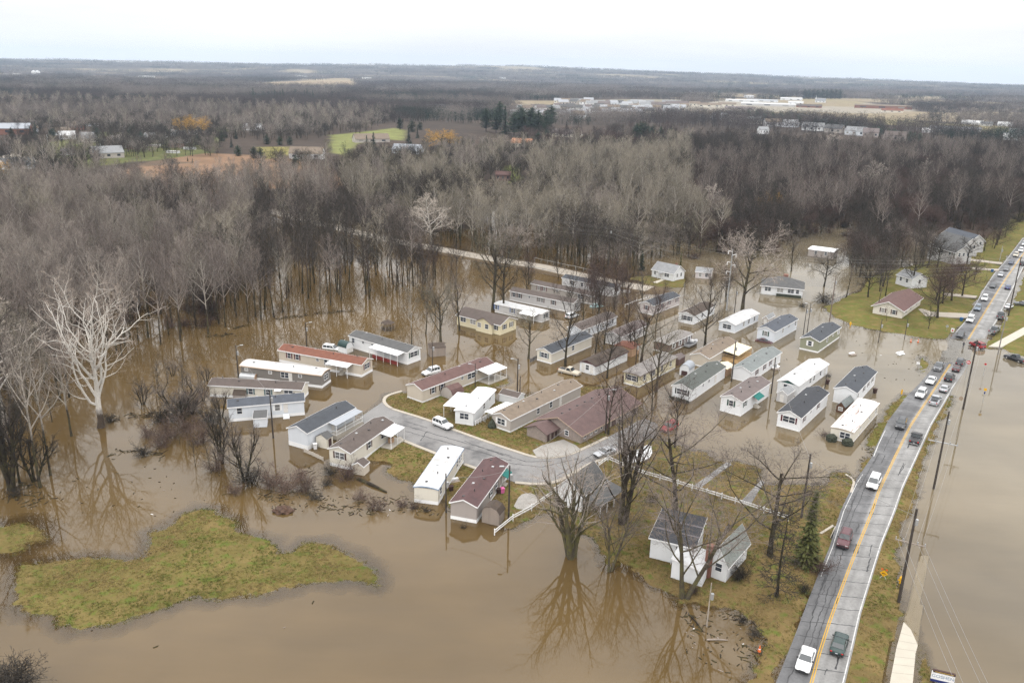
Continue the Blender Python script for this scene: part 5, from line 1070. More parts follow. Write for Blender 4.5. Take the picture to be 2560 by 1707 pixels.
S = house('white trailer with dark brown roof and maroon gable', 'B', (1775, 1235), (2070, 1100), 4.5, (1775, 1145), .8, 'gable', 'dkbrown', 'white', 'G22d G50 G78d', skirt=False, gablem=mat('maroon_gable', (.10, .045, .05)), fascia=mat('maroon_trim', (.09, .05, .05)), over=.3)
S = house('pale yellow trailer with flat grey roof behind a mossy tree', 'C', (355, 1343), (685, 1165), 4.2, (365, 1240), .2, 'flat', 'flatgrey', 'yellow', 'G50Ws F13 F32 F38 F60 F85', skirt=.25, shut='d', fascia=mat('grey_trim', (.2, .17, .15)), over=.35)
S = house('pale blue trailer with white gable roof near the hip-roofed house', 'C', (1225, 850), (1440, 740), 4.9, (1225, 778), .8, 'gable', 'white', 'bluewhite', 'G50W F36 F58 F82', skirt=.25, minh=2.5)
S = house('white trailer with navy roof and a car sunk at its front', 'C', (1580, 937), (1790, 815), 4.9, (1580, 838), .95, 'gable', 'navy', 'bluewhite', 'G50s F36 F62p F92', skirt=.2, shut='g', vents=4)
S = house('olive-green trailer with charcoal roof, alone near the lawn', 'C', (1985, 1028), (2180, 890), 5.0, (1985, 927), .95, 'gable', 'charcoal', 'olive', 'G48s F38 F64p F92s', skirt=.35, shut='w', vents=4)
S = house('beige trailer with tan roof and a new wooden deck', 'C', (985, 1170), (1235, 1015), 4.9, (985, 1080), .9, 'gable', 'tan', 'beige', 'F66d', skirt=.3, vents=5); porch(S, 'F', .48, 1.0, 4.4, 'canvas', 3, drop=.05, deck=.75, rail=True, postm=wood_new)
S = house('white trailer with grey-green roof and maroon shutters', 'C', (1365, 1303), (1640, 1115), 4.8, (1370, 1205), .95, 'gable', 'greygreen', 'white', 'F20s F45s F65s F78d', skirt=.3, shut='m', vents=5); steps(S, 'F', .80, whitetrim)
S = house('white trailer with black-green roof and clipped hedge at its front', 'C', (825, 1475), (1135, 1255), 4.7, (825, 1368), .9, 'gable', 'blackgreen', 'white', 'G48Ws F33p F50p F70d', skirt=.3, shut='d', vents=6)
S = house('cream-white trailer with mauve roof and green awning', 'I', (550, 512), (805, 330), 4.8, (555, 380), .9, 'gable', 'mauve', 'white', 'G50s F12s F52d', skirt=.3, shut='g', vents=7); porch(S, 'F', .36, .58, 1.5, 'teal', 0, drop=.25, slope=.5); steps(S, 'F', .47)
S = house('white trailer with white roof and dark green gable', 'I', (1065, 330), (1340, 125), 4.8, (1078, 250), .85, 'gable', 'white', 'white', 'G50w F40 F52 F74 F90d', skirt=.3, gablem=mat('green_gable', (.01, .07, .055)), vents=2, minh=2.6)
S = house('white trailer with black roof and maroon shutters, nearest the road corner', 'I', (1085, 653), (1335, 415), 4.8, (1092, 528), .95, 'gable', 'black', 'white', 'G50Ws F14s F36p F64s', skirt=.3, shut='m', vents=4)
S = house('white trailer with charcoal roof behind the brown shed', 'I', (1590, 425), (1770, 225), 4.8, (1593, 300), .95, 'gable', 'charcoal', 'white', 'F10 F40s F62s F84s', skirt=.3, shut='b', vents=5)
S = house('cream trailer with rust-streaked white roof beside the main road', 'I', (1565, 765), (1800, 490), 4.4, (1567, 665), .25, 'flat', 'rustywhite', 'cream', 'G35w F28p F62p F90', skirt=.2, over=.15, fascia=mat('rust_trim', (.42, .37, .31)), vents=6)
S = house('white trailer with dark roof against the gravel road', 'B', (1942, 520), (1475, 425), 4.6, (1965, 437), .85, 'gable', 'charcoal', 'white', 'F80s F38Ws F60 G50s', skirt=.2, shut='b', vents=3)
S = house('pale brown trailer with brown roof, second from the gravel road', 'B', (1760, 590), (1195, 470), 4.6, (1755, 513), .8, 'gable', 'brown', 'palebrown', 'F87s F78s F57p F20w G50s', skirt=.3, shut='m', minh=2.5)
S = house('grey-white trailer with brown roof, third from the gravel road', 'B', (1575, 665), (1000, 548), 4.6, (1590, 577), .8, 'gable', 'brown', 'greywhite', 'F93s F84s F68p F50ws F30s G50s', skirt=.25, shut='b', minh=2.6)
S = house('grey-white trailer with pale flat roof and blue shutters behind the ranch home', 'B', (1290, 752), (865, 655), 4.2, (1290, 675), .25, 'flat', 'white', 'greywhite', 'F97s F62s F40 G50W', skirt=.2, shut='u', minh=2.5); porch(S, 'F', .06, .38, 2.6, posts=3)
S = house('pinkish white trailer with dark grey roof in the brown water', 'C', (480, 685), (720, 590), 4.7, (485, 600), .85, 'gable', 'charcoal', 'pinkwhite', 'G50s F32s F60s F90s', skirt=.2, shut='m', minh=2.6)
S = house('white trailer with brown roof half hidden by a large dark tree', 'C', (850, 772), (1040, 672), 4.8, (850, 695), .85, 'gable', 'dkbrown', 'white', 'G45Ws F40 F75', skirt=.2, minh=2.6)
S = house('pale blue trailer with brown-grey roof behind the charcoal-roofed cream one', 'B', (1655, 905), (1972, 772), 4.7, (1655, 832), .85, 'gable', 'brown', 'bluewhite', 'F20 F60 F72 F88', skirt=.2, minh=2.6)
S = house('grey-ended trailer with reddish-grey roof among bare trees', 'C', (185, 968), (432, 850), 4.7, (185, 885), .85, 'gable', 'mauve', 'greywhite', 'F35s F70 F88', skirt=.2, minh=2.6)
S = house('red-brown trailer with pale flat roof beside the moored boat', 'C', (620, 1035), (832, 935), 4.4, (620, 965), .3, 'flat', 'flatgrey', 'redbrown', 'F22s F50s F70 F88s', skirt=.25, shut='w', minh=2.5)
# ------------------------------------------------------------------ ordinary houses
S = house('small white house with pale grey roof on its own bank', 'C', (665, 378), (470, 335), 7.0, (668, 312), 2.4, 'gable', 'grey', 'white', 'F30w F85 G35 G70', cat='house', name='house', skirt=False, zb=.15, over=.3, minh=2.8); win(S, 'F55d', 'd'); chimney(S, .2, .6, .6, S.h + 2.9); porch(S, 'F', .45, .65, 1.3, 'grey', 2, slope=.3)
S = house('white hip-roofed house with a dark hedge, surrounded by shining water', 'C', (1840, 528), (1465, 490), 10.5, (1842, 455), 2.5, 'hip', 'darkgrey', 'white', 'F12 F28w F50 F58 F84w G20 G45 G75', cat='house', name='house', skirt=False, over=.5, minh=2.9); chimney(S, .45, .75, 1.6, S.h + 2.9)
mb = MB(); mb.box(S.X(S.L * .02), S.X(S.L * .62), -1.1, -.12, -.6, .75); hb = (mb, S.e)
S = house('cream house with broad brown roof on the green lawn', 'D', (1215, 866), (1385, 742), 8.6, (1228, 795), 2.0, 'gable', 'redbrown', 'cream', 'G28s G66s F20 F45 F75', cat='house', name='house', skirt=False, shut='b', zb=.4, over=.6, minh=2.7)
S = house('white house with grey roof behind the dark spreading tree', 'D', (1300, 590), (1160, 545), 7, (1300, 505), 1.9, 'gable', 'grey', 'white', 'F30 F70 G50', cat='house', name='house', skirt=False, zb=.5, minh=2.8)
S = house('long low white-roofed building behind the shining water', 'D', (590, 320), (362, 290), 8, (590, 278), .3, 'flat', 'awning', 'taupe', 'F30 F70', cat='building', name='low_building', skirt=False, minh=2.8)
S = house('small white cottage with pale roof behind the steel power pole', 'C', (1010, 358), (868, 345), 5.5, (1010, 305), 1.2, 'gable', 'grey', 'pinkwhite', 'F30 F70', cat='house', name='house', skirt=False, minh=2.3)
for i, (K, L_, W_) in enumerate((((1690, 372), (1450, 300), 8), ((1762, 300), (1520, 225), 7), ((1822, 262), (1570, 185), 7))):
    S = house(('grey row house with white gable trim, nearest the brush', 'grey row house with white gable trim, middle of three', 'grey row house with navy roof, farthest of three')[i], 'D', K, L_, W_, None, 2.6, 'gable', ('darkgrey', 'darkgrey', 'navy')[i], 'greywhite', 'G25 G50 G75 F20 F50', cat='row house', name='row_house', skirt=False, zb=.5, h=5.0, over=.4, group='grey row houses')
S = house('white barn-like house with steep grey roof in the fenced corner', 'H', (920, 1205), (1135, 1045), (690, 1115), (912, 1085), 2.6, 'gable', 'darkgrey', 'white', 'G30 F40', cat='house', name='house', skirt=False, zb=.3, over=.25, minh=3.0)
rb = MB()
for q in (0,): rb.extrude([[(S.X(x), -.1, 2.7), (S.X(x), -3.6, 2.05), (S.X(x), -3.6, 2.17), (S.X(x), -.1, 2.82)] for x in (.2, S.L + .5)], None)
rb.build('porch_roof', ROOFM['darkgrey'], S.e)
for x in (.5, S.L * .35, S.L * .65, S.L): MB().tube([(S.X(x), -3.4, -.4), (S.X(x), -3.4, 2.1)], .07, 5).build('post', whitetrim, S.e)
S = house('white garage with banded black roof under the forked mossy tree', 'J', (655, 520), (268, 422), 7.5, (268, 272), 1.0, 'shed', 'black', 'white', 'F35p', cat='garage', name='garage', skirt=False, zb=.3, over=.3, h=3.4)
rb = MB()
for q in (.33, .66): rb.extrude([[(S.X(x), S.W * q - .18, S.h + S.rise * q + .125), (S.X(x), S.W * q + .18, S.h + S.rise * q + .175), (S.X(x), S.W * q + .18, S.h + S.rise * q + .19), (S.X(x), S.W * q - .18, S.h + S.rise * q + .14)] for x in (-.3, S.L + .3)], None)
rb.build('roof_strip', mat('grey_strip', (.12, .11, .12)), S.e)
S = house('white house with grey-green shingle roof and red brick chimney', 'J', (960, 648), (1150, 430), (795, 590), (950, 490), 2.3, 'gable', 'shingle', 'white', 'G45 F30 F75', cat='house', name='house', skirt=False, zb=.3, over=.35, minh=3.0); chimney(S, -.03, .98, .9, S.h + 2.3, z0=-.5)
S = house('white lean-to annex with pale roof between garage and shingled house', 'J', (745, 690), (830, 520), 4.6, (745, 560), .8, 'shed', 'white', 'white', '', cat='annex', name='lean_to', skirt=False, zb=.3, over=.15, h=2.4)
# ------------------------------------------------------------------ sheds
SG = 'garden sheds in the flood'
def shed(label, reg, K, L, W, eave, rise, rt, roof, wall, wins='', **k):
    return house(label, reg, K, L, W, eave, rise, rt, roof, wall, wins, cat='shed', name='shed', skirt=False, over=.1, thick=.05, group=SG, **k)
shed('white shed with dark green barrel roof behind the rust-roofed trailer', 'A', (1335, 672), (1260, 650), (1402, 652), (1335, 628), 1.3, 'barrel', 'greenmetal', 'white', 'G30d G70d', minh=1.5)
shed('taupe shed with brown gambrel roof beside the screened porch', 'B', (480, 1470), (580, 1430), (380, 1430), (480, 1428), 1.5, 'gambrel', 'redbrown', 'greige', fascia=False, minh=1.5)
shed('tan dog-house shed with grey roof below the raised porch', 'A', (1160, 1540), (1215, 1505), (1070, 1510), (1160, 1450), .7, 'gable', 'darkgrey', 'cream', 'F50dk', fascia=False)
shed('cream shed with brown roof at the corner of the brown-roofed trailer', 'G', (985, 872), (1035, 828), (895, 842), (985, 790), .7, 'gable', 'brown', 'beige')
shed('grey weathered wooden shed with dark gambrel roof at the fence end', 'G', (2215, 1330), (2265, 1268), (2055, 1298), (2215, 1225), 1.1, 'gambrel', 'dkbrown', 'wood', fascia=False)
shed('arched galvanised shed with black-framed doors', 'C', (810, 1245), (858, 1205), (725, 1225), (810, 1192), 1.3, 'barrel', 'metal', 'white', 'G50Dk', minh=1.0)
shed('small white shed with grey roof in front of the green-gabled trailer', 'C', (1700, 1490), (1765, 1442), (1605, 1465), (1700, 1412), .8, 'gable', 'grey', 'greywhite', 'G50d')
shed('brown wooden shed with grey roof beside the rust-streaked trailer', 'I', (1495, 490), (1575, 425), (1420, 470), (1495, 432), 1.0, 'gable', 'greygreen', 'brownwood', 'G50', fascia=False)
shed('white shed with flat grey roof in front of the navy-roofed trailer', 'A', (612, 1338), (490, 1346), 3.0, (612, 1258), .5, 'shed', 'darkgrey', 'bluewhite')
shed('slatted pale wooden shed open on one side, in open water', 'A', (2240, 690), (2100, 702), 2.6, (2240, 612), .5, 'shed', 'dkbrown', 'wood', '', fascia=False, minh=1.5)
shed('grey plank shed behind the white navy-roofed trailer', 'C', (1530, 772), (1590, 738), (1488, 757), (1530, 722), .9, 'gable', 'grey', 'greige', 'G50d')
shed('low shed with dark roof behind the tan-roofed trailer', 'B', (1070, 1510), (905, 1468), 3, (1070, 1462), .7, 'gable', 'brown', 'white', minh=1.8)
shed('tiny dark-roofed shed between two pale trailers on the left', 'A', (412, 1096), (302, 1092), 2.2, (412, 1078), .8, 'gable', 'dkbrown', 'taupe', fascia=False, minh=1.2)
shed('tan tarp-covered shed between two white trailers', 'C', (1150, 1245), (1212, 1205), 3.4, (1150, 1180), .6, 'gable', 'canvas', 'tanwood', fascia=False, minh=1.4)
shed('brown-and-pink shed behind the pale yellow trailer', 'C', (715, 1145), (772, 1110), 2.4, (715, 1095), .6, 'gable', 'mauve', 'redbrown', fascia=False, minh=1.6)
# silver tank beside the grey trailer, gazebo, rust-brown carport
def at(r, x, y, z=0.0): return g(r, x, y, z)
p = at('A', 445, 908); d = (at('A', 520, 912) - at('A', 385, 900)).normalized()
e = empty('storage_tank', p, math.atan2(d.y, d.x), 'grey horizontal storage tank with tan end beside the grey trailer', 'tank'); mb = MB(); mb.tube([(-1.9, 0, .6), (1.9, 0, .6)], 1.0, 14); mb.sm = False; mb.build('shell', metal, e); MB().tube([(1.9, 0, .6), (2.0, 0, .6)], .97, 14).build('end_cap', WALLM['tanwood'], e)
for x in (-1.2, 1.2): MB().box(x - .15, x + .15, -.8, .8, -.7, -.1).build('cradle', concrete, e)
p = at('A', 1713, 452); e = empty('gazebo', p, .3, 'dark round garden gazebo standing in flood water near the wood', 'gazebo'); mb = MB()
for i in range(6):
    a, b = i * math.pi / 3, (i + 1) * math.pi / 3; mb.face([(2.1 * math.cos(a), 2.1 * math.sin(a), 2.1), (2.1 * math.cos(b), 2.1 * math.sin(b), 2.1), (0, 0, 3.0)]); MB().tube([(1.8 * math.cos(a), 1.8 * math.sin(a), -.6), (1.8 * math.cos(a), 1.8 * math.sin(a), 2.2)], .07, 5).build('post', wood_old, e)
mb.build('roof', ROOFM['dkbrown'], e); mb = MB()
for i in range(5):
    a, b = i * math.pi / 3, (i + 1) * math.pi / 3
    for z in (.2, .55, .9): mb.tube([(1.8 * math.cos(a), 1.8 * math.sin(a), z), (1.8 * math.cos(b), 1.8 * math.sin(b), z)], .06, 4)
mb.build('railing', pole_wood, e)
S = house('rust-brown carport roof behind the maroon-gabled trailer', 'B', (2110, 1070), (2180, 1030), 5, None, .4, 'gable', 'rust', 'tanwood', '', cat='carport', name='carport', skirt=False, h=2.3, fascia=False)
o = hb[0].build('hedge', mat('hedge_leaf', (.03, .035, .022), var=.5, fine=5, bump=1)); o.location = hb[1].location; o.rotation_euler = hb[1].rotation_euler
tag(o, 'dark clipped hedge along the hip-roofed white house', 'hedge')
# ------------------------------------------------------------------ vehicles
def paint(name, c, metal=.0): return mat('paint_' + name, c, rough=.28, var=.04, spec=.55, metal=metal, dirt=None)
PAINT = dict(white=paint('white', (.66, .67, .68)), silver=paint('silver', (.36, .37, .39), .3), grey=paint('grey', (.12, .125, .135), .3), dkgrey=paint('dark_grey', (.05, .053, .06), .2), black=paint('black', (.014, .014, .017)), maroon=paint('maroon', (.075, .018, .025)), red=paint('red', (.20, .014, .018)), green=paint('dark_green', (.014, .035, .033)), blue=paint('blue', (.025, .05, .15)), bluegrey=paint('blue_grey', (.16, .20, .25), .3), tan=paint('tan', (.46, .41, .33)), teal=paint('teal', (.25, .38, .38)), darkred=paint('dark_red', (.055, .012, .014)), navy=paint('navy', (.015, .025, .06)))
carglass = mat('car_glass', (.025, .032, .036), rough=.06, var=.1, spec=.9); lampw = mat('lamp_lens', (.7, .7, .68), rough=.1, spec=.8); lampr = mat('tail_lens', (.38, .012, .012), rough=.15, spec=.8); trim = mat('car_trim', (.03, .03, .032), rough=.5); plate = mat('plate', (.5, .52, .55)); chrome = mat('chrome', (.5, .5, .5), rough=.2, metal=.8, var=.03)
# length, width, lower body profile (x from rear = 0 to front = 1, height), cabin: rear foot, rear top, front top, front foot, roof height
KIND = dict(
 sedan=(4.75, 1.80, [(0, .62), (.02, .92), (.17, .97), (.30, .93), (.66, .93), (.70, .93), (.93, .74), (.985, .66), (1, .50)], (.12, .27, .52, .70, 1.43), .33),
 suv=(4.75, 1.88, [(0, .60), (.01, 1.02), (.05, 1.06), (.30, 1.04), (.66, 1.04), (.72, 1.06), (.94, .92), (.985, .82), (1, .55)], (.01, .07, .55, .69, 1.78), .37),
 van=(5.0, 1.94, [(0, .55), (.01, 1.0), (.05, 1.02), (.30, 1.0), (.70, .98), (.80, .96), (.95, .80), (.99, .70), (1, .5)], (.01, .05, .58, .78, 1.75), .34),
 pickup=(5.7, 1.98, [(0, .62), (.008, 1.05), (.02, 1.07), (.37, 1.07), (.68, 1.05), (.72, 1.07), (.95, .98), (.985, .88), (1, .60)], (.36, .40, .58, .69, 1.82), .40))
VM = {}
def vmesh(kind):
    if kind in VM: return VM[kind]
    Ln, Wd, prof, (c0, c1, c2, c3, Hr), wr = KIND[kind]; hw = Wd / 2; zb = .26; D = {}
    X = lambda t: (t - .5) * Ln
    def zt(t): return float(np.interp(t, [p[0] for p in prof], [p[1] for p in prof]))
    ts = sorted(set([0, .004, .012, .03, .06, .1, .17, .24, .3, .38, .46, .54, .62, .69, .75, .82, .88, .93, .965, .985, .996, 1]))
    b = MB(); b.sm = True; loops = []
    for t in ts:
        e = min(t, 1 - t); q = hw * (1 - .20 * max(0, 1 - e / .07) ** 2); z = zt(t); m = zb + (z - zb) * .55; zl = zb + .12 * max(0, 1 - e / .06); x = X(t)
        h = [(q * .90, zl), (q * .985, zl + .12), (q, m), (q * .97, z - .07), (q * .90, z), (q * .45, z + .018)]
        loops.append([(x, y, zz) for y, zz in h] + [(x, -y, zz) for y, zz in reversed(h)])
    b.extrude(loops, None)
    top = hw * .74; rl = []
    for x, y, z in ((c0, .90, 0), (c1, .77, Hr - .06), (c1 + .035, .74, Hr), (c2 - .05, .74, Hr), (c2, .765, Hr - .07), (c3, .90, 0)):
        zz = z or zt(x) - .03; rl.append([(X(x), hw * y, zz), (X(x), hw * y * .55, zz + (.025 if z else 0)), (X(x), -hw * y * .55, zz + (.025 if z else 0)), (X(x), -hw * y, zz)])
    for a in range(5):
        for i in range(3): b.face([rl[a][i], rl[a][i + 1], rl[a + 1][i + 1], rl[a + 1][i]])
    for s in (0, 3):
        base = [rl[i][s] for i in range(6)]; b.face(base)
    if kind == 'pickup':  # open bed: dark floor sunk between the side walls
        D['bed'] = MB().box(X(.035), X(.345), -hw * .76, hw * .76, zt(.2) + .022, zt(.2) + .028).mesh('bed_liner', trim)
    D['body'] = b.mesh(kind + '_body', PAINT['white'])
    def glassq(p, q, r, s, d): 
        n = (Vector(q) - Vector(p)).cross(Vector(s) - Vector(p)).normalized() * d; n = -n if n.z < 0 else n; f = [Vector(v) + n for v in (p, q, r, s)]; return MB().face(f).mesh('glass', carglass)
    def mixp(a, b_, f): return tuple(a[i] + (b_[i] - a[i]) * f for i in range(3))
    A, Bq = rl[4], rl[5]; w = lambda l, f: (l[0][0], l[0][1] * f, l[0][2])
    fr = [mixp(A[0], Bq[0], .06), mixp(A[0], Bq[0], .90), mixp(A[3], Bq[3], .90), mixp(A[3], Bq[3], .06)]
    fr = [(p[0], p[1] * .93, p[2]) for p in fr]; D['windshield'] = glassq(*fr, .035)
    A, Bq = rl[1], rl[0]; fr = [mixp(A[0], Bq[0], .10), mixp(A[3], Bq[3], .10), mixp(A[3], Bq[3], .62 if kind in ('suv', 'van') else .86), mixp(A[0], Bq[0], .62 if kind in ('suv', 'van') else .86)]
    fr = [(p[0], p[1] * .90, p[2]) for p in fr]; D['rear_window'] = glassq(*fr, .03)
    zlo = zt(.5) + .05; zhi = Hr - .10; yo = lambda z: hw * (.90 + (.755 - .90) * (z - zt(.5)) / (Hr - zt(.5))) + .018
    cuts = dict(sedan=(.20, .41, .62), suv=(.06, .24, .43, .63), van=(.05, .27, .48, .68), pickup=(.40, .62))[kind]
    D['side_window'] = []
    for s in (1, -1):
        mb = MB()
        for i in range(len(cuts) - 1):
            xa, xb = cuts[i] + .012, cuts[i + 1] - .012; xat_, xbt = xa, xb
            if i == len(cuts) - 2: xbt = max(c2 - .015, xa + .05)
            if i == 0: xat_ = max(c1 + .02, xa)
            P_ = [(X(xa), s * yo(zlo), zlo), (X(xb), s * yo(zlo), zlo), (X(xbt), s * yo(zhi), zhi), (X(xat_), s * yo(zhi), zhi)]; mb.face(P_)
        D['side_window'].append(mb.mesh('side_glass', carglass))
    D['tyre'] = MB().tube([(0, -.11, 0), (0, .11, 0)], wr, 14).mesh('tyre', rubber); D['rim'] = MB().tube([(0, -.125, 0), (0, .125, 0)], wr * .60, 9).mesh('rim', chrome)
    hz = zt(.97) - .10; tz = zt(.02) - .16
    D['headlight'] = MB().box(-.07, .05, -.17, .17, -.07, .07).mesh('headlight', lampw); D['taillight'] = MB().box(-.05, .05, -.13, .13, -.12 if kind != 'sedan' else -.07, .12 if kind != 'sedan' else .06).mesh('taillight', lampr)
    D['grille'] = MB().box(0, .03, -hw * .42, hw * .42, -.09, .07).mesh('grille', trim); D['bumper'] = MB().box(-.05, .06, -hw * .86, hw * .86, -.11, .08).mesh('bumper', trim if kind != 'pickup' else chrome); D['plate'] = MB().box(-.02, .0, -.16, .16, 0, .1).mesh('plate', plate); D['mirror'] = MB().box(-.08, .08, -.11, .11, 0, .14).mesh('mirror', trim)
    if kind == 'suv': D['roof_rack'] = MB().tube([(X(.12), hw * .62, Hr + .06), (X(.52), hw * .62, Hr + .06)], .03, 4).tube([(X(.12), -hw * .62, Hr + .06), (X(.52), -hw * .62, Hr + .06)], .03, 4).mesh('roof_rack', trim)
    D['at'] = dict(hl=(Ln / 2 - .10, hw * .66, hz), tl=(-Ln / 2 + .03, hw * .74, tz), gr=(Ln / 2 - .02, 0, hz - .08), bp=((Ln / 2 - .02, 0, .42), (-Ln / 2 + .01, 0, .44)), pl=(-Ln / 2 - .02, 0, .62), mi=(X(c3 - .06), hw * 1.02, zt(.66) + .05), wx=(X(.185 if kind != 'pickup' else .20), X(.815)), wy=hw - .12, wr=wr)
    VM[kind] = D; return D
CATV = dict(sedan='car', suv='car', van='van', pickup='pickup truck'); NAMV = dict(sedan='parked_car', suv='parked_suv', van='minivan', pickup='pickup_truck')
def car(kind, col, p, d, label, group=None, sink=0.0, lights=None, name=None):
    D = vmesh(kind); a = D['at']; e = empty(name or NAMV[kind].replace('parked_', ''), (p.x, p.y, p.z - sink), math.atan2(d.y, d.x), label, CATV[kind], group)
    put('body', D['body'], e, mat=PAINT[col]); put('windshield', D['windshield'], e); put('rear_window', D['rear_window'], e)
    for m in D['side_window']: put('side_window', m, e)
    for x in a['wx']:
        for s in (1, -1): wh = put('wheel', D['tyre'], e, (x, s * a['wy'], a['wr'])); put('rim', D['rim'], wh)
    for s in (1, -1):
        put('headlight', D['headlight'], e, (a['hl'][0], s * a['hl'][1], a['hl'][2])); put('taillight', D['taillight'], e, (a['tl'][0], s * a['tl'][1], a['tl'][2])); put('mirror', D['mirror'], e, (a['mi'][0], s * a['mi'][1], a['mi'][2]))
    put('grille', D['grille'], e, a['gr'])
    for q in a['bp']: put('bumper', D['bumper'], e, q)
    put('plate', D['plate'], e, a['pl'])
    if 'roof_rack' in D: put('roof_rack', D['roof_rack'], e)
    if 'bed' in D: put('bed_liner', D['bed'], e)
    return e
GV = 'vehicles on the main road'
for kind, col, r, x, y, dn, lab in (
 ('sedan', 'white', 'K', 338, 1385, 1, 'white sedan nearest the bottom edge, coming down the left lane'), ('suv', 'maroon', 'K', 693, 288, 1, 'dark maroon suv with headlights on, coming down the left lane'),
 ('van', 'white', 'I', 1762, 1140, 1, 'big white suv beside the flooded side-street mouth'), ('suv', 'dkgrey', 'I', 2012, 605, 1, 'dark grey suv beside the grass strip'), ('suv', 'white', 'L', 702, 488, 1, 'white suv next to the tip of the grass strip'),
 ('sedan', 'white', 'L', 790, 370, 1, 'white sedan between the white suv and the grey pickup'), ('pickup', 'grey', 'L', 858, 250, 1, 'grey pickup first in line below the flooded crossing, facing down'), ('sedan', 'dkgrey', 'D', 1755, 1022, 1, 'dark grey sedan just above the flooded crossing'),
 ('van', 'white', 'D', 1842, 885, 1, 'white minivan above the crossing, beside the blue bin'), ('suv', 'bluegrey', 'D', 1910, 782, 1, 'blue-grey car above the white minivan'), ('suv', 'white', 'D', 1972, 693, 1, 'white suv above the blue-grey car, near the driveway mouth'), ('sedan', 'dkgrey', 'D', 2050, 575, 1, 'dark sedan in the far queue, opposite the blue car'),
 ('sedan', 'silver', 'D', 2120, 473, 1, 'silver sedan in the far queue below the dark blue one'), ('sedan', 'grey', 'D', 2172, 422, 1, 'grey sedan in the far queue above the silver one'), ('sedan', 'navy', 'D', 2216, 364, 1, 'dark blue car in the far queue near the driveways'), ('suv', 'tan', 'D', 2258, 295, 1, 'tan-white car in the far queue, third from the picture edge'), ('suv', 'white', 'D', 2303, 252, 1, 'white car in the far queue, second from the picture edge'), ('suv', 'white', 'D', 2336, 195, 1, 'pale car at the right picture edge in the far queue'),
 ('sedan', 'green', 'K', 645, 1238, 0, 'dark green sedan near the bottom, driving away in the right lane'), ('pickup', 'black', 'I', 2145, 735, 0, 'black pickup with brake lights driving away'), ('pickup', 'silver', 'L', 826, 545, 0, 'silver pickup last in the queue below the crossing'), ('sedan', 'silver', 'L', 908, 438, 0, 'silver sedan ahead of the silver pickup'),
 ('suv', 'black', 'L', 952, 345, 0, 'black suv in the queue below the crossing'), ('sedan', 'darkred', 'L', 1015, 262, 0, 'very dark red sedan, second in the queue below the crossing'), ('suv', 'dkgrey', 'L', 1046, 210, 0, 'dark suv first in the queue at the flooded crossing, driving away'), ('sedan', 'blue', 'D', 2185, 590, 0, 'blue car driving away in the right lane above the crossing'), ('suv', 'black', 'D', 2322, 375, 0, 'dark car at the right picture edge in the right lane')):
    px, py = pix(r, x, y); p = gp(px, py, road_z(py) + .01); d = main_dir(py); p = gp(px, py, road_z(py)); car(kind, col, p, -d if dn else d, lab, GV)
def dirpx(r, a, b): v = g(r, *b) - g(r, *a); v.z = 0; return v.normalized()
pol = car('sedan', 'white', g('D', 2195, 765, .30), dirpx('D', (2150, 790), (2245, 735)), 'white police car with blue side panel pulled up on the right verge'); MB().box(-.55, .75, .905, .925, .45, .85).build('side_panel', PAINT['blue'], pol); MB().box(-.25, .0, -.5, .5, 1.45, 1.55).build('light_bar', PAINT['blue'], pol)
for k_, c_, r, x, y, a, b, z, lab in (
 ('pickup', 'dkgrey', 'D', 2118, 850, (2100, 890), (2140, 810), .3, 'dark grey pickup on the right verge above the traffic light pole'), ('pickup', 'grey', 'D', 2062, 985, (2020, 1000), (2085, 960), .3, 'grey pickup on the right verge beside the sidewalk'), ('suv', 'red', 'D', 1905, 1122, (1960, 1145), (1850, 1095), -.02, 'red car with open white door standing across the flooded crossing'),
 ('pickup', 'black', 'D', 2250, 1245, (2340, 1280), (2150, 1215), -.08, 'black pickup in the flooded side road at the right edge'), ('sedan', 'grey', 'D', 2312, 740, (2350, 745), (2280, 735), .42, 'grey car on the right lawn at the picture edge'),
 ('suv', 'white', 'G', 1702, 425, (1600, 380), (1800, 460), STREET_Z, 'white suv parked on the dry park street'), ('suv', 'white', 'B', 285, 1222, (370, 1200), (200, 1245), -.15, 'white suv in the water behind the screened-porch trailer'), ('pickup', 'tan', 'B', 1545, 1220, (1440, 1200), (1650, 1250), -.1, 'tan pickup standing in flood water before the maroon gable'),
 ('van', 'white', 'B', 1568, 708, (1520, 720), (1620, 690), -.15, 'white minivan among the trailers near the gravel road'), ('sedan', 'silver', 'H', 1137, 680, (1225, 650), (1050, 705), STREET_Z, 'silver car parked on the wet bend of the park street'), ('suv', 'red', 'H', 1725, 455, (1790, 415), (1660, 490), -.22, 'dark red suv standing in flood water beyond the community hall'),
 ('sedan', 'darkred', 'C', 1495, 945, (1410, 930), (1575, 960), -.55, 'old dark red car sunk to its windows before the navy-roofed trailer'), ('sedan', 'teal', 'B', 1790, 620, (1745, 625), (1840, 610), -.5, 'pale teal car sunk beside the pale brown trailer'), ('van', 'white', 'A', 1205, 645, (1170, 640), (1250, 650), -.75, 'white car nearly under water behind the green-roofed shed'),
 ('pickup', 'white', 'Q', 320, 800, (290, 805), (350, 797), .9, 'small white pickup by the house at the far left road')):
    car(k_, c_, g(r, x, y, z), dirpx(r, a, b), lab)
MB_ = MB(); e = empty('moored_boat', g('C', 835, 960), math.atan2(dirpx('C', (770, 985), (910, 915)).y, dirpx('C', (770, 985), (910, 915)).x), 'white open boat on a trailer beside the red-brown trailer home', 'boat')
lp = []
for x, w, z in ((-2.9, .95, .9), (-2.5, 1.05, .92), (0, 1.1, .95), (1.6, .9, 1.0), (2.6, .45, 1.08), (3.1, .06, 1.12)): lp.append([(x, w, z), (x, w * .75, .25), (x, -w * .75, .25), (x, -w, z)])
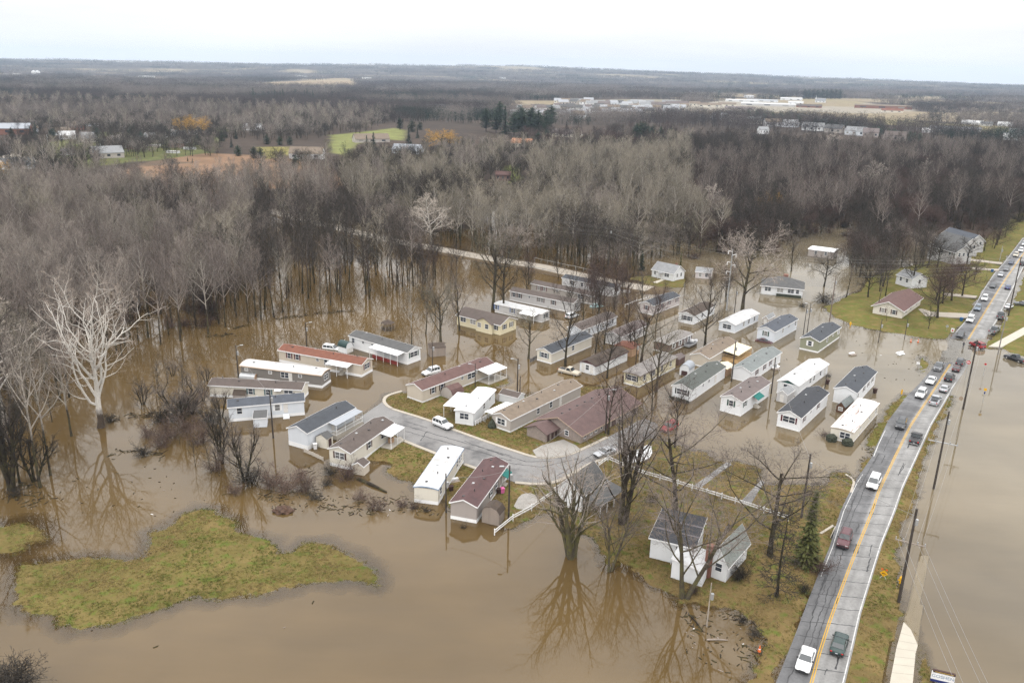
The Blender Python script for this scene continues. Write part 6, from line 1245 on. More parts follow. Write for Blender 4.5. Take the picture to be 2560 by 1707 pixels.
MB_.extrude(lp, None); MB_.build('hull', PAINT['silver'], e); MB().box(-2.6, 1.5, -.85, .85, .93, 1.0).build('cockpit', trim, e); MB().box(-.2, .5, -.5, .5, 1.0, 1.6).build('console', PAINT['white'], e)
# far recreational trailers by the lawns
for i, (x, y, wpx, lab) in enumerate(((1050, 655, 95, 'white box trailer parked on the far green lawn'), (1185, 700, 80, 'long white caravan beyond the hedge of bare trees'), (1300, 675, 75, 'grey-white caravan right of the long white one'))):
    p = g('Q', x, y, .7); Ln = wpx / 2.735 * math.hypot(p.x, p.y) / FPX; e = empty('caravan', p, .05, lab, 'caravan', 'far caravans'); MB().box(-Ln / 2, Ln / 2, -1.2, 1.2, .6, 2.9).build('body', PAINT['white'], e); MB().box(-Ln / 3, Ln / 4, -1.23, -1.2, 1.6, 2.2).build('window', glass, e)
    for q in (-.6, .6): MB().tube([(q, -1.15, .1), (q, -.9, .1)], .4, 10).build('wheel', rubber, e)
# ------------------------------------------------------------------ poles, wires, fence, signs, people, litter
def pole(r, b, t, label, arm=0, rad=.15, mm=None, lamp=0, name='utility_pole', z=0.0, steel=0):
    p = g(r, *b, z); H = height_to(p, pix(r, *t)[1]); e = empty(name, p, math.atan2(p.x, p.y) * -1, label, 'pole', 'utility poles and lamp posts'); m_ = mm or pole_wood
    top = g(r, *t, 0); MB().tube([(0, 0, -1), (0, 0, H)], [rad * 1.15, rad * .75], 8).build('shaft', m_, e)
    if arm:
        for i in range(arm):
            zz = H - .5 - i * .9; MB().box(-1.25, 1.25, -.07, .07, zz, zz + .12).build('crossarm', m_ if not steel else metal, e)
            for x in (-1.15, -.4, .4, 1.15): MB().tube([(x, 0, zz + .12), (x, 0, zz + .42)], .06, 6).build('insulator', metal, e)
    if lamp: MB().tube([(0, 0, H - .4), (1.1 * lamp, -.3, H + .1), (1.6 * lamp, -.4, H + .05)], .04, 5).build('lamp_arm', metal, e); MB().box(1.3 * lamp - .35, 1.3 * lamp + .35, -.55, -.2, H - .02, H + .12).build('lamp_head', metal, e)
    if not arm and not steel and H > 6: MB().tube([(.28, -.1, H - 2.4), (.28, -.1, H - 1.5)], .22, 8).build('transformer', metal, e)
    e['H'] = H; return e, H
PL = {}
for k, r, b, t, lab, kw in (
 ('a', 'A', (352, 895), (336, 595), 'dark lamp post behind the grey trailer', dict(lamp=1)), ('b', 'A', (975, 625), (970, 385), 'lamp post behind the rust-roofed trailer', dict(lamp=1)), ('c', 'A', (668, 1440), (630, 1005), 'tall dark pole standing in water before the navy-roofed trailer', {}), ('d', 'G', (1733, 1205), (1730, 850), 'plain dark pole in water beside the flat-roofed cream trailer', dict(rad=.13)),
 ('e', 'G', (2303, 1280), (2297, 780), 'dark pole with lamp at the corner of the plank shed', dict(lamp=-1)), ('f', 'H', (1143, 495), (1172, 78), 'dark pole with insulators before the community hall', dict(lamp=1)), ('g', 'B', (1068, 1440), (1080, 1080), 'brown pole with lamp in water behind the greige trailer', dict(lamp=-1)), ('h', 'B', (1091, 1462), (1097, 1240), 'short black pole behind the greige trailer', dict(rad=.12)),
 ('i', 'B', (685, 1352), (685, 1125), 'lamp post before the white screened porch', dict(lamp=-1, rad=.1)), ('j', 'B', (297, 1225), (295, 920), 'thin brown pole behind the white suv in the water', dict(rad=.1)), ('k', 'C', (1198, 1290), (1240, 920), 'dark pole before the wooden deck', {}), ('l', 'C', (1560, 1400), (1600, 1068), 'dark pole between the mauve and green-gabled trailers', {}),
 ('m', 'C', (1850, 880), (1876, 590), 'thin grey pole behind the olive trailer, left of two', dict(rad=.11)), ('n', 'C', (1885, 862), (1912, 580), 'thin grey lamp post behind the olive trailer, right of two', dict(rad=.11, lamp=-1)), ('o', 'C', (2090, 755), (2150, 330), 'tall pale-brown pole at the lawn corner', dict(mm=mat('pole_brown', (.15, .115, .095)), rad=.17)),
 ('p', 'C', (1225, 660), (1236, 430), 'dark pole left of the white-roofed pale blue trailer', dict(rad=.12)), ('q', 'C', (325, 1150), (340, 915), 'dark pole behind the maroon-gabled trailer', dict(rad=.12)), ('r', 'C', (765, 510), (768, 385), 'short pole before the olive spruce', dict(rad=.1)),
 ('t', 'M', (1895, 1052), (1907, 610), 'dark power pole beside the gravel road', dict(arm=0)), ('u', 'M', (1609, 1050), (1611, 905), 'short dark post on the gravel road edge', dict(rad=.1)), ('v', 'K', (1190, 832), (1368, -20), 'tall dark power pole with crossarm in water by the yellow hydrant', dict(rad=.2)), ('w', 'L', (815, 1296), (966, 622), 'dark power pole with white crossarm in the right-hand flood', dict(rad=.18)),
 ('x', 'L', (1072, 602), (1226, 0), 'tall brown power pole below the red no-entry sign', dict(rad=.2)), ('y', 'D', (2095, 1190), (2165, 800), 'grey lamp post with two arms at the sidewalk', dict(mm=mat('pole_grey', (.2, .185, .17)), lamp=-1)), ('z', 'D', (2192, 838), (2300, 300), 'tall dark pole on the right verge beside the police car', dict(rad=.18, arm=1)),
 ('aa', 'D', (1005, 1082), (1041, 868), 'thin pole in water at the lawn edge, left of two', dict(rad=.1)), ('ab', 'D', (1243, 1052), (1267, 860), 'thin dark pole in water at the lawn edge, right of two', dict(rad=.1)), ('ac', 'D', (2110, 342), (2127, 200), 'pale pole by the far driveways', dict(mm=metal, rad=.1)), ('ad', 'Q', (346, 750), (336, 565), 'grey pole by the far left road', dict(mm=metal)), ('ae', 'Q', (702, 750), (692, 628), 'pale pole among the far left gardens', dict(mm=metal)), ('ag', 'I', (1318, 265), (1335, 140), 'short dark pole behind the black-roofed trailer', dict(rad=.1)), ('ah', 'J', (790, 1055), (872, 655), 'pale leaning pole in water before the shingled house', dict(mm=mat('pole_pale', (.3, .26, .22)), rad=.09))):
    PL[k] = pole(r, b, t, lab, **kw)
pv = g('I', 1085, 1500, .2); PL['af'] = pole('I', (1105, 1440), (1225, 855), 'tall dark pole rising behind the narrow spruce', rad=.18, z=.2)
def cross(k, f, wd, mm):
    e, H = PL[k]; z = H * f; MB().box(-wd, wd, -.09, .09, z, z + .14).build('crossarm', mm, e)
    for x in (-wd, -wd * .5, wd * .5, wd): MB().tube([(x * .96, 0, z + .14), (x * .96, 0, z + .5)], .07, 6).build('insulator', metal, e)
cross('v', .64, 1.9, wood_old); cross('w', .60, 2.4, metal); cross('x', .86, 1.5, pole_wood)
p = g('C', 1152, 640); e = empty('transmission_pole', p, .2, 'grey steel power pole with white insulator arms', 'pole'); H = height_to(p, pix('C', 0, 85)[1]); MB().tube([(0, 0, -1), (0, 0, H)], [.28, .14], 8).build('shaft', metal, e)
for zz, s in ((H - .8, -1), (H - 1.9, 1), (H - 4.2, -1), (H - 5.2, 1), (H - 7.2, -1)): MB().tube([(0, 0, zz), (s * 1.3, 0, zz + .35)], .09, 5).tube([(s * 1.3, 0, zz + .35), (s * 1.35, 0, zz - .7)], .12, 6).build('insulator_arm', whitetrim, e)
PL['st'] = (e, H)
wire_m = mat('wire', (.24, .235, .23))
def wire(a, b, sag, label=None, n=14, rad=.018):
    ps = [a.lerp(b, i / n) - Vector((0, 0, sag * 4 * (i / n) * (1 - i / n))) for i in range(n + 1)]
    o = MB().tube(ps, rad, 4).build('power_line', wire_m); return tag(o, label or 'thin grey power line crossing above the flooded park', 'wire', 'power lines')
def top(k, f=1.0, dx=0.0): e, H = PL[k]; return Vector((e.location.x + dx, e.location.y, e.location.z + H * f))
far_l = g('M', 560, 860, 0); far_r = g('D', 2600, 900, 0)
for dz, dx in ((-.6, -1.2), (-1.8, 1.2), (-4.2, -1.2), (-5.2, 1.2), (-7.2, -1.2)):
    a = Vector((top('st').x + dx, top('st').y, top('st').z + dz)); wire(Vector((far_l.x, far_l.y, 15 + dz + 8)), Vector((top('t').x + dx * .4, top('t').y, top('t').z + dz * .45)), 1.2); wire(Vector((top('t').x + dx * .4, top('t').y, top('t').z + dz * .45)), a, 1.0); wire(a, Vector((top('z').x + dx, top('z').y, top('z').z + dz * .6)), 1.8)
for dx in (-1.7, -.9, .9, 1.7):
    wire(top('v', .66, dx), top('w', .62, dx * 1.3), .8, 'thin power line along the right side of the main road'); wire(top('w', .62, dx * 1.3), top('x', .88, dx * .8), .8, 'thin power line along the right side of the main road'); wire(top('v', .66, dx), Vector((top('v').x - 14 + dx, 40, 13)), .8, 'thin power line along the right side of the main road')
for a, b in (('f', 'k'), ('k', 'l'), ('l', 'af'), ('e', 'd'), ('e', 'f'), ('af', 'v'), ('n', 'o'), ('c', 'a')): wire(top(a, .93), top(b, .93), .7, 'thin dark cable between two poles of the flooded park', rad=.022)
# white fences
def fence(line, label, post_m=whitetrim, hgt=1.25, gap=2.6, rails=(.55, .95), z=None):
    ps = resample(line, gap); o = ps[0]; e = empty('fence', o, 0, label, 'fence'); q = []
    for p in ps:
        gz = max(ground_z(p.x, p.y), -.1) if z is None else z; q.append(Vector((p.x - o.x, p.y - o.y, gz - o.z)))
    for p in q: MB().box(p.x - .075, p.x + .075, p.y - .075, p.y + .075, p.z - .6, p.z + hgt).build('post', post_m, e)
    for h in rails:
        mb = MB()
        for a, b in zip(q[:-1], q[1:]):
            d = (b - a); n = Vector((-d.y, d.x, 0)).normalized() * .03; zz = Vector((0, 0, .09))
            A, B_ = a + Vector((0, 0, h)), b + Vector((0, 0, h)); mb.extrude([[A - n - zz, A + n - zz, A + n + zz, A - n + zz], [B_ - n - zz, B_ + n - zz, B_ + n + zz, B_ - n + zz]], None)
        mb.build('rail', post_m, e)
    return e
fence(pts('H 132,1412 300,1290 470,1200 690,1050'), 'short white rail fence running from the water to the white barn')
fence(pts('H 1080,812 1165,748 1270,795 1480,880 1800,975 2200,1098 I 240,1240 500,1322 760,1405 980,1480'), 'long white rail fence across the brown yard')
fence(pts('B 1190,1115 1248,1080'), 'short black rail fence at the charcoal-roofed cream trailer', darkmetal, 1.1, 1.2, (.3, .6, .9))
fence(pts('G 440,655 520,690 612,735'), 'pale board fence half sunk below the white-railed home', mat('pale_board', (.42, .38, .33)), .9, 1.5, (.25, .5, .75))
for s, lab in (('M 1180,985 1300,1005 1440,1035', 'steel guard rail along the near side of the gravel road'), ('M 1230,905 1400,945 1600,985 1750,1020 1850,1060', 'white rail along the far side of the gravel road')):
    fence(pts(s, .3), lab, metal, .8, 3.2, (.62,), z=.3)
fence(pts('C 200,480 270,485'), 'small white gate beside the white trailer on the gravel road', whitetrim, 1.3, 1.1, (.3, .65, 1.0))
fence(pts('C 228,610 330,572 440,540', .1), 'white rail fence behind the pinkish trailer', whitetrim, 1.2, 2.2, (.9,))
fence(pts('G 2000,425 2145,345'), 'white-railed ramp beside the greige trailer', whitetrim, 1.0, .9, (.35, .65, .95))
# signs
signm = dict(red=mat('sign_red', (.42, .02, .025), rough=.4), white=mat('sign_white', (.7, .7, .7), rough=.4), yellow=mat('sign_yellow', (.62, .33, .01), rough=.45), blue=mat('sign_blue', (.02, .03, .14), rough=.4), dark=mat('sign_dark', (.05, .025, .02)), gold=mat('sign_gold', (.4, .26, .06)), orange=mat('sign_orange', (.6, .12, .02)), pink=mat('bin_pink', (.62, .14, .33), rough=.5), bluebin=mat('bin_blue', (.02, .10, .25), rough=.5), ltblue=mat('letter_grey_blue', (.22, .28, .38)))
def text(s, size, mm, parent, loc, rot, name='lettering', ext=.01):
    cu = bpy.data.curves.new('txt', 'FONT'); cu.body = s; cu.size = size; cu.align_x = 'CENTER'; cu.align_y = 'CENTER'; cu.extrude = ext
    t = bpy.data.objects.new('txt', cu); me = bpy.data.meshes.new_from_object(t); bpy.data.objects.remove(t); me.materials.clear(); me.materials.append(mm); return put(name, me, parent, loc, rot)
def face_cam(p): return math.atan2(p.x, p.y) * -1
p = g('K', 1580, 1575, .1); e = empty('town_sign', p, face_cam(p) + .22, 'white town sign with blue base stripe and dark top, lettered GOSHEN', 'sign'); Wd = 2.55
MB().box(-Wd / 2, Wd / 2, -.12, .12, .55, 1.55).build('board', signm['white'], e); MB().box(-Wd / 2, Wd / 2, -.14, .14, .22, .549).build('base_stripe', signm['blue'], e); MB().box(-Wd / 2 + .1, Wd / 2, -.16, .16, 1.551, 1.83).build('header', signm['dark'], e); MB().box(-Wd / 2 + .3, Wd / 2 - .2, -.18, -.16, 1.65, 1.73).build('header_line', signm['gold'], e)
text('GOSHEN', .62, signm['ltblue'], e, (0, -.135, 1.05), (R(90), 0, 0))
for x in (-.9, .9): MB().box(x - .1, x + .1, -.1, .1, -.6, .22).build('post', signm['dark'], e)
def disc(r, k, y0, y1, n=20): return [(r * math.cos(2 * math.pi * i / n + math.pi / n), r * math.sin(2 * math.pi * i / n + math.pi / n)) for i in range(n)]
def signpost(p, H, label, name='road_sign', cat='sign'):
    e = empty(name, p, face_cam(p), label, cat); MB().tube([(0, .05, -.8), (0, .05, H)], .045, 6).build('post', metal, e); return e
def plate_poly(poly, z, mm, e, y=-.02, nm='panel', th=.03):
    mb = MB(); mb.extrude([[(x, yy, z + q) for x, q in poly] for yy in (y, y - th)], None); return mb.build(nm, mm, e)
p = g('L', 1088, 352); h = height_to(p, pix('L', 0, 178)[1]); e = signpost(p, h, 'round red no-entry sign on a thin post in the flood'); plate_poly(disc(.46, 20, 0, 0), h - .46, signm['red'], e); MB().box(-.33, .33, -.075, -.055, h - .53, h - .40).build('bar', signm['white'], e)
for t, zz in (('DO NOT', h - .27), ('ENTER', h - .68)): text(t, .15, signm['white'], e, (0, -.06, zz), (R(90), 0, 0), ext=.006)
p = g('L', 1245, 318); h = height_to(p, pix('L', 0, 200)[1]); e = signpost(p, h, 'small red sign on a thin post farther out in the flood'); plate_poly(disc(.28, 8, 0, 0, 8), h - .28, signm['red'], e)
p = g('L', 1243, 540); h = height_to(p, pix('L', 0, 415)[1]); e = signpost(p, h, 'small yellow diamond sign with blue board in the right-hand flood'); plate_poly(disc(.42, 4, 0, 0, 4), h - .42, signm['yellow'], e); MB().box(-.14, .14, -.05, -.02, h - 1.5, h - 1.0).build('panel', signm['blue'], e)
p = g('K', 1048, 612, .2); e = empty('warning_sign', p, face_cam(p), 'orange-yellow diamond road-work sign with flags on a low stand', 'sign'); plate_poly([(0, -.55), (.55, 0), (0, .55), (-.55, 0)], .85, signm['yellow'], e); plate_poly([(-.28, -.06), (.28, -.06), (.28, .06), (-.28, .06)], .85, signm['dark'], e, -.052, 'bar', .01)
for s in (-1, 1): MB().tube([(s * .1, .1, .5), (s * .5, -.25, -.1)], .03, 4).build('leg', metal, e); MB().box(s * .15, s * .45, .0, .02, 1.35, 1.6).build('flag', signm['orange'], e)
def hydrant(p, label, s=1.0):
    e = empty('fire_hydrant', p, 0, label, 'hydrant'); e.scale = (s, s, s); MB().tube([(0, 0, -.4), (0, 0, .55), (0, 0, .62), (0, 0, .62), (0, 0, .8), (0, 0, .9)], [.16, .16, .2, .2, .15, .04], 10).build('barrel', signm['yellow'], e); MB().tube([(-.3, 0, .42), (.3, 0, .42)], .09, 8).build('nozzle', signm['yellow'], e); MB().tube([(0, 0, .88), (0, 0, .98)], .05, 6).build('bonnet', signm['yellow'], e)
hydrant(g('K', 1205, 655), 'yellow fire hydrant beside the tall power pole', 1.25); hydrant(g('D', 750, 925), 'yellow hydrant at the water edge of the lawn', 1.2)
p = g('L', 532, 490); e = signpost(p, 1.6, 'pale yellow marker board standing in water near the grass strip'); MB().box(-.18, .18, -.03, .02, .5, 1.7).build('panel', signm['yellow'], e)
p = g('D', 1365, 1295, .1); e = signpost(p, 1.0, 'small white sign on the little grass island'); MB().box(-.4, .4, -.03, .02, .5, 1.1).build('panel', signm['white'], e)
p = g('D', 1680, 985, .3); e = empty('folding_sign', p, face_cam(p), 'white and red folding board sign on the lawn corner', 'sign'); plate_poly([(-.42, 0), (.42, 0), (.42, 1.2), (-.42, 1.2)], 0, signm['white'], e); plate_poly([(-.2, .3), (.2, .3), (.2, .75), (-.2, .75)], 0, signm['red'], e, -.055, 'mark', .01)
p = g('D', 1627, 970, .3); e = signpost(p, 1.6, 'round grey sign back on the lawn corner'); plate_poly(disc(.4, 12, 0, 0, 12), 1.3, metal, e)
for r, x, y, lab in (('D', 1302, 1075, 'orange and white traffic cone in the water at the lawn edge'), ('D', 1368, 1078, 'red-orange traffic cone lying in the water at the lawn edge'), ('J', 1270, 1278, 'red and white traffic cone beside the debris near the road')):
    p = g(r, x, y, .02); e = empty('traffic_cone', p, 0, lab, 'cone'); MB().tube([(0, 0, 0), (0, 0, .9)], [.24, .04], 10).build('cone', signm['orange'], e); MB().tube([(0, 0, .35), (0, 0, .55)], [.165, .115], 10).build('band', signm['white'], e); MB().box(-.3, .3, -.3, .3, -.06, .02).build('base', signm['dark'], e)
p = g('D', 1205, 1190); mb = MB()
for i in range(3): mb.face([(-1 + i * .7, -.5, .1), (-.3 + i * .7, -.7, .25 + .2 * (i % 2)), (-.4 + i * .7, .6, .7), (-1.1 + i * .7, .7, .5)])
mb.box(-1.0, 1.1, -.1, .1, -.4, .9); tag(mb.build('torn_tarp', signm['white'], loc=p, rot=(0, 0, .5)), 'torn white banner caught standing in the flood', 'tarp')
for r, x, y, mm, lab in (('G', 2243, 1035, 'pink', 'bright pink wheeled bin beside the dark red-roofed trailer'), ('G', 2212, 1040, 'dark', 'black wheeled bin next to the pink one'), ('D', 1760, 885, 'bluebin', 'blue wheeled bin at the roadside lawn'), ('D', 2042, 440, 'bluebin', 'blue bin by the far driveway'), ('C', 218, 1280, 'dark', 'black bin floating beside the pale yellow trailer'), ('G', 1778, 1015, 'dark', 'dark air-conditioner box on the lawn between two trailers'), ('I', 1775, 300, 'dark', 'dark wheeled bin floating behind the charcoal-roofed trailer'), ('I', 1342, 218, 'dark', 'dark bin floating behind the green-gabled trailer'), ('G', 540, 625, 'white', 'white barrel beside the tan dog-house shed')):
    p = g(r, x, y, .05); e = empty('wheeled_bin', p, .4, lab, 'bin'); MB().extrude([[(-.28, -.28, 0), (.28, -.28, 0), (.28, .28, 0), (-.28, .28, 0)], [(-.36, -.36, 1.05), (.36, -.36, 1.05), (.36, .36, 1.05), (-.36, .36, 1.05)]], None).build('tub', signm[mm], e); MB().box(-.4, .4, -.42, .4, 1.06, 1.14).build('lid', signm[mm], e); MB().tube([(-.3, .42, 1.0), (.3, .42, 1.0)], .03, 5).build('handle', signm[mm], e)
for r, x, y, a, lab in (('D', 770, 1195, .4, 'small pale wooden box drifting in open water'), ('G', 1810, 930, .5, 'pale wooden box and steps beside the flat-roofed trailer'), ('I', 1690, 430, .3, 'pale wooden steps drifting by the green awning'), ('C', 1600, 1180, .2, 'white wooden steps at the far end of the maroon-shuttered trailer')):
    p = g(r, x, y, .0); e = empty('wooden_step', p, a, lab, 'steps'); MB().box(-.9, .9, -.6, .6, -.4, .30).build('base', wood_old, e); MB().box(-.85, .85, .1, .6, .301, .62).build('upper_step', whitetrim, e)
for r, s, lab in (('H', '1290,720 1420,640 1560,575 1575,700 1440,752 1320,745', 'white tarpaulin spread on the grass inside the park'), ('H', '308,1150 360,1050 440,1025 540,1060 510,1130 420,1178 340,1175', 'patch of white gravel on the lawn by the fence')):
    P_ = smooth(pts(r + ' ' + s + ' ' + s.split()[0], .34), 1); P_ = P_[:-1]; c = sum(P_, Vector()) / len(P_); mb = MB(); rg_ = random.Random(5)
    ring = [p + Vector((0, 0, rg_.uniform(0, .08))) for p in P_]
    for i in range(len(ring)): j = (i + 1) % len(ring); mid = [ring[q].lerp(c, .5) + Vector((0, 0, .12 * ((q * 7) % 3))) for q in (i, j)]; mb.face([ring[i], ring[j], mid[1], mid[0]]); mb.face([mid[0], mid[1], c + Vector((0, 0, .25))]); mb.face([ring[j], ring[i], ring[i] - Vector((0, 0, .4)), ring[j] - Vector((0, 0, .4))])
    tag(mb.build('tarpaulin' if 'tarp' in lab else 'gravel_patch', mat('tarp_white', (.62, .63, .64), var=.08) if 'tarp' in lab else slab), lab, 'tarp' if 'tarp' in lab else 'gravel')
for r, x, y, w_, lab in (('I', 1378, 745, 1.9, 'clipped dark hedge before the rust-streaked trailer, left of two'), ('I', 1524, 782, 2.0, 'clipped dark hedge before the rust-streaked trailer, right of two'), ('H', 110, 448, 1.5, 'small cone-shaped evergreen at the greige trailer')):
    p = g(r, x, y, -.2); bm_ = bmesh.new(); bmesh.ops.create_icosphere(bm_, subdivisions=3, radius=1); rg_ = random.Random(x)
    for v in bm_.verts:
        q = v.co; k = 1 + rg_.uniform(-.12, .12); sq = 4; nrm = (abs(q.x) ** sq + abs(q.y) ** sq + abs(q.z) ** sq) ** (1 / sq)
        if 'cone' in lab: v.co = Vector((q.x * k * .62 * (1.25 - q.z), q.y * k * .62 * (1.25 - q.z), (q.z + 1) * 1.25))
        else: v.co = Vector((q.x / nrm * w_ * .5 * k, q.y / nrm * w_ * .42 * k, (q.z / nrm + 1) * .75 * k))
    me = bpy.data.meshes.new('hedge'); bm_.to_mesh(me); bm_.free(); me.materials.append(mat('hedge_leaf', (.03, .035, .022), var=.5, fine=5, bump=1)); tag(put('clipped_hedge', me, None, p), lab, 'hedge')
mb = MB(); p0 = g('C', 640, 1445); p1 = g('C', 800, 1490); rg_ = random.Random(8)
for i in range(900):
    t = rg_.random(); c = p0.lerp(p1, t) + Vector((rg_.gauss(0, .3), rg_.gauss(0, .3), rg_.uniform(0, .7))); d = Vector((rg_.gauss(0, 1), rg_.gauss(0, 1), rg_.gauss(0, 1))).normalized() * .16; s_ = d.orthogonal() * .7; mb.face([c - s_, c + d, c + s_])
tag(mb.build('low_hedge', mat('hedge_leaf', (.03, .035, .022))), 'low ragged dark hedge under the front window of the black-green-roofed trailer', 'hedge')
# a person in dark clothes wading at the crossing
p = g('D', 1778, 1128, -.02); e = bpy.data.meshes.new('person'); J_ = [(0, 0, .92), (0, 0, 1.12), (0, 0, 1.38), (0, 0, 1.50), (0, .01, 1.60), (0, .02, 1.74), (.20, 0, 1.40), (.27, .03, 1.14), (.24, .14, .92), (-.20, 0, 1.40), (-.27, .02, 1.14), (-.25, .06, .88), (.10, 0, .88), (.11, .02, .48), (.11, 0, .08), (.11, .14, .04), (-.10, 0, .88), (-.12, -.02, .48), (-.13, -.04, .08), (-.13, .10, .04)]
E_ = [(0, 1), (1, 2), (2, 3), (3, 4), (4, 5), (2, 6), (6, 7), (7, 8), (2, 9), (9, 10), (10, 11), (0, 12), (12, 13), (13, 14), (14, 15), (0, 16), (16, 17), (17, 18), (18, 19)]
e.from_pydata(J_, E_, []); e.materials.append(mat('dark_clothes', (.022, .022, .028))); o = put('person', e, None, p, (0, 0, 2.2)); tag(o, 'person in dark clothes standing in the flooded crossing beside the red car', 'person')
sk = o.modifiers.new('skin', 'SKIN'); RD = [.15, .15, .16, .065, .09, .075, .07, .05, .035, .07, .05, .035, .10, .07, .05, .05, .10, .07, .05, .05]
for v, r_ in zip(e.skin_vertices[0].data if e.skin_vertices else [], RD): v.radius = (r_, r_)
if not e.skin_vertices:
    pass
o.modifiers.new('sub', 'SUBSURF').levels = 1
MB().tube([(0, .02, 1.70), (0, .02, 1.80), (0, .02, 1.86)], [.105, .10, .03], 10).build('cap', signm['dark'], o); MB().tube([(0, .05, 1.62), (0, .05, 1.72)], [.07, .08], 8).build('face', mat('skin', (.35, .2, .15)), o)
# driftwood rafts: nobody could count the sticks
def drift(name, lines, n, spread, label=None, L=(.4, 2.2), mm=None, lift=.12):
    mb = MB(); rg_ = random.Random(len(lines) * 7 + n)
    for s in lines:
        ps = resample(pts(s), .6)
        for _ in range(int(n * len(ps) / 30)):
            c = rg_.choice(ps) + Vector((rg_.gauss(0, spread), rg_.gauss(0, spread), rg_.uniform(-.02, lift))); a = rg_.uniform(0, 6.28); d = Vector((math.cos(a), math.sin(a), rg_.uniform(-.12, .18))) * rg_.uniform(*L) * .5; mb.tube([c - d, c + d * .2 + Vector((rg_.uniform(-.1, .1), rg_.uniform(-.1, .1), .03)), c + d], [rg_.uniform(.03, .10), .05, .02], 4)
    return tag(mb.build(name, mm or bk_dark), kind='stuff')
bits = MB(); rg_ = random.Random(21)
for s_, n_ in (('G 0,1000 1400,1080 1700,1250 200,1200', 170), ('E 0,1100 1900,900 2300,1400 300,1560', 60), ('A 0,420 2300,380 1900,600 1200,560 300,700', 110), ('J 560,860 1000,930 1250,1200 1000,1560 600,1300', 110), ('B 0,700 600,900 1300,1000 900,1400 300,1100', 70), ('C 0,1000 700,700 1900,900 2100,1500 600,1400', 90), ('D 700,950 1900,1100 1500,1500 900,1400', 60), ('F 900,600 2300,520 2352,1100 200,1000', 8)):
    py_ = [tuple(p) for p in xyv(pts(s_))]
    for _ in range(n_):
        x_, y_ = rg_.uniform(min(p[0] for p in py_), max(p[0] for p in py_)), rg_.uniform(min(p[1] for p in py_), max(p[1] for p in py_))
        if not inpoly(x_, y_, py_): continue
        a = rg_.uniform(0, 6.28); l_ = rg_.uniform(.08, .42); w_ = rg_.uniform(.03, .10); c_, s2 = math.cos(a), math.sin(a); mi = 0 if rg_.random() < .86 else 1 if rg_.random() < .8 else 2
        bits.extrude([[(x_ + c_ * u - s2 * v, y_ + s2 * u + c_ * v, z) for u, v in ((-l_, -w_), (l_, -w_ * .4), (l_ * .8, w_), (-l_ * .7, w_ * .8))] for z in (-.05, .07)], None, mi)
tag(bits.build('floating_litter', [bk_dark, wood_old, whitetrim]), kind='stuff')
drift('driftwood', ['A 690,355 900,335 1100,300 1370,280', 'A 300,445 440,405', 'A 60,520 300,495', 'E 960,540 1150,515 1400,500', 'E 1050,850 1250,845 1500,860', 'E 130,1150 330,1140', 'E 60,1230 380,1280'], 90, .9)
drift('driftwood', ['G 310,1020 400,1015', 'G 430,1045 540,995', 'G 200,1180 300,1150', 'G 930,1105 1040,1095', 'G 1100,1090 1200,1110', 'G 1280,1080 1440,1150 1650,1210', 'G 620,1160 800,1175 1080,1190', 'G 450,820 520,820', 'G 60,1060 250,1090', 'J 1000,970 1130,960 1230,1040 1290,1190 1220,1290 1120,1420', 'J 650,950 760,1090', 'I 1700,790 1780,850 1760,920'], 95, .8, L=(.3, 1.4), lift=.06)
for r, a, b, rad, lab in (('G', (930, 900), (1190, 1020), .38, 'long dark fallen trunk lying in the shallow water'), ('J', (635, 945), (755, 1090), .13, 'thin dark branch floating near the pale pole'), ('J', (790, 1172), (985, 1176), .12, 'pale broken pole floating near the pale leaning one'), ('A', (1560, 690), (1640, 675), .12, 'dark log afloat'),):
    if 'afloat' in lab: continue
    MB_ = MB(); A_, B2 = g(r, *a, .1), g(r, *b, .1); MB_.tube([A_, A_.lerp(B2, .5) + Vector((0, 0, .12)), B2], [rad, rad * .8, rad * .45], 7); tag(MB_.build('fallen_log', bk_dark if 'pale' not in lab[:5] else wood_old), lab, 'log')
p = g('G', 245, 1195); bm_ = bmesh.new(); bmesh.ops.create_icosphere(bm_, subdivisions=4, radius=1); rg_ = random.Random(4)
for v in bm_.verts: k = 1 + .22 * math.sin(v.co.x * 7 + v.co.y * 3) * math.sin(v.co.z * 6 + 2) + rg_.uniform(-.07, .07); v.co = Vector((v.co.x * 1.7 * k, v.co.y * 1.1 * k, v.co.z * .8 * k))
me = bpy.data.meshes.new('root_mound'); bm_.to_mesh(me); bm_.free(); me.materials.append(mat('root_earth', (.065, .035, .022), var=.5, fine=4, bump=1)); tag(put('root_ball', me, None, p), 'round brown root ball rising from the water below the brush', 'root ball')

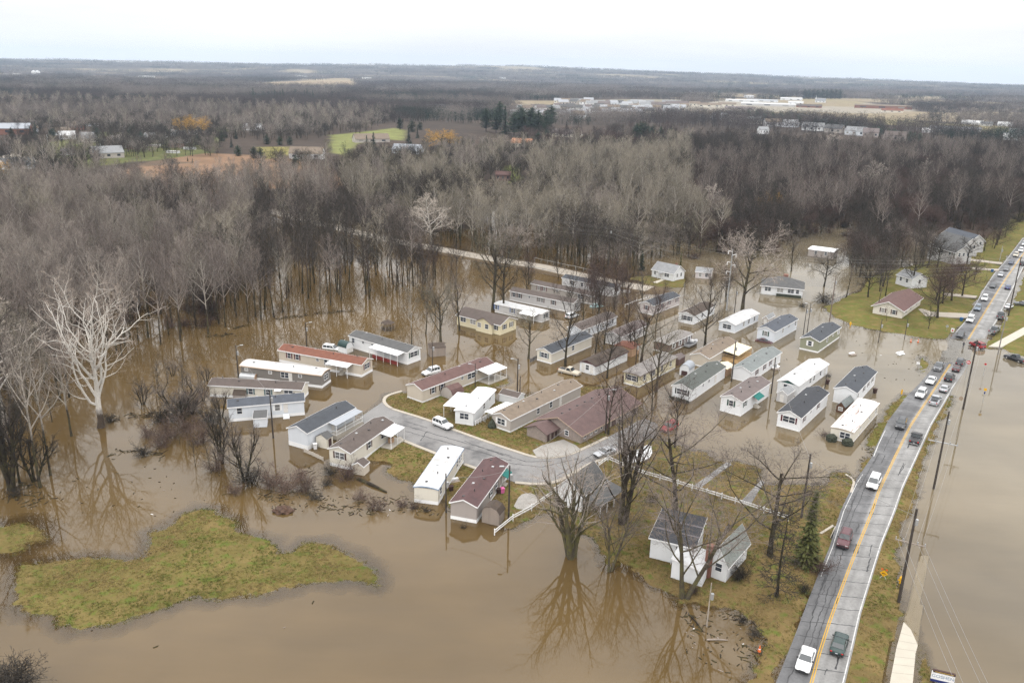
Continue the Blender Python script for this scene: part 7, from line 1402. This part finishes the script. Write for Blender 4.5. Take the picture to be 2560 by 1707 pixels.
# ------------------------------------------------------------------ far buildings
FG = 'far houses'
def farhouse(r, x, y, wpx, roof, wall, label, rise=.35, hh=3.2, ang=None, depth=.75, name='house', cat='house', wins=3, group=FG):
    p = g(r, x, y, 1.2); sc = FPX / REG[r][2] if False else FPX; dist = math.hypot(p.x, p.y); Ln = wpx / REG[r][2] * dist / FPX; W = min(Ln * depth, 13) if depth < 3 else depth
    a = face_cam(p) + (random.uniform(-.5, .5) if ang is None else ang); e = empty(name, (p.x, p.y, ground_z(p.x, p.y)), a, label, cat, group); H = hh; rs = W * rise
    mb = MB().box(-Ln / 2, Ln / 2, 0, W, -1, H)
    for q in (-Ln / 2, Ln / 2 - .1): mb.extrude([[(q + d, 0, H), (q + d, W, H), (q + d, W / 2, H + rs)] for d in (0, .1)], None)
    mb.build('wall', WALLM[wall], e); rb = MB()
    for y0 in (-.4, W + .4): rb.extrude([[(q, y0, H - .4 * rise * 2 + .05), (q, W / 2, H + rs + .05), (q, W / 2, H + rs + .25), (q, y0, H - .4 * rise * 2 + .25)] for q in (-Ln / 2 - .4, Ln / 2 + .4)], None)
    rb.build('roof', ROOFM[roof], e)
    for i in range(wins): MB().box(-Ln / 2 + Ln * (i + .3) / wins, -Ln / 2 + Ln * (i + .62) / wins, -.04, .02, H * .35, H * .75).build('window', glass, e)
    return e, Ln, W, H, rs
rg_ = random.Random(12); LB = 'pale far house of the estate beyond the dark wood'
for i, x in enumerate(range(1200, 2345, 36)):
    for j in range(3):
        xx = x + rg_.uniform(-14, 14) + j * 14; yy = 436 - 30 * j + (18 if x < 1700 else 0) * (1 - j) + rg_.uniform(-9, 9)
        if x < 1450 and j == 2: continue
        farhouse('R', xx, yy, rg_.uniform(52, 86), rg_.choice(('pale', 'grey', 'darkgrey', 'tan', 'mauve', 'pale')), rg_.choice(('white', 'cream', 'greige', 'palebrown', 'bluewhite')), LB, hh=6.2, group='far estate houses', rise=.42)
for x, y, wpx, rf, wl in ((165, 455, 110, 'tan', 'cream'), (272, 470, 105, 'grey', 'bluewhite'), (390, 485, 105, 'tan', 'cream'), (512, 500, 85, 'greygreen', 'cream'), (640, 515, 105, 'tan', 'white'), (765, 522, 95, 'grey', 'bluewhite'), (900, 545, 130, 'grey', 'white'), (1040, 560, 110, 'darkgrey', 'greige'), (1190, 578, 125, 'grey', 'bluewhite'), (1300, 590, 90, 'mauve', 'taupe'), (1470, 615, 120, 'brown', 'taupe'), (575, 570, 60, 'grey', 'white'), (30, 390, 60, 'tan', 'cream'), (100, 375, 70, 'tan', 'cream')):
    farhouse('S', x, y, wpx, rf, wl, 'far house in the row along the edge of the dark wood', hh=5.6, rise=.38, group='far houses along the wood edge')
for x, y, wpx, rf, wl, h, lab in ((200, 382, 150, 'tan', 'cream', 5, 'far cream apartment block, left of two'), (320, 378, 110, 'tan', 'cream', 5, 'far cream apartment block, right of two'), (600, 375, 330, 'white', 'greywhite', 5, 'very long low far building with pale roof'), (420, 345, 200, 'white', 'white', 4, 'long low white far building behind'), (560, 345, 190, 'metal', 'white', 4, 'far low building with blue-grey roof'), (760, 335, 130, 'white', 'white', 5, 'cluster of white far buildings by the open field'), (470, 318, 60, 'white', 'white', 5, 'small white far building, leftmost'), (410, 400, 190, 'mauve', 'taupe', 4, 'far low mauve-roofed building'), (880, 385, 150, 'brown', 'brick', 4, 'far low brick building'), (1385, 393, 320, 'tan', 'brick', 7, 'huge far building with brown roof'), (1450, 418, 120, 'rust', 'cream', 4, 'far building with orange-red roof'), (790, 362, 90, 'white', 'white', 4, 'far white shed beside the long building'), (1880, 545, 270, 'metal', 'greywhite', 3, 'long grey far barn at the right'), (1960, 500, 60, 'white', 'white', 3, 'far white caravan-like hut, left of a row'), (2030, 505, 60, 'white', 'white', 3, 'far white hut, second of a row'), (2095, 512, 60, 'darkgrey', 'white', 3, 'far white hut with dark roof'), (2215, 515, 70, 'white', 'white', 3, 'far white hut, right of a row'), (2265, 610, 90, 'white', 'white', 4, 'white far building at the right edge'), (1690, 560, 60, 'white', 'white', 3, 'white hut by the conifer belt'), (2310, 575, 100, 'white', 'white', 4, 'white far building above the right-edge one')):
    o = farhouse('S', x, y, wpx, rf, wl, lab, hh=h, rise=.22 if wpx > 150 else .3, ang=rg_.uniform(-.15, .15), depth=.35 if wpx > 150 else .7, name='far_building', cat='building', group='far town buildings')
e, Ln, W, H, rs = farhouse('S', 958, 350, 62, 'grey', 'white', 'far white church with a pointed steeple', hh=5, rise=.6, ang=0, name='church', cat='church', group=None); k = H + 13; MB().box(-Ln / 2 + .3, -Ln / 2 + 3.3, W * .3, W * .3 + 3, 0, H + 6).build('tower', white, e); MB().tube([(-Ln / 2 + 1.8, W * .3 + 1.5, H + 6), (-Ln / 2 + 1.8, W * .3 + 1.5, H + 17)], [1.6, .05], 4).build('steeple', white, e)
for x, y, wpx, rf, wl, h, lab in ((2090, 735, 215, 'tan', 'white', 4.2, 'far grey-roofed house with white chimney beside the tan field'), (750, 730, 170, 'grey', 'greige', 4, 'grey-roofed far house among left gardens'), (470, 710, 75, 'navy', 'bluewhite', 2.6, 'far hut with a bright blue tarp roof'), (805, 618, 75, 'white', 'bluewhite', 2.8, 'small far hut with white-green roof'), (1095, 612, 75, 'white', 'greige', 2.6, 'small white-roofed hut near the far lawns'), (1722, 545, 115, 'white', 'white', 3, 'long white far barn by the bare hedgerow'), (60, 575, 220, 'metal', 'brick', 6, 'brick far block with grey roof at the left edge'), (145, 805, 165, 'darkgrey', 'white', 3.2, 'white far house with dark hip roof by the left road'), (520, 540, 100, 'tan', 'brick', 4.5, 'far brick house behind left gardens'), (680, 985, 130, 'mauve', 'brick', 3, 'brick far house half hidden by the near wood'), (1290, 575, 90, 'white', 'white', 2, 'low white far shed by the willows'), (38, 165, 50, 'white', 'white', 6, 'white farmstead on the far plain, leftmost'), (120, 165, 45, 'white', 'white', 7, 'white farmhouse on the far plain'), (850, 135, 110, 'white', 'white', 6, 'pale buildings on the far skyline plain'), (1000, 175, 90, 'white', 'white', 5, 'white farm buildings beyond the left wood'), (2065, 180, 65, 'white', 'white', 5, 'white barn on the far tan field')):
    farhouse('Q', x, y, wpx, rf, wl, lab, hh=h, rise=.35, ang=rg_.uniform(-.4, .4), depth=.6, name='far_building' if h > 4.5 else 'house', cat='building', group=None)
for x, y, wpx, rf, wl, h, lab in ((225, 625, 230, 'tan', 'greige', 3.4, 'long tan-roofed house on the bright green field'), (1235, 655, 140, 'tile', 'cream', 3.6, 'far house with terracotta roof beyond the near wood'), (1545, 590, 190, 'mauve', 'cream', 3.6, 'far house with purple-brown roof and pale chimney'), (445, 700, 190, 'metal', 'bluewhite', 3, 'far blue-grey roof among bare trees'), (870, 720, 110, 'mauve', 'greige', 3, 'grey far roof behind the near wood'), (1115, 880, 100, 'redbrown', 'redbrown', 4, 'dark brown house hidden in the near wood'), (680, 395, 170, 'metal', 'greige', 3.6, 'grey far house on the wooded rise'), (1110, 205, 40, 'white', 'white', 7, 'white far barn against dark pines'), (1570, 160, 130, 'white', 'white', 9, 'long white far factory with a white tower'), (1730, 290, 60, 'white', 'white', 6, 'white far house above the estate'), (185, 198, 60, 'white', 'white', 6, 'white far farm right of the tan field')):
    farhouse('R', x, y, wpx, rf, wl, lab, hh=h, rise=.35, ang=rg_.uniform(-.4, .4), depth=.55, name='far_building' if h > 4.5 else 'house', cat='building', group=None)
for i in range(16):
    farhouse('Q', rg_.uniform(120, 1560), rg_.uniform(500, 690), rg_.uniform(55, 95), rg_.choice(('grey', 'white', 'darkgrey', 'tan')), rg_.choice(('white', 'cream', 'bluewhite', 'brick')), 'small far house among the gardens and bare trees on the left', hh=3.4, group='far garden houses')
for i, x in enumerate((236, 262)):
    p = g('Q', x, 172, 1); e = empty('grain_silo', (p.x, p.y, ground_z(p.x, p.y)), 0, ('white far grain silo, left of a pair', 'white far grain silo, right of a pair')[i], 'silo'); d = math.hypot(p.x, p.y); r_ = 13 / 2.735 * d / FPX; MB().tube([(0, 0, 0), (0, 0, r_ * 2.1)], r_, 14).build('drum', metal if False else white, e); MB().tube([(0, 0, r_ * 2.1), (0, 0, r_ * 2.7)], [r_, .3], 14).build('cap', metal, e)
p = g('R', 1033, 130, 1); e = empty('radio_mast', (p.x, p.y, ground_z(p.x, p.y)), 0, 'thin radio mast on the skyline', 'mast'); MB().tube([(0, 0, 0), (0, 0, 190)], [1.6, 1.0], 4).build('shaft', metal, e)
for f in (.35, .7): MB().tube([(0, 0, 190 * f), (30, 10, 0)], .3, 3).build('guy_wire', metal, e)

# ------------------------------------------------------------------ haze
m = bpy.data.materials.new('haze'); m.use_nodes = True; nt = m.node_tree; nt.nodes.remove(nt.nodes['Principled BSDF']); pv_ = nt.nodes.new('ShaderNodeVolumePrincipled'); pv_.inputs['Color'].default_value = (.66, .81, 1, 1); pv_.inputs['Density'].default_value = HAZE = 6.5e-5; pv_.inputs['Anisotropy'].default_value = .2
nt.links.new(pv_.outputs[0], nt.nodes['Material Output'].inputs['Volume'])
o = MB().box(-17000, 17000, -300, 17000, -6, 340).build('haze', m); tag(o, kind='stuff')
